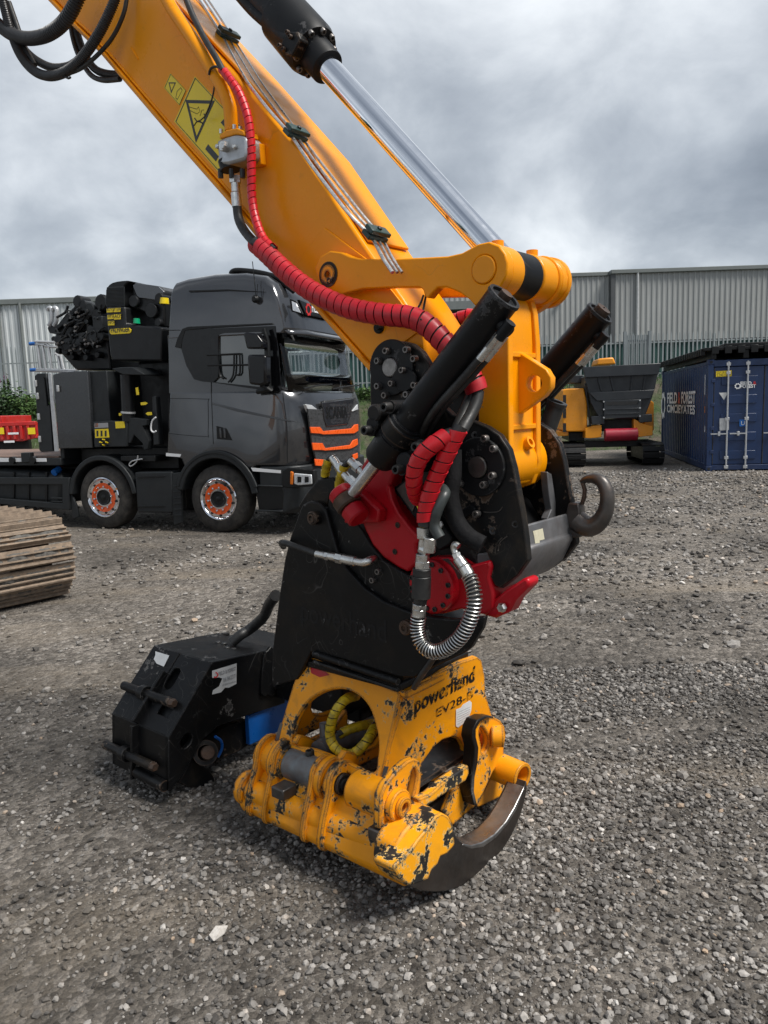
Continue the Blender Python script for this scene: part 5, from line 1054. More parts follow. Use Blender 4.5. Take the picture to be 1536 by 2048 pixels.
# ------------------------------------------------------------------ container
CF = Frame(gnd(1412, 943), -11.5); CF.u, CF.v = CF.u, CF.v
ct = thing('shipping_container', 'navy blue steel shipping container with white lettering at the right edge', 'container', CF.w(0, 0, 0))
CW, CL, CHt = 2.44, 6.9, 2.60
def corr(fr, along, n, l0, l1, z0, z1, pit, dep, fixed, sgn):      # vertical corrugation along v on the plane u=fixed
    pts = []; k = int((l1-l0)/pit)
    for i in range(k):
        b = l0+(l1-l0)*i/k; p = (l1-l0)/k; pts += [(b, 0), (b+.32*p, 0), (b+.5*p, dep), (b+.82*p, dep)]
    pts.append((l1, 0)); V = [fr.w(fixed+d_*sgn, a, z0) for a, d_ in pts]+[fr.w(fixed+d_*sgn, a, z1) for a, d_ in pts]; m = len(pts)
    return V, [[i, i+1, i+1+m, i+m] for i in range(m-1)]
mk('side_wall', corr(CF, 'v', 0, .14, CL-.14, .16, CHt-.1, .28, .036, .012, 1), 'navy', ct, smooth=0, recalc=False)
mk('side_wall', corr(CF, 'v', 0, .14, CL-.14, .16, CHt-.1, .28, .036, CW-.012, -1), 'navy', ct, smooth=0, recalc=False)
for u_0 in (0, CW-.12):
    for v_0 in (0, CL-.16): mk('corner_post', fbox(CF, u_0, u_0+.12, v_0, v_0+.16, .12, CHt-.12), 'navy', ct, bevel=.012)
    mk('bottom_rail', fbox(CF, u_0+.01, u_0+.11, .16, CL-.16, .02, .17), 'navy_dull', ct, bevel=.01); mk('top_rail', fbox(CF, u_0+.02, u_0+.10, .16, CL-.16, CHt-.12, CHt-.04), 'navy', ct, bevel=.01)
    for v_0 in (-.005, CL-.175):
        for z_0 in (0, CHt-.12): 
            cc_ = mk('corner_casting', fbox(CF, u_0-.006, u_0+.165-.04, v_0, v_0+.18, z_0, z_0+.12), 'navy_dull', ct, bevel=.008)
            if v_0 < 0: mk('casting_slot', cyl(CF.w(u_0+.06, v_0-.004, z_0+.06), CF.w(u_0+.06, v_0+.02, z_0+.06), .032, n=14), 'opening_dark', cc_)
mk('end_sill', fbox(CF, .12, CW-.12, .004, .12, .03, .15), 'navy_dull', ct, bevel=.01); mk('end_header', fbox(CF, .12, CW-.12, .004, .12, CHt-.17, CHt-.02), 'navy', ct, bevel=.01)
mk('roof', fbox(CF, .05, CW-.05, .1, CL-.1, CHt-.09, CHt-.045), 'navy', ct); mk('floor', fbox(CF, .05, CW-.05, .1, CL-.1, .1, .18), 'navy_dull', ct); mk('rear_wall', fbox(CF, .1, CW-.1, CL-.09, CL-.05, .16, CHt-.1), 'navy', ct)
for s_, (a, b) in enumerate(((.135, 1.215), (1.225, CW-.135))):
    dr = mk('door', fbox(CF, a, b, .03, .075, .165, CHt-.185), 'navy', ct, bevel=.006)
    for k in range(5): z_ = .28+.43*k; mk('door_pressing', fbox(CF, a+.16, b-.14, .012, .032, z_, z_+.20), 'navy', dr, bevel=.012)
    mk('door_gasket', fbox(CF, a-.004, a+.012, .022, .032, .165, CHt-.185), 'rubber', dr)
    for rx in ((.30, .72) if s_ == 0 else (.36, .78)):
        x = a+rx; rd = mk('locking_bar', cyl(CF.w(x, -.012, .06), CF.w(x, -.012, CHt-.06), .021, n=10), 'galv', dr)
        for z_ in (.10, .32, 1.22, CHt-.32, CHt-.12): mk('bar_bracket', fbox(CF, x-.045, x+.045, -.03, .02, z_-.035, z_+.035), 'galv', rd, bevel=.005)
        hz_ = .88; mk('locking_handle', bar(CF.w(x, -.03, hz_), CF.w(x-.36, -.03, hz_), CF.v*.008, ZV*.014), 'galv', rd); mk('handle_catch', fbox(CF, x-.20, x-.15, -.045, .02, hz_-.05, hz_+.05), 'galv', rd, bevel=.005)
    for k in range(4): mk('hinge', fbox(CF, (a-.06) if s_ == 0 else b-.02, (a+.02) if s_ == 0 else b+.06, -.012, .03, .42+.55*k, .50+.55*k), 'navy_dull', dr, bevel=.006)
def onC(pts): return [(q[0], q[2]) for q in (CF.atv(x, y, 0.0) for x, y in pts)]
def cdec(name, pts, mat, v=.004, par=ct): return mk(name, plate(onC(pts), lambda a, b: CF.w(a, v, b), -CF.v*.002), mat, par, smooth=0)
lb_ = cdec('warning_label', zC((1186, 480), (1292, 474), (1292, 513), (1186, 518)), 'yellow_sticker', .008); 
for k, s_ in enumerate(('CU 33 · 1,172', '2,390 · 2,490')):
    a = CF.atv(*zC((1192, 497+k*18))[0], .005); mk('label_print', text(s_, .05, CF.w(a[0], .004, a[2]), CF.u, ZV, 0, wid=.33), 'print_black', lb_, smooth=0)
cdec('triangle_label', zC((1206, 625), (1268, 622), (1240, 674)), 'white_sticker', .008)
cdec('data_plate', zC((1210, 797), (1273, 795), (1273, 875), (1210, 880)), 'galv', .008); cdec('blue_label', zC((1344, 806), (1385, 804), (1385, 850), (1344, 852)), 'blue_cap', .008)
a = CF.atv(*zC((1355, 842))[0], .004); mk('label_print', text('U', .09, CF.w(a[0], .003, a[2]), CF.u, ZV, 0), 'print_white', ct, smooth=0)
def cog(c, xa, ya, r, mat, par, nm='logo_cog'):
    pts = [];
    for k in range(32):
        th = 2*math.pi*k/32; rr = r*(1.22 if (k//2) % 2 else 1.0); pts.append((rr*math.cos(th), rr*math.sin(th)))
    return mk(nm, plate(pts, lambda a, b: c+xa*a+ya*b, np.cross(xa, ya)*.002, [circ((0, 0), r*.68, 20)]), mat, par, smooth=0)
a = CF.atv(*zC((1350, 573))[0], .004); mk('logo_text', text('FIELD', .075, CF.w(a[0], .004, a[2]), CF.u, ZV, 0, wid=.24, off=.03), 'print_white', ct, smooth=0); mk('logo_text', text('&', .075, CF.w(a[0]+.27, .004, a[2]), CF.u, ZV, 0, off=.03), 'print_red', ct, smooth=0)
a = CF.atv(*zC((1350, 593))[0], .004); mk('logo_text', text('FOREST', .075, CF.w(a[0], .004, a[2]), CF.u, ZV, 0, wid=.33, off=.03), 'print_white', ct, smooth=0)
a = CF.atv(*zC((1332, 580))[0], .004); cog(CF.w(a[0], .004, a[2]), CF.u, ZV, .058, 'print_white', ct)
# lettering along the side
def sidept(x, y): q = CF.atu(x, y, -.004); return q[1], q[2]
for s_, (x, y), hh, m_, w_2 in (('FIELD', zC((858, 700))[0], .34, 'print_white', None), ):
    pass
v1_, z1_ = sidept(*zC((1045, 690))[0]); v0_, z0_ = sidept(*zC((856, 700))[0]); span = v0_-v1_
def stext(s_, f0, f1, z_, h_, m_): mk('side_lettering', text(s_, h_, CF.w(-.003, v0_-span*f0, z_), -CF.v, ZV, 0, wid=span*(f1-f0), off=.03), m_, ct, smooth=0)
zT_ = sidept(*zC((950, 695))[0])[1]; zL_ = sidept(*zC((950, 762))[0])[1]
stext('FIELD', 0, .40, zT_, .30, 'print_white'); stext('&', .43, .51, zT_, .30, 'print_red'); stext('FOREST', .55, 1.0, zT_, .30, 'print_white'); stext('CIMCIEYATES', 0, 1.0, zL_, .22, 'print_white')
vq, zq = sidept(*zC((830, 710))[0]); cog(CF.w(-.003, vq, zq), -CF.v, ZV, .36, 'print_white', ct); 
for y0_, y1_, m_ in ((505, 640, 'print_white'), (715, 760, 'amber'), (845, 890, 'print_white')):
    (va, za), (vb, zb_) = sidept(*zC((1102, y0_))[0]), sidept(*zC((1112, y1_))[0]); mk('side_marking', fbox(CF, -.0075, -.005, min(va, vb), min(va, vb)+.05, min(za, zb_), max(za, zb_)), m_, ct)
fr_ = thing('flat_rack', 'black steel load platform stacked on top of the navy container', 'platform', CF.w(0, 0, CHt))
mk('deck', fbox(CF, -.12, CW+.1, -.05, 7.0, CHt+.20, CHt+.27), 'truck_black', fr_, bevel=.01)
for u_0 in (.05, .75, 1.55, CW-.2): mk('beam', fbox(CF, u_0, u_0+.12, 0, 6.9, CHt+.004, CHt+.2), 'truck_black', fr_, bevel=.008)
for k in range(27): mk('side_pocket', fbox(CF, -.16, -.06, .08+.25*k, .20+.25*k, CHt+.10, CHt+.255), 'truck_black', fr_, bevel=.006)
for k in range(9): mk('end_pocket', fbox(CF, .05+.28*k, .20+.28*k, -.10, -.03, CHt+.12, CHt+.29), 'truck_black', fr_, bevel=.006)
mk('raised_end', fbox(CF, .35, CW+.15, .1, 1.6, CHt+.272, CHt+.36), 'truck_black', fr_, bevel=.02)

# ------------------------------------------------------------------ tracked crusher
KF = Frame(gnd(1225, 932), -7)
cru = thing('tracked_crusher', 'yellow and slate grey tracked crusher with hopper, left of the container', 'crusher', KF.w(0, 0, 0))
def kz(pts, v): return [(q[0], q[2]) for q in (KF.atv(x, y, v) for x, y in pts)]
def kp(name, pts, v, t_, mat, par=cru, bev=.012): return mk(name, plate(kz(zC(*pts), v), lambda a, b: KF.w(a, v, b), KF.v*t_), mat, par, bevel=bev)
rimp = kz(zC((288, 452), (815, 425), (798, 502), (305, 522)), -.15)
kp('hopper_rim', ((288, 452), (815, 425), (798, 502), (305, 522)), -.15, .12, 'slate_paint')
hop = kp('hopper', ((300, 515), (795, 498), (775, 595), (745, 690), (700, 800), (400, 800), (340, 690), (318, 600)), .02, 2.6, 'slate_paint', bev=.02)
kp('hopper_band', ((330, 625), (772, 604), (745, 665), (385, 680)), -.06, .10, 'slate_paint', hop)
for a, b in (((385, 520), (410, 612)), ((470, 517), (492, 610)), ((618, 512), (607, 605)), ((705, 508), (690, 602))):
    kp('hopper_rib', (a, (a[0]+12, a[1]), (b[0]+12, b[1]), b), -.03, .08, 'slate_paint', hop, .004)
dr_ = kp('hopper_door', ((432, 676), (682, 670), (682, 786), (432, 802)), -.10, .12, 'slate_paint', hop, .006)
kp('door_slot', ((445, 686), (662, 681), (662, 704), (445, 710)), -.104, .02, 'opening_dark', dr_, 0)
for y in (733, 765): kp('door_rail', ((445, y), (668, y-6), (668, y), (445, y+6)), -.115, .02, 'slate_paint', dr_, .003)
for x, y in ((430, 685), (430, 737), (430, 792), (673, 676), (673, 727), (673, 782)):
    (qx, qz), = kz(zC((x, y)), -.115); mk('door_bolt', cyl(KF.w(qx, -.13, qz), KF.w(qx, -.1, qz), .022, n=8), 'galv', dr_)
kp('hopper_foot', ((345, 785), (436, 778), (436, 835), (350, 838)), -.05, .5, 'slate_paint'); kp('hopper_foot', ((662, 775), (756, 768), (756, 820), (668, 826)), -.05, .5, 'slate_paint')
cab_ = kp('engine_cabinet', ((152, 605), (180, 598), (296, 593), (318, 700), (318, 885), (190, 888), (152, 880)), .1, 2.2, 'crusher_yellow', bev=.03)
for y in (640, 735, 830): kp('cabinet_vent', ((155, y), (176, y), (176, y+60), (155, y+60)), .085, .03, 'opening_dark', cab_, 0)
kp('engine_cabinet', ((690, 640), (768, 690), (768, 880), (700, 885)), .5, 2.0, 'crusher_yellow', bev=.03)
kp('top_cover', ((378, 440), (392, 395), (495, 385), (512, 432)), 1.2, 1.0, 'crusher_yellow', bev=.04); kp('top_frame', ((205, 510), (290, 505), (290, 560), (205, 560)), .9, 1.2, 'slate_paint')
kp('hazard_strip', ((300, 560), (310, 560), (345, 850), (333, 850)), -.02, .04, 'truck_black')
kp('front_frame', ((305, 865), (360, 845), (415, 842), (415, 925), (340, 932), (305, 930)), 0, .8, 'crusher_yellow'); kp('front_frame', ((632, 800), (700, 835), (760, 850), (760, 912), (655, 925), (632, 880)), 0, .8, 'crusher_yellow')
kp('side_step', ((118, 885), (192, 885), (192, 915), (118, 918)), .2, 1.4, 'crusher_yellow')
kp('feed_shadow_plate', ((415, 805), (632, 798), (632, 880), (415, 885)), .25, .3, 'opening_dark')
(r0x, r0z), (r1x, r1z) = kz(zC((436, 910), (655, 904)), -.05); mk('belt_roller', cyl(KF.w(r0x, -.05, r0z), KF.w(r1x, -.05, r1z), .165, n=24, ch=.01), 'roller_red', cru)
kp('chassis_beam', ((300, 950), (700, 945), (700, 985), (300, 995)), .3, 1.8, 'truck_black'); kp('chassis_beam', ((195, 890), (300, 890), (300, 950), (195, 950)), .5, 1.8, 'truck_black')
RF = Frame(KF.w(0, 0, 0), -7-90)
for a, b in (((142, 1060), (303, 1060)), ((683, 1050), (828, 1050))):
    (ua, _), (ub, _) = kz(zC(a, b), -.1)
    list([track_front(cru, .02, ua, ub, .31, .265, 1.7, 'truck_black', 0, .155, None, RF, .03)])
    mk('track_frame', boxc(RF.w(-.85, (ua+ub)/2, .31), RF.u, RF.v, ZV, 1.8, (ub-ua)*.7, .34), 'truck_black', cru)
# red skip body at the left
q_ = hit(38, 888, np.array([0, 24.0, 0]), np.array([0, 1.0, 0])); QF = Frame((q_[0], 24.0, 0), 2)
rk = thing('hooklift_skip', 'red open steel skip standing behind the truck at the left edge', 'skip', QF.w(0, 0, 0))
def qz(pts, v): return [(q[0], q[2]) for q in (QF.atv(x, y, v) for x, y in pts)]
sk_ = zA((-300, 1195), (-20, 1195), (262, 1200), (272, 1258), (245, 1308), (160, 1326), (-300, 1326))
mk('skip_side', plate(qz(sk_, 0), lambda a, b: QF.w(a, 0, b), QF.v*.06), 'red_skip', rk, bevel=.015); mk('skip_side', plate(qz(sk_, 0), lambda a, b: QF.w(a, 2.2, b), QF.v*.06), 'red_skip', rk, bevel=.015)
s2d = qz(sk_, 0); mk('skip_floor', fbox(QF, s2d[0][0], s2d[5][0], .05, 2.2, s2d[6][1], s2d[6][1]+.08), 'red_skip', rk); mk('skip_skid', fbox(QF, s2d[0][0], s2d[5][0], .5, .7, 0, s2d[6][1]), 'truck_black', rk)
mk('top_rim', fbox(QF, s2d[0][0], s2d[2][0], -.05, .1, s2d[1][1]-.10, s2d[1][1]+.03), 'red_skip', rk, bevel=.02)
for x in (15, 60, 110, 160, 210): (a, b), = qz(zA((x, 1260)), 0); mk('rib', fbox(QF, a-.04, a+.04, -.07, 0, s2d[6][1], s2d[1][1]-.1), 'red_skip', rk, bevel=.01)
mk('front_board', plate(qz(zA((-60, 1140), (12, 1140), (18, 1200), (-60, 1200)), 0), lambda a, b: QF.w(a, 0, b), QF.v*2.2), 'red_skip', rk, bevel=.02)
for x in (10, 238): (a, b), = qz(zA((x, 1250)), 0); mk('reflector', fbox(QF, a-.11, a+.11, -.085, -.07, b-.10, b+.10), 'yellow_sticker', rk)
for x, y in ((105, 1268), (75, 1328)): (a, b), = qz(zA((x, y)), 0); mk('reflector', fbox(QF, a-.16, a+.16, -.08, -.07, b-.03, b+.03), 'print_white', rk)

# ------------------------------------------------------------------ truck with loader crane
tk = thing('crane_truck', 'dark grey four-axle crane truck with orange wheel hubs and grille bars', 'truck', TF.w(-2, 1.25, 0))
def uz(pts, v=0.0): return [(q[0], q[2]) for q in (TF.atv(x, y, v) for x, y in pts)]
def tpl(name, px, v, t_, mat, par=tk, holes=(), bev=.012, **k): return mk(name, plate(uz(px, v), lambda a, b: TF.w(a, v, b), TF.v*t_, [uz(h, v) for h in holes]), mat, par, bevel=bev, **k)
def tfp(name, px, u, t_, mat, par=tk, bev=.006, **k):        # on a plane across the front
    P_ = [(q[1], q[2]) for q in (TF.atu(x, y, u) for x, y in px)]; return mk(name, plate(P_, lambda a, b: TF.w(u, a, b), -TF.u*t_), mat, par, bevel=bev, **k)
def tbox(name, u0, u1, v0, v1, z0, z1, mat, par=tk, bev=.012): return mk(name, fbox(TF, u0, u1, v0, v1, z0, z1), mat, par, bevel=bev)
CWD = 2.5
def loft(prof, secs, wt):          # prof (u,z) closed; secs (v, front inset, all-round inset)
    V, F_ = [], []; n = len(prof); cu_, cz_ = np.mean([p[0] for p in prof]), np.mean([p[1] for p in prof])
    for v, fi, ai in secs:
        for (u, z) in prof:
            k = wt(u, z); V.append(TF.w(u-fi*k-ai*np.sign(u-cu_)*min(1, abs(u-cu_)), v, z-ai*np.sign(z-cz_)*(1 if abs(z-cz_) > .3 else .3)))
    for s in range(len(secs)-1):
        for i in range(n): F_.append([s*n+i, s*n+(i+1) % n, (s+1)*n+(i+1) % n, (s+1)*n+i])
    F_ += [list(range(n-1, -1, -1)), list(range((len(secs)-1)*n, len(secs)*n))]
    return V, F_
half = [(0, .30, .03), (.02, .26, .008), (.08, .18, 0), (.16, .11, 0), (.26, .05, 0), (.42, .012, 0), (.7, 0, 0)]
secs = half+[(CWD-v, a, b) for v, a, b in reversed(half)]
wt = lambda u, z: max(0, min(1, (u-.85)/.4))
arch = [(.69*math.cos(a), .50+.69*math.sin(a)) for a in np.linspace(R(38), R(142), 9)]
lowp = [(1.34, .98), (1.38, 1.06), (1.41, 1.5), (1.385, 1.85), (1.34, 1.99), (1.28, 2.035), (-.73, 2.10), (-.86, 1.15), (-.62, 1.10)]+list(reversed(arch))+[(.68, .98)]
lowb = mk('cab_lower', loft(lowp, secs, wt), 'truck_grey', tk, smooth=35, bevel=.012)
roofp = [(1.30, 2.80), (1.36, 2.86), (1.33, 3.02), (1.26, 3.30), (1.14, 3.50), (.95, 3.62), (.6, 3.70), (.1, 3.73), (-.35, 3.71), (-.56, 3.67), (-.60, 3.58), (-.68, 2.84)]
halfr = [(0, .12, .16), (.02, .11, .10), (.06, .10, .05), (.13, .08, .02), (.25, .04, .0), (.45, .01, 0), (.8, 0, 0)]
def loftr(prof, secs_):
    V, F_ = [], []; n = len(prof)
    for v, fi, ai in secs_:
        for (u, z) in prof: V.append(TF.w(u-fi*wt(u, z), v+(0 if z < 3.3 else (1 if v < 1.2 else -1)*.05*(z-3.3)/.4), z-ai*max(0, (z-3.2)/.5)))
    for s in range(len(secs_)-1):
        for i in range(n): F_.append([s*n+i, s*n+(i+1) % n, (s+1)*n+(i+1) % n, (s+1)*n+i])
    F_ += [list(range(n-1, -1, -1)), list(range((len(secs_)-1)*n, len(secs_)*n))]; return V, F_
mk('cab_roof', loftr(roofp, halfr+[(CWD-v, a, b) for v, a, b in reversed(halfr)]), 'truck_grey', tk, smooth=35, bevel=.015)
sidew = [(-.735, 2.06), (-.675, 2.88), (.97, 2.88), (1.04, 2.02)]
wing = uz(zB((432, 510), (470, 498), (720, 490), (742, 505), (760, 870), (735, 868), (400, 832), (432, 800)))
wfar = [(-.15, 2.12), (-.10, 2.76), (.88, 2.76), (.95, 2.12)]
for v in (.004, CWD-.064):
    wing_ = wing if v < 1 else wfar
    mk('cab_side', plate(sidew, lambda a, b, v=v: TF.w(a, v, b), TF.v*.06, [wing_]), 'truck_grey', tk, bevel=.004)
    mk('door_window', plate(wing_, lambda a, b, v=v: TF.w(a, v+.025, b), TF.v*.006), 'cab_glass' if v < 1 else 'windscreen', tk, smooth=0)
wpn = uz(zB((208, 482), (345, 470), (822, 450), (845, 640), (862, 888), (835, 902), (600, 868), (385, 835), (325, 830), (268, 815), (215, 720), (182, 610), (190, 540)))
mk('window_panel', plate(wpn, lambda a, b: TF.w(a, -.006, b), TF.v*.012, [wing]), 'truck_gloss_black', tk)
tbox('cab_rear_wall', -.74, -.66, .06, CWD-.06, 2.05, 2.9, 'cab_inside')
tbox('cab_floor', -.6, 1.1, .1, CWD-.1, 2.04, 2.08, 'cab_inside'); tbox('dashboard', .80, 1.12, .15, CWD-.15, 2.00, 2.07, 'cab_inside', bev=.04); tbox('headliner', -.6, .9, .1, CWD-.1, 2.84, 2.87, 'cab_inside')
for v in (.45, 1.55): mk('seat', join(fbox(TF, -.10, .08, v, v+.5, 2.05, 2.45), fbox(TF, -.06, .04, v+.12, v+.38, 2.47, 2.68)), 'cab_inside', tk, bevel=.05)
mk('steering_wheel', (lambda P_: tube(P_+[P_[0]], .018, 6))([TF.w(.62+.12*math.sin(a), .70+.22*math.cos(a), 2.28+.18*math.sin(a)) for a in np.linspace(0, 2*math.pi, 25)[:-1]]), 'truck_black', tk)
# windscreen: curved pane
V, F_ = [], []; vs_ = np.linspace(.10, CWD-.10, 19)
for (u, z) in ((1.325, 2.02), (1.27, 2.30), (1.21, 2.60), (1.17, 2.84)):
    for v in vs_:
        e_ = min(v, CWD-v); V.append(TF.w(u-.20*max(0, 1-e_/.5)**2, v, z))
n = len(vs_); F_ = [[j*n+i, j*n+i+1, (j+1)*n+i+1, (j+1)*n+i] for j in range(3) for i in range(n-1)]
wsn = mk('windscreen', (V, F_), 'windscreen', tk, smooth=80, recalc=False); sm_ = wsn.modifiers.new('solid', 'SOLIDIFY'); sm_.thickness = .006
for v in (.06, CWD-.06): mk('a_pillar', bar(TF.w(1.06, v, 2.02), TF.w(.965, v, 2.88), TF.u*.045, TF.v*.05), 'truck_gloss_black', tk, bevel=.02)
for a, b in ((.25, 1.15), (1.2, 2.2)): mk('wiper', tube([TF.w(1.36, a, 2.05), TF.w(1.385, (a+b)/2, 2.10), TF.w(1.375, b, 2.12)], .012, 6), 'truck_black', tk)
vis = [];
for v in np.linspace(.02, CWD-.02, 21): e_ = min(v, CWD-v); vis.append((v, -.18*max(0, 1-e_/.5)**2))
V = [TF.w(1.46+d_, v, 2.80) for v, d_ in vis]+[TF.w(1.30+d_, v, 2.90) for v, d_ in vis]; n = len(vis)
vsr = mk('sun_visor', (V, [[i, i+1, i+1+n, i+n] for i in range(n-1)]), 'truck_grey', tk, smooth=80, recalc=False); sm_ = vsr.modifiers.new('solid', 'SOLIDIFY'); sm_.thickness = .03
# grille and lights on the front
tfp('grille_backing', zB((1045, 1015), (1140, 1020), (1160, 960), (1370, 935), (1392, 1000), (1400, 1345), (1110, 1400), (1075, 1250)), 1.43, .03, 'grille_mesh')
tfp('badge_panel', zB((1140, 975), (1360, 945), (1350, 1000), (1330, 1085), (1320, 1120), (1175, 1138), (1155, 1080), (1148, 1010)), 1.445, .03, 'truck_grey')
def ftx(s, a, b, u, h, mat, par, off=0): 
    p, q = [TF.atu(*zB(c)[0], u) for c in (a, b)]; mk('lettering', (lambda d_: d_)(text(s, h, TF.w(u, p[1], p[2]), TF.v, ZV, .0, wid=q[1]-p[1], off=off)), mat, par, smooth=0)
ftx('SCANIA', (1168, 1082), (1316, 1060), 1.448, .165, 'truck_black', tk, .03)
for k, (pts) in enumerate((((1062, 1140), (1128, 1140), (1150, 1168), (1343, 1150), (1365, 1124), (1388, 1120), (1390, 1165), (1362, 1184), (1150, 1192), (1128, 1186), (1068, 1182)),
                           ((1076, 1248), (1145, 1250), (1165, 1285), (1335, 1262), (1355, 1230), (1385, 1220), (1387, 1260), (1358, 1280), (1330, 1290), (1160, 1302), (1140, 1298), (1082, 1298)),
                           ((1092, 1358), (1155, 1362), (1165, 1385), (1165, 1400), (1150, 1408), (1098, 1404)), ((1352, 1330), (1385, 1316), (1387, 1350), (1355, 1368)))): tfp('orange_bar', zB(*pts), 1.455, .02, 'orange_paint')
for pts in (((1030, 985), (1070, 990), (1125, 1030), (1122, 1048), (1052, 1038)), ((1348, 1030), (1385, 985), (1388, 1020), (1350, 1035))): tfp('upper_lamp', zB(*pts), 1.45 if pts[0][0] > 1200 else 1.42, .05, 'lamp_glass')
tfp('roof_sign', zB((985, 270), (1130, 330), (1180, 345), (1230, 400), (1175, 405), (1030, 372)), 1.36, .04, 'truck_gloss_black')
ftx('FIELD', (1072, 352), (1130, 370), 1.363, .12, 'print_white', tk, .02); p_ = TF.atu(*zB((1048, 338))[0], 1.363); cog(TF.w(1.363, p_[1], p_[2]), TF.v, ZV, .075, 'print_red', tk, 'sign_cog')
ftx('& FOREST', (1140, 376), (1215, 398), 1.363, .12, 'print_white', tk, .02)
mk('roof_lamp', plate(uz(zB((915, 262), (965, 280), (1008, 370), (930, 352)), .12), lambda a, b: TF.w(a, .12, b), TF.v*.04), 'truck_black', tk, bevel=.008)
mk('roof_lamp_lens', plate(uz(zB((932, 280), (962, 294), (996, 362), (940, 345)), .115), lambda a, b: TF.w(a, .115, b), TF.v*.02), 'lamp_glass', tk, bevel=.004)
# bumper, lower corner and headlamp
bump = [(1.30, .30), (1.42, .38), (1.45, .62), (1.43, .98), (.72, .98), (.70, .62), (.74, .34)]
mk('bumper', loft(bump, [(v, a*.8, b*.5) for v, a, b in secs], wt), 'truck_plastic', tk, smooth=35, bevel=.02)
tpl('headlamp_surround', zB((868, 1440), (905, 1418), (1085, 1435), (1092, 1545), (900, 1558), (868, 1545)), -.012, .1, 'truck_black')
tpl('headlamp', zB((948, 1455), (1068, 1466), (1072, 1530), (975, 1538), (948, 1528)), -.024, .06, 'lamp_glass'); tpl('indicator', zB((922, 1442), (944, 1448), (940, 1535), (920, 1532)), -.024, .06, 'amber')
for x in (985, 1035): tpl('headlamp_bezel', zB((x-14, 1478), (x+14, 1480), (x+14, 1518), (x-14, 1520)), -.028, .01, 'truck_black')
tpl('entry_step', zB((690, 1535), (870, 1550), (880, 1580), (870, 1700), (710, 1715), (690, 1600)), -.008, .02, 'truck_black')
for y in (1535, 1705): tpl('step_tread', zB((695, y), (868, y+6), (868, y+18), (695, y+12)), -.03, .06, 'truck_plastic')
tpl('white_stripe', zB((655, 1418), (858, 1436), (858, 1456), (668, 1442)), -.006, .012, 'print_white', bev=0); tpl('white_stripe', zB((75, 1318), (178, 1326), (170, 1345), (75, 1338)), -.006, .012, 'print_white', bev=0)
# side details: seams, locker, vent, swage
def seam(pts, r=.005, m='truck_black', v=-.002, nm='panel_seam'): mk(nm, tube(smo([TF.w(a, v, b) for a, b in uz(zB(*pts), v)], 3, False), r, 5), m, tk)
seam(((382, 465), (383, 835), (388, 1000), (398, 1255))); seam(((872, 905), (885, 1000), (902, 1150), (905, 1385)))
seam(((95, 955), (110, 945), (350, 950), (362, 970), (362, 1185), (345, 1205), (110, 1185), (95, 1165), (95, 955)), .004)
seam(((48, 480), (170, 478)), .004)
tpl('door_swage', zB((390, 972), (560, 1015), (880, 1085), (1000, 1110), (880, 1098), (560, 1035), (390, 985)), -.008, .01, 'truck_grey', bev=.004)
hv = tpl('door_vent', zB((418, 1132), (488, 1150), (528, 1232), (422, 1222)), -.006, .01, 'truck_black', bev=.004)
for x in (438, 466): tpl('vent_fin', zB((x, 1148), (x+12, 1150), (x+18, 1215), (x+4, 1213)), -.016, .012, 'truck_grey', hv, bev=.003)
tpl('roof_rail_line', zB((230, 208), (500, 200), (760, 218), (500, 208), (232, 218)), .02, .02, 'truck_black', bev=0)
tpl('window_shroud', zB((135, 595), (150, 540), (185, 470), (225, 455), (800, 430), (810, 440), (345, 466), (205, 480), (185, 545), (178, 605)), -.012, .02, 'truck_black', bev=.004)
mk('antenna', join(lathe(TF.w(*(lambda q: (q[0], -.02, q[2]))(TF.atv(*zB((693, 268))[0], 0))), -TF.v, [(-.02, .05), (.02, .055), (.05, .03)], 14)), 'truck_black', tk)
mk('antenna_whip', tube([TF.w(*TF.atv(*p, -.05)) for p in zB((690, 262), (680, 150), (665, 10))], .006, 5), 'truck_black', tk); mk('antenna_whip', tube([TF.w(*TF.atv(*p, -.05)) for p in zB((695, 262), (700, 165))], .005, 5), 'truck_black', tk)
mk('roof_bar', tube(smo([TF.w(*TF.atv(*p, .25)) for p in zB((545, 105), (520, 92), (550, 72), (640, 76), (740, 92), (840, 122), (900, 175), (950, 215))], 4, False), .038, 10), 'truck_black', tk)
mk('roof_bar', tube([TF.w(*TF.atv(*p, .25)) for p in zB((545, 100), (700, 112), (820, 150))], .022, 8), 'truck_black', tk)
# mirrors
for pts, nm in ((((600, 505), (615, 492), (690, 500), (735, 560), (732, 605), (625, 606)), 'upper_mirror'), (((630, 645), (745, 645), (755, 665), (755, 845), (720, 858), (640, 848), (628, 700)), 'main_mirror')):
    mk(nm, plate(uz(zB(*pts), -.28), lambda a, b: TF.w(a, -.28, b), TF.v*.16), 'truck_gloss_black', tk, bevel=.03)
mk('mirror_arm', join(tube([TF.w(*TF.atv(*p, -.1)) for p in zB((745, 470), (770, 560), (775, 700), (780, 880))], .03, 8)), 'truck_black', tk)
mk('mirror_foot', tube([TF.w(*TF.atv(*zB((700, 900))[0], -.05)), TF.w(*TF.atv(*zB((790, 880))[0], -.12)), TF.w(*TF.atv(*zB((720, 850))[0], -.2))], .035, 8), 'truck_black', tk)
mk('front_mirror', lathe(TF.w(1.5, 2.1, 2.62), TF.v, [(-.12, .02), (-.08, .10), (.08, .12), (.12, .04)], 14), 'truck_black', tk)
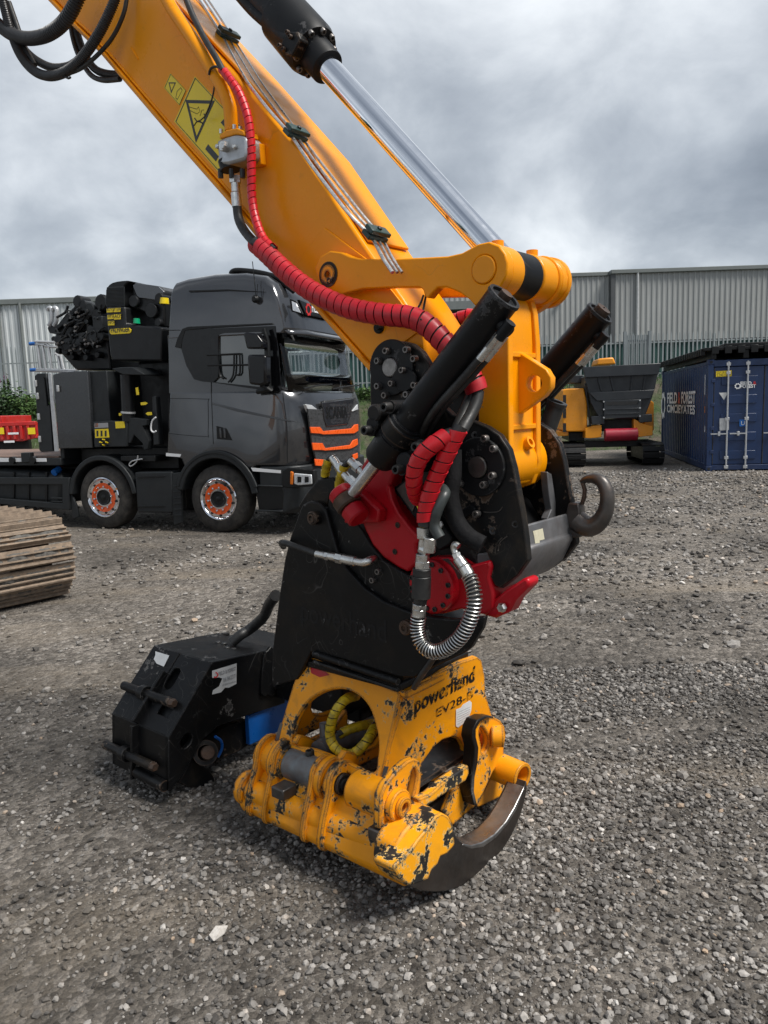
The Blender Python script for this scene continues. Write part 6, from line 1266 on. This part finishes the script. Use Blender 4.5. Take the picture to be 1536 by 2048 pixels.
# thin dark bars laid across the outside of the door window
for pts in (((355, 650), (580, 640)), ((360, 720), (640, 715)), ((540, 640), (535, 780), (500, 835)), ((430, 650), (440, 780), (470, 810)), ((578, 645), (580, 770), (550, 785))): mk('window_bar', tube(smo([TF.w(*TF.atv(*p, -.004)) for p in zB(*pts)], 3, False), .014, 6), 'truck_black', tk)
# wheels
def wheel(u, v0=0.0, near_=True):
    rw = .50; c = TF.w(u, v0, rw); out_ = -TF.v if near_ else TF.v
    g0 = thing_w = mk('wheel', lathe(c, -out_, [(.03, .30), (.0, .33), (.005, .40), (.03, .47), (.06, .495), (.10, .50), (.20, .50), (.26, .495), (.29, .46), (.30, .33)], 48), 'rubber', tk, label=None)
    mk('rim', lathe(c+out_*.002, -out_, [(.02, .30), (.006, .315), (-.004, .30), (.015, .275), (.05, .265), (.055, .21)], 44), 'chrome', g0)
    mk('hub_cover', lathe(c-out_*.04, -out_, [(0, .12), (-.02, .13), (-.03, .228), (-.01, .234)], 40), 'orange_paint', g0)
    mk('hub_centre', lathe(c-out_*.03, out_, [(-.07, .125), (.03, .122), (.027, .105), (.017, .095), (.017, .045), (.023, .038), (.024, .0)], 28), 'truck_black', g0)
    for k in range(10):
        th = 2*math.pi*k/10+.15; mk('wheel_nut', lathe(c-out_*.012+(TF.u*math.cos(th)+ZV*math.sin(th))*.172, out_, [(0, .018), (.022, .016), (.03, .007)], 10), 'chrome', g0)
    for k in range(10):
        th = 2*math.pi*k/10+.4; mk('rim_hole', lathe(c-out_*.012+(TF.u*math.cos(th)+ZV*math.sin(th))*.243, out_, [(0, .020), (.006, .018)], 8), 'opening_dark', g0)
for u in (0.0, -2.11): wheel(u)
for u in (0.0, -2.11, -5.6, -6.95): mk('far_wheel', lathe(TF.w(u, 2.5, .5), -TF.v, [(0, .3), (0, .47), (.05, .5), (.25, .5), (.3, .46), (.3, .3)], 32), 'rubber', tk)
# mudguards
def arc(u, r0, r1, a0, a1, v, t_, mat, zc=.5, n=18, nm='mudguard'):
    pts = [(u+r1*math.cos(a), zc+r1*math.sin(a)) for a in np.linspace(R(a0), R(a1), n)]+[(u+r0*math.cos(a), zc+r0*math.sin(a)) for a in np.linspace(R(a1), R(a0), n)]
    return mk(nm, plate(pts, lambda a, b: TF.w(a, v, b), TF.v*t_), mat, tk, bevel=.015)
arc(0, .60, .70, 8, 168, -.035, .45, 'truck_plastic'); arc(-2.11, .58, .66, 6, 176, -.02, .5, 'truck_plastic'); arc(0, .66, .72, 15, 165, -.045, .03, 'truck_plastic', nm='arch_lip')
arc(0, .0, .60, 0, 180, .38, .05, 'truck_black', nm='arch_liner'); arc(-2.11, .0, .58, 0, 180, .40, .05, 'truck_black', nm='arch_liner')
tpl('mudflap', zB((115, 1455), (200, 1445), (210, 1500), (175, 1560), (185, 1795), (125, 1812), (118, 1700)), .0, .05, 'truck_plastic')
for y in (1540, 1580, 1620, 1660, 1700, 1740): tpl('flap_rib', zB((125, y), (178, y-4), (178, y+6), (125, y+10)), -.012, .02, 'truck_plastic', bev=.004)
tpl('mudflap', zA((505, 1720), (525, 1715), (560, 1800), (575, 1880), (530, 1895)), .02, .04, 'truck_plastic')
# side lockers and tanks
pb = tpl('side_panel', zA((985, 1552), (1255, 1548), (1265, 1850), (1005, 1848)), -.01, .35, 'truck_plastic', bev=.02)
for y in (1582, 1800): tpl('panel_recess', zA((1005, y), (1205, y-4), (1205, y+8), (1005, y+16)), -.018, .012, 'truck_black', pb, bev=.004)
fr2 = tpl('tank_guard', zA((-300, 1590), (505, 1592), (510, 1830), (-300, 1760)), -.01, .06, 'truck_plastic', holes=[zA((-290, 1640), (455, 1642), (455, 1780), (-290, 1720))], bev=.01)
tpl('fuel_tank', zA((-300, 1495), (440, 1560), (450, 1600), (450, 1790), (-300, 1760)), .12, .6, 'truck_plastic', bev=.08)
for x in (90, 200, 330): tpl('tank_strap', zA((x, 1550), (x+14, 1552), (x+14, 1770), (x, 1765)), .10, .03, 'truck_black', bev=.004)
for y in (1735, 1760): tpl('grab_step', zA((372, y), (452, y+4), (452, y+14), (372, y+10)), -.015, .03, 'truck_plastic', bev=.004)
q = TF.atv(*zA((411, 1555))[0], .15); mk('filler_cap', cyl(TF.w(q[0], .1, q[2]), TF.w(q[0], .22, q[2]+.05), .055, n=16), 'blue_cap', tk)
tbox('chassis_rail', -8.2, 1.1, .78, .90, .62, .92, 'truck_black'); tbox('chassis_rail', -8.2, 1.1, 1.6, 1.72, .62, .92, 'truck_black'); tbox('engine_block', -.6, .9, .8, 1.7, .45, 1.0, 'truck_black')
tbox('crane_base', -2.8, -.9, .35, 2.15, .92, 1.25, 'truck_black'); tpl('deck_edge', zA((880, 1432), (1135, 1430), (1135, 1475), (880, 1472)), .05, .3, 'truck_black')
# flat bed
tbox('bed_frame', -8.4, -2.95, .05, 2.45, 1.0, 1.12, 'truck_plastic'); 
for k in range(12): tbox('deck_board', -8.4, -3.02, .08+.197*k, .08+.197*k+.19, 1.122, 1.15, 'timber_deck', bev=.004)
tpl('bed_stripe', zA((-300, 1445), (335, 1450), (338, 1475), (-300, 1478)), .035, .01, 'print_white', bev=0)
hb = tpl('headboard', zA((250, 850), (270, 830), (335, 828), (350, 900), (385, 1400), (300, 1405), (285, 1390)), .05, .06, 'truck_plastic', holes=[zA((322, 860), (332, 860), (362, 1060), (340, 1070))])
tbox('headboard', -3.0, -2.92, .11, 2.45, 1.1, 2.35, 'truck_plastic'); tpl('headboard_strip', zA((350, 830), (372, 828), (425, 1400), (398, 1400)), .04, .03, 'galv', bev=.003)
for x, y in ((262, 903), (276, 995), (284, 1146), (292, 1310), (425, 940)): 
    q = TF.atv(*zA((x, y))[0], .04); tbox('latch', q[0]-.02, q[0]+.02, .02, .05, q[2]-.05, q[2]+.05, 'galv', hb, bev=.006)
tpl('bed_bracket', zA((150, 1410), (215, 1408), (215, 1480), (155, 1482)), .0, .1, 'truck_plastic'); 
for x in (90, 240): q = TF.atv(*zA((x, 1465))[0], .02); mk('bed_roller', cyl(TF.w(q[0], 0, q[2]), TF.w(q[0], .12, q[2]), .06, n=14), 'truck_black', tk)
# tool cabinet and control box
tpl('tool_cabinet', zA((385, 838), (455, 818), (638, 810), (678, 1375), (430, 1380)), .06, 1.0, 'cabinet_grey', bev=.012)
tbox('cabinet_side', *(lambda a, b: (a, b))(*[uz(zA((640, 1200)), .06)[0][0]-.02, uz(zA((790, 1200)), .06)[0][0]]), .12, .9, 1.3, 2.45, 'truck_plastic')
cbx = tpl('control_box', zA((680, 1185), (800, 1175), (930, 1180), (930, 1365), (690, 1370)), .02, .5, 'truck_plastic')
for pts, m_ in ((((690, 1195), (788, 1190), (790, 1225), (692, 1230)), 'print_grey'), (((693, 1238), (790, 1234), (798, 1298), (697, 1302)), 'yellow_sticker'), (((842, 1182), (908, 1180), (912, 1228), (846, 1232)), 'yellow_sticker'), (((692, 1196), (716, 1195), (717, 1222), (694, 1224)), 'amber')): tpl('control_label', zA(*pts), .012, .006, m_, cbx, bev=0)
for k in range(3):
    for j in range(3): q = TF.atv(*zA((738+22*k, 1310+20*j))[0], .0); mk('control_lever', cyl(TF.w(q[0], .03, q[2]-.02), TF.w(q[0], -.03, q[2]), .010, n=6), 'yellow_sticker' if (k+j) % 2 else 'truck_black', cbx)
for x in (705, 735, 765): tpl('label_print', zA((x, 1248), (x+14, 1247), (x+15, 1290), (x+1, 1291)), .0105, .001, 'print_black', cbx, bev=0)
# stabiliser leg
sb_ = mk('stabiliser_leg', cyl(TF.w(*TF.atv(*zA((925, 840))[0], .1)), TF.w(*TF.atv(*zA((940, 1180))[0], .1)), .095, n=20), 'crane_black', tk)
tpl('stabiliser_foot', zA((815, 795), (880, 785), (965, 783), (1052, 832), (1052, 842), (900, 838), (860, 820)), .0, .5, 'truck_plastic', sb_)
mk('leg_clamp', ring(TF.w(*TF.atv(*zA((938, 1122))[0], .1)), TF.w(*TF.atv(*zA((938, 1108))[0], .1)), .11, .09), 'galv', sb_)
tpl('stabiliser_arm', zA((900, 1160), (965, 1155), (1070, 1165), (1072, 1210), (1040, 1215), (1090, 1320), (1080, 1385), (1050, 1390), (1040, 1340), (980, 1280), (955, 1340), (870, 1340), (875, 1310), (905, 1230)), .04, .12, 'truck_plastic', sb_)
tpl('stabiliser_post', zA((1110, 1000), (1135, 995), (1165, 1350), (1120, 1355)), .08, .12, 'truck_plastic')
for pts in (((892, 1040), (905, 1038), (905, 1062), (892, 1064)), ((1028, 1042), (1062, 1038), (1080, 1048), (1064, 1060), (1030, 1062)), ((868, 1120), (884, 1118), (890, 1128), (884, 1138), (870, 1140)), ((1108, 1112), (1080, 1112), (1064, 1124), (1080, 1136), (1110, 1134)), ((990, 935), (1008, 930), (1016, 985), (998, 988))): tpl('warning_tag', zA(*pts), .03, .006, 'yellow_sticker', bev=0)
mk('hose_loop', tube(smo([TF.w(*TF.atv(*p, 0)) for p in zA((1140, 1150), (1112, 1180), (1105, 1240), (1125, 1260), (1142, 1250))], 3, False), .012, 6), 'print_white', tk); mk('hose_loop', tube(smo([TF.w(*TF.atv(*p, 0)) for p in zA((1040, 1455), (970, 1470), (945, 1495), (960, 1508), (1000, 1475), (1008, 1430))], 3, False), .010, 6), 'galv', tk)
# crane column, housing and folded booms
hsng = tpl('crane_housing', zCR((772, 440), (1000, 432), (1010, 640), (1440, 680), (1440, 1080), (840, 1072), (820, 980)), .25, 1.6, 'crane_black', bev=.03)
tbox('crane_column', -1.75, -.95, .6, 1.8, 1.2, 2.6, 'crane_black', bev=.05)
lbl = tpl('maker_badge', zCR((820, 722), (830, 698), (1055, 684), (1078, 705), (1072, 738), (1050, 750), (845, 762), (825, 750)), .235, .01, 'yellow_sticker', hsng, bev=.004)
a, b = [TF.atv(*p, .23) for p in zCR((838, 742), (1058, 728))]; dxx = TF.w(b[0], .23, b[2])-TF.w(a[0], .23, a[2]); ww = np.linalg.norm(dxx); dxx /= ww; mk('lettering', text('PALFINGER', .075, TF.w(a[0], .232, a[2]), dxx, np.cross(-TF.v, dxx) if np.cross(-TF.v, dxx)[2] > 0 else np.cross(TF.v, dxx), 0, wid=ww, off=.02), 'print_black', lbl, smooth=0)
for (x0, y0, x1, y1), s_ in (((788, 457, 858, 502), 'K71L'), ((868, 450, 945, 498), 'P1200'), ((797, 532, 865, 582), 'HPSC'), ((873, 524, 950, 586), 'AOS'), ((803, 603, 875, 656), 'HPSC')):
    l2 = tpl('type_label', zCR((x0, y0), (x1, y0-4), (x1, y1-4), (x0, y1)), .235, .008, 'yellow_sticker', hsng, bev=0); a = TF.atv(*zCR((x0+8, y1-16))[0], .23); mk('lettering', text(s_, .06, TF.w(a[0], .232, a[2]), TF.u, ZV, 0, wid=.13), 'print_black', l2, smooth=0)
rb = uz(zCR((775, 435), (778, 270), (795, 200), (850, 150), (960, 128), (1060, 128), (1000, 180), (985, 260), (990, 430)), .35)
mk('hose_reel_cover', plate(smo(rb, 2), lambda a, b: TF.w(a, .35, b), TF.v*.7), 'crane_black', tk, bevel=.02)
for k in range(15):
    y = 205+15.5*k; q0, q1 = TF.atv(*zCR((782+max(0, 240-y)*.25, y+6))[0], .33), TF.atv(*zCR((992, y))[0], .33); mk('cover_rib', cyl(TF.w(q0[0], .34, q0[2]), TF.w(q1[0], .34, q1[2]), .014, n=6), 'truck_plastic', tk)
tpl('crane_boom', zCR((1085, 200), (1130, 150), (1400, 190), (1470, 250), (1480, 680), (1400, 660), (1300, 540), (1180, 480), (1095, 460), (1040, 400), (1030, 340), (1090, 300)), .45, .5, 'crane_black', bev=.03)
tpl('boom_plate', zCR((1090, 180), (1130, 152), (1395, 195), (1460, 255), (1450, 370), (1250, 340), (1150, 330)), .42, .04, 'truck_grey', bev=.01)
for x, y, r in ((1110, 370, .09), (1413, 335, .08), (1318, 480, .11), (1400, 620, .06)): q = TF.atv(*zCR((x, y))[0], .4); mk('boom_pin', cyl(TF.w(q[0], .38, q[2]), TF.w(q[0], .9, q[2]), r, n=20, ch=.01), 'crane_black', tk)
mk('beacon', cyl(TF.w(*TF.atv(*zCR((1142, 632))[0], .3)), TF.w(*TF.atv(*zCR((1142, 572))[0], .3)), .055, .045, 14), 'green_lamp', tk); mk('beacon', cyl(TF.w(*TF.atv(*zCR((1470, 400))[0], .2)), TF.w(*TF.atv(*zCR((1470, 330))[0], .2)), .07, .06, 14), 'yellow_sticker', tk)
tpl('boom_extension', zCR((180, 720), (330, 500), (450, 370), (480, 375), (620, 480), (720, 560), (770, 640), (820, 1000), (840, 1180), (420, 1185), (170, 900)), .75, .9, 'crane_black', bev=.03)
tpl('extension_plate', zCR((165, 730), (180, 680), (310, 510), (400, 520), (460, 430), (470, 460), (330, 600)), .68, .06, 'truck_plastic', bev=.012)
g = np.random.default_rng(33)
for k, pts in enumerate((((480, 380), (600, 500), (690, 600)), ((350, 830), (480, 690), (600, 520)), ((300, 820), (400, 700), (540, 560)), ((270, 760), (330, 660), (470, 560)), ((500, 830), (560, 740), (570, 640)), ((640, 900), (720, 800), (690, 690)), ((400, 700), (480, 830)), ((590, 490), (540, 580), (400, 690)), ((700, 690), (760, 760), (720, 850)), ((220, 880), (300, 900), (420, 860)), ((430, 880), (520, 920), (600, 850)), ((330, 420), (300, 500), (200, 560)))): mk('crane_hose', tube(smo([TF.w(*TF.atv(*p, .66)) for p in zCR(*pts)], 4, False), .022+.012*g.random(), 6), 'crane_black', tk)
for x, y, r in ((470, 375, .10), (530, 425, .09), (610, 470, .11), (690, 540, .10), (475, 490, .05), (525, 560, .05), (570, 615, .04), (335, 640, .045), (620, 690, .05), (480, 850, .07), (310, 900, .08), (320, 960, .07), (490, 960, .06), (400, 1030, .05), (565, 1035, .05), (700, 1005, .05), (235, 960, .05), (745, 385, .13), (640, 840, .06), (730, 780, .09), (190, 820, .05)):
    q = TF.atv(*zCR((x, y))[0], .68); mk('boom_fitting', cyl(TF.w(q[0], .62, q[2]), TF.w(q[0], .85, q[2]), r, n=12, ch=r*.15), ('crane_black', 'truck_black', 'truck_plastic')[int(g.integers(3))], tk)
for x, y, w_2, h_2 in ((460, 880, .10, .09), (560, 800, .12, .08), (360, 880, .08, .10), (650, 760, .09, .12), (720, 640, .10, .12), (250, 840, .07, .08), (470, 920, .07, .07)): q = TF.atv(*zCR((x, y))[0], .68); tbox('valve_block', q[0]-w_2, q[0]+w_2, .60, .8, q[2]-h_2, q[2]+h_2, 'truck_plastic', bev=.015)
for x in (115, 175): mk('hook_block', (lambda: tube(smo([TF.w(*TF.atv(*p, .7)) for p in zCR((x-25, 480), (x-10, 450), (x+15, 452), (x+25, 490), (x+20, 600), (x-10, 660))], 4, False), .035, 8))(), 'galv', tk)
for k in range(34):
    x0, y0 = 210+g.random()*520, 470+g.random()*520
    if y0 < 900-x0*1.05: continue
    x1, y1 = x0+(g.random()-.3)*150, y0-g.random()*150+40; mk('crane_hose', tube(smo([TF.w(*TF.atv(*p, .60)) for p in zCR((x0, y0), ((x0+x1)/2+20*g.normal(), (y0+y1)/2+20*g.normal()), (x1, y1))], 4, False), .010+.008*g.random(), 6), ('hose_black', 'truck_plastic')[k % 2], tk)
    q = TF.atv(*zCR((x0, y0))[0], .6); mk('hose_end', cyl(TF.w(q[0], .56, q[2]), TF.w(q[0], .64, q[2]), .020, n=8), ('screw', 'truck_plastic')[k % 2], tk)
tpl('boom_tip', zCR((85, 690), (110, 625), (160, 640), (200, 720), (190, 760), (110, 745)), .7, .12, 'truck_plastic')
# steel access rails
for x, top_ in ((-30, 850), (30, 880), (100, 875), (205, 990), (245, 1010)): mk('access_rail', tube([TF.w(*TF.atv(*p, .3)) for p in zCR((x-25, top_), (x, top_+8), (x+42, 1195))], .022, 8), 'galv', tk)
for y, x0, x1 in ((850, -60, 170), (880, -80, 60), (905, 60, 200), (1180, -90, 430), (1195, -60, 410)): mk('access_rail', tube([TF.w(*TF.atv(*p, .3)) for p in zCR((x0, y-6), (x1, y+6))], .022, 8), 'galv', tk)
for x, y in ((-85, 870), (-75, 1180)): q = TF.atv(*zCR((x, y))[0], .3); mk('rail_cap', cyl(TF.w(q[0]-.06, .3, q[2]), TF.w(q[0]+.06, .3, q[2]), .03, n=10), 'blue_cap', tk)
# rear axles under the bed
for u in (-5.6, -6.95): mk('rear_wheel', lathe(TF.w(u, .02, .5), TF.v, [(0, .3), (0, .47), (.05, .5), (.5, .5), (.55, .3)], 32), 'rubber', tk)
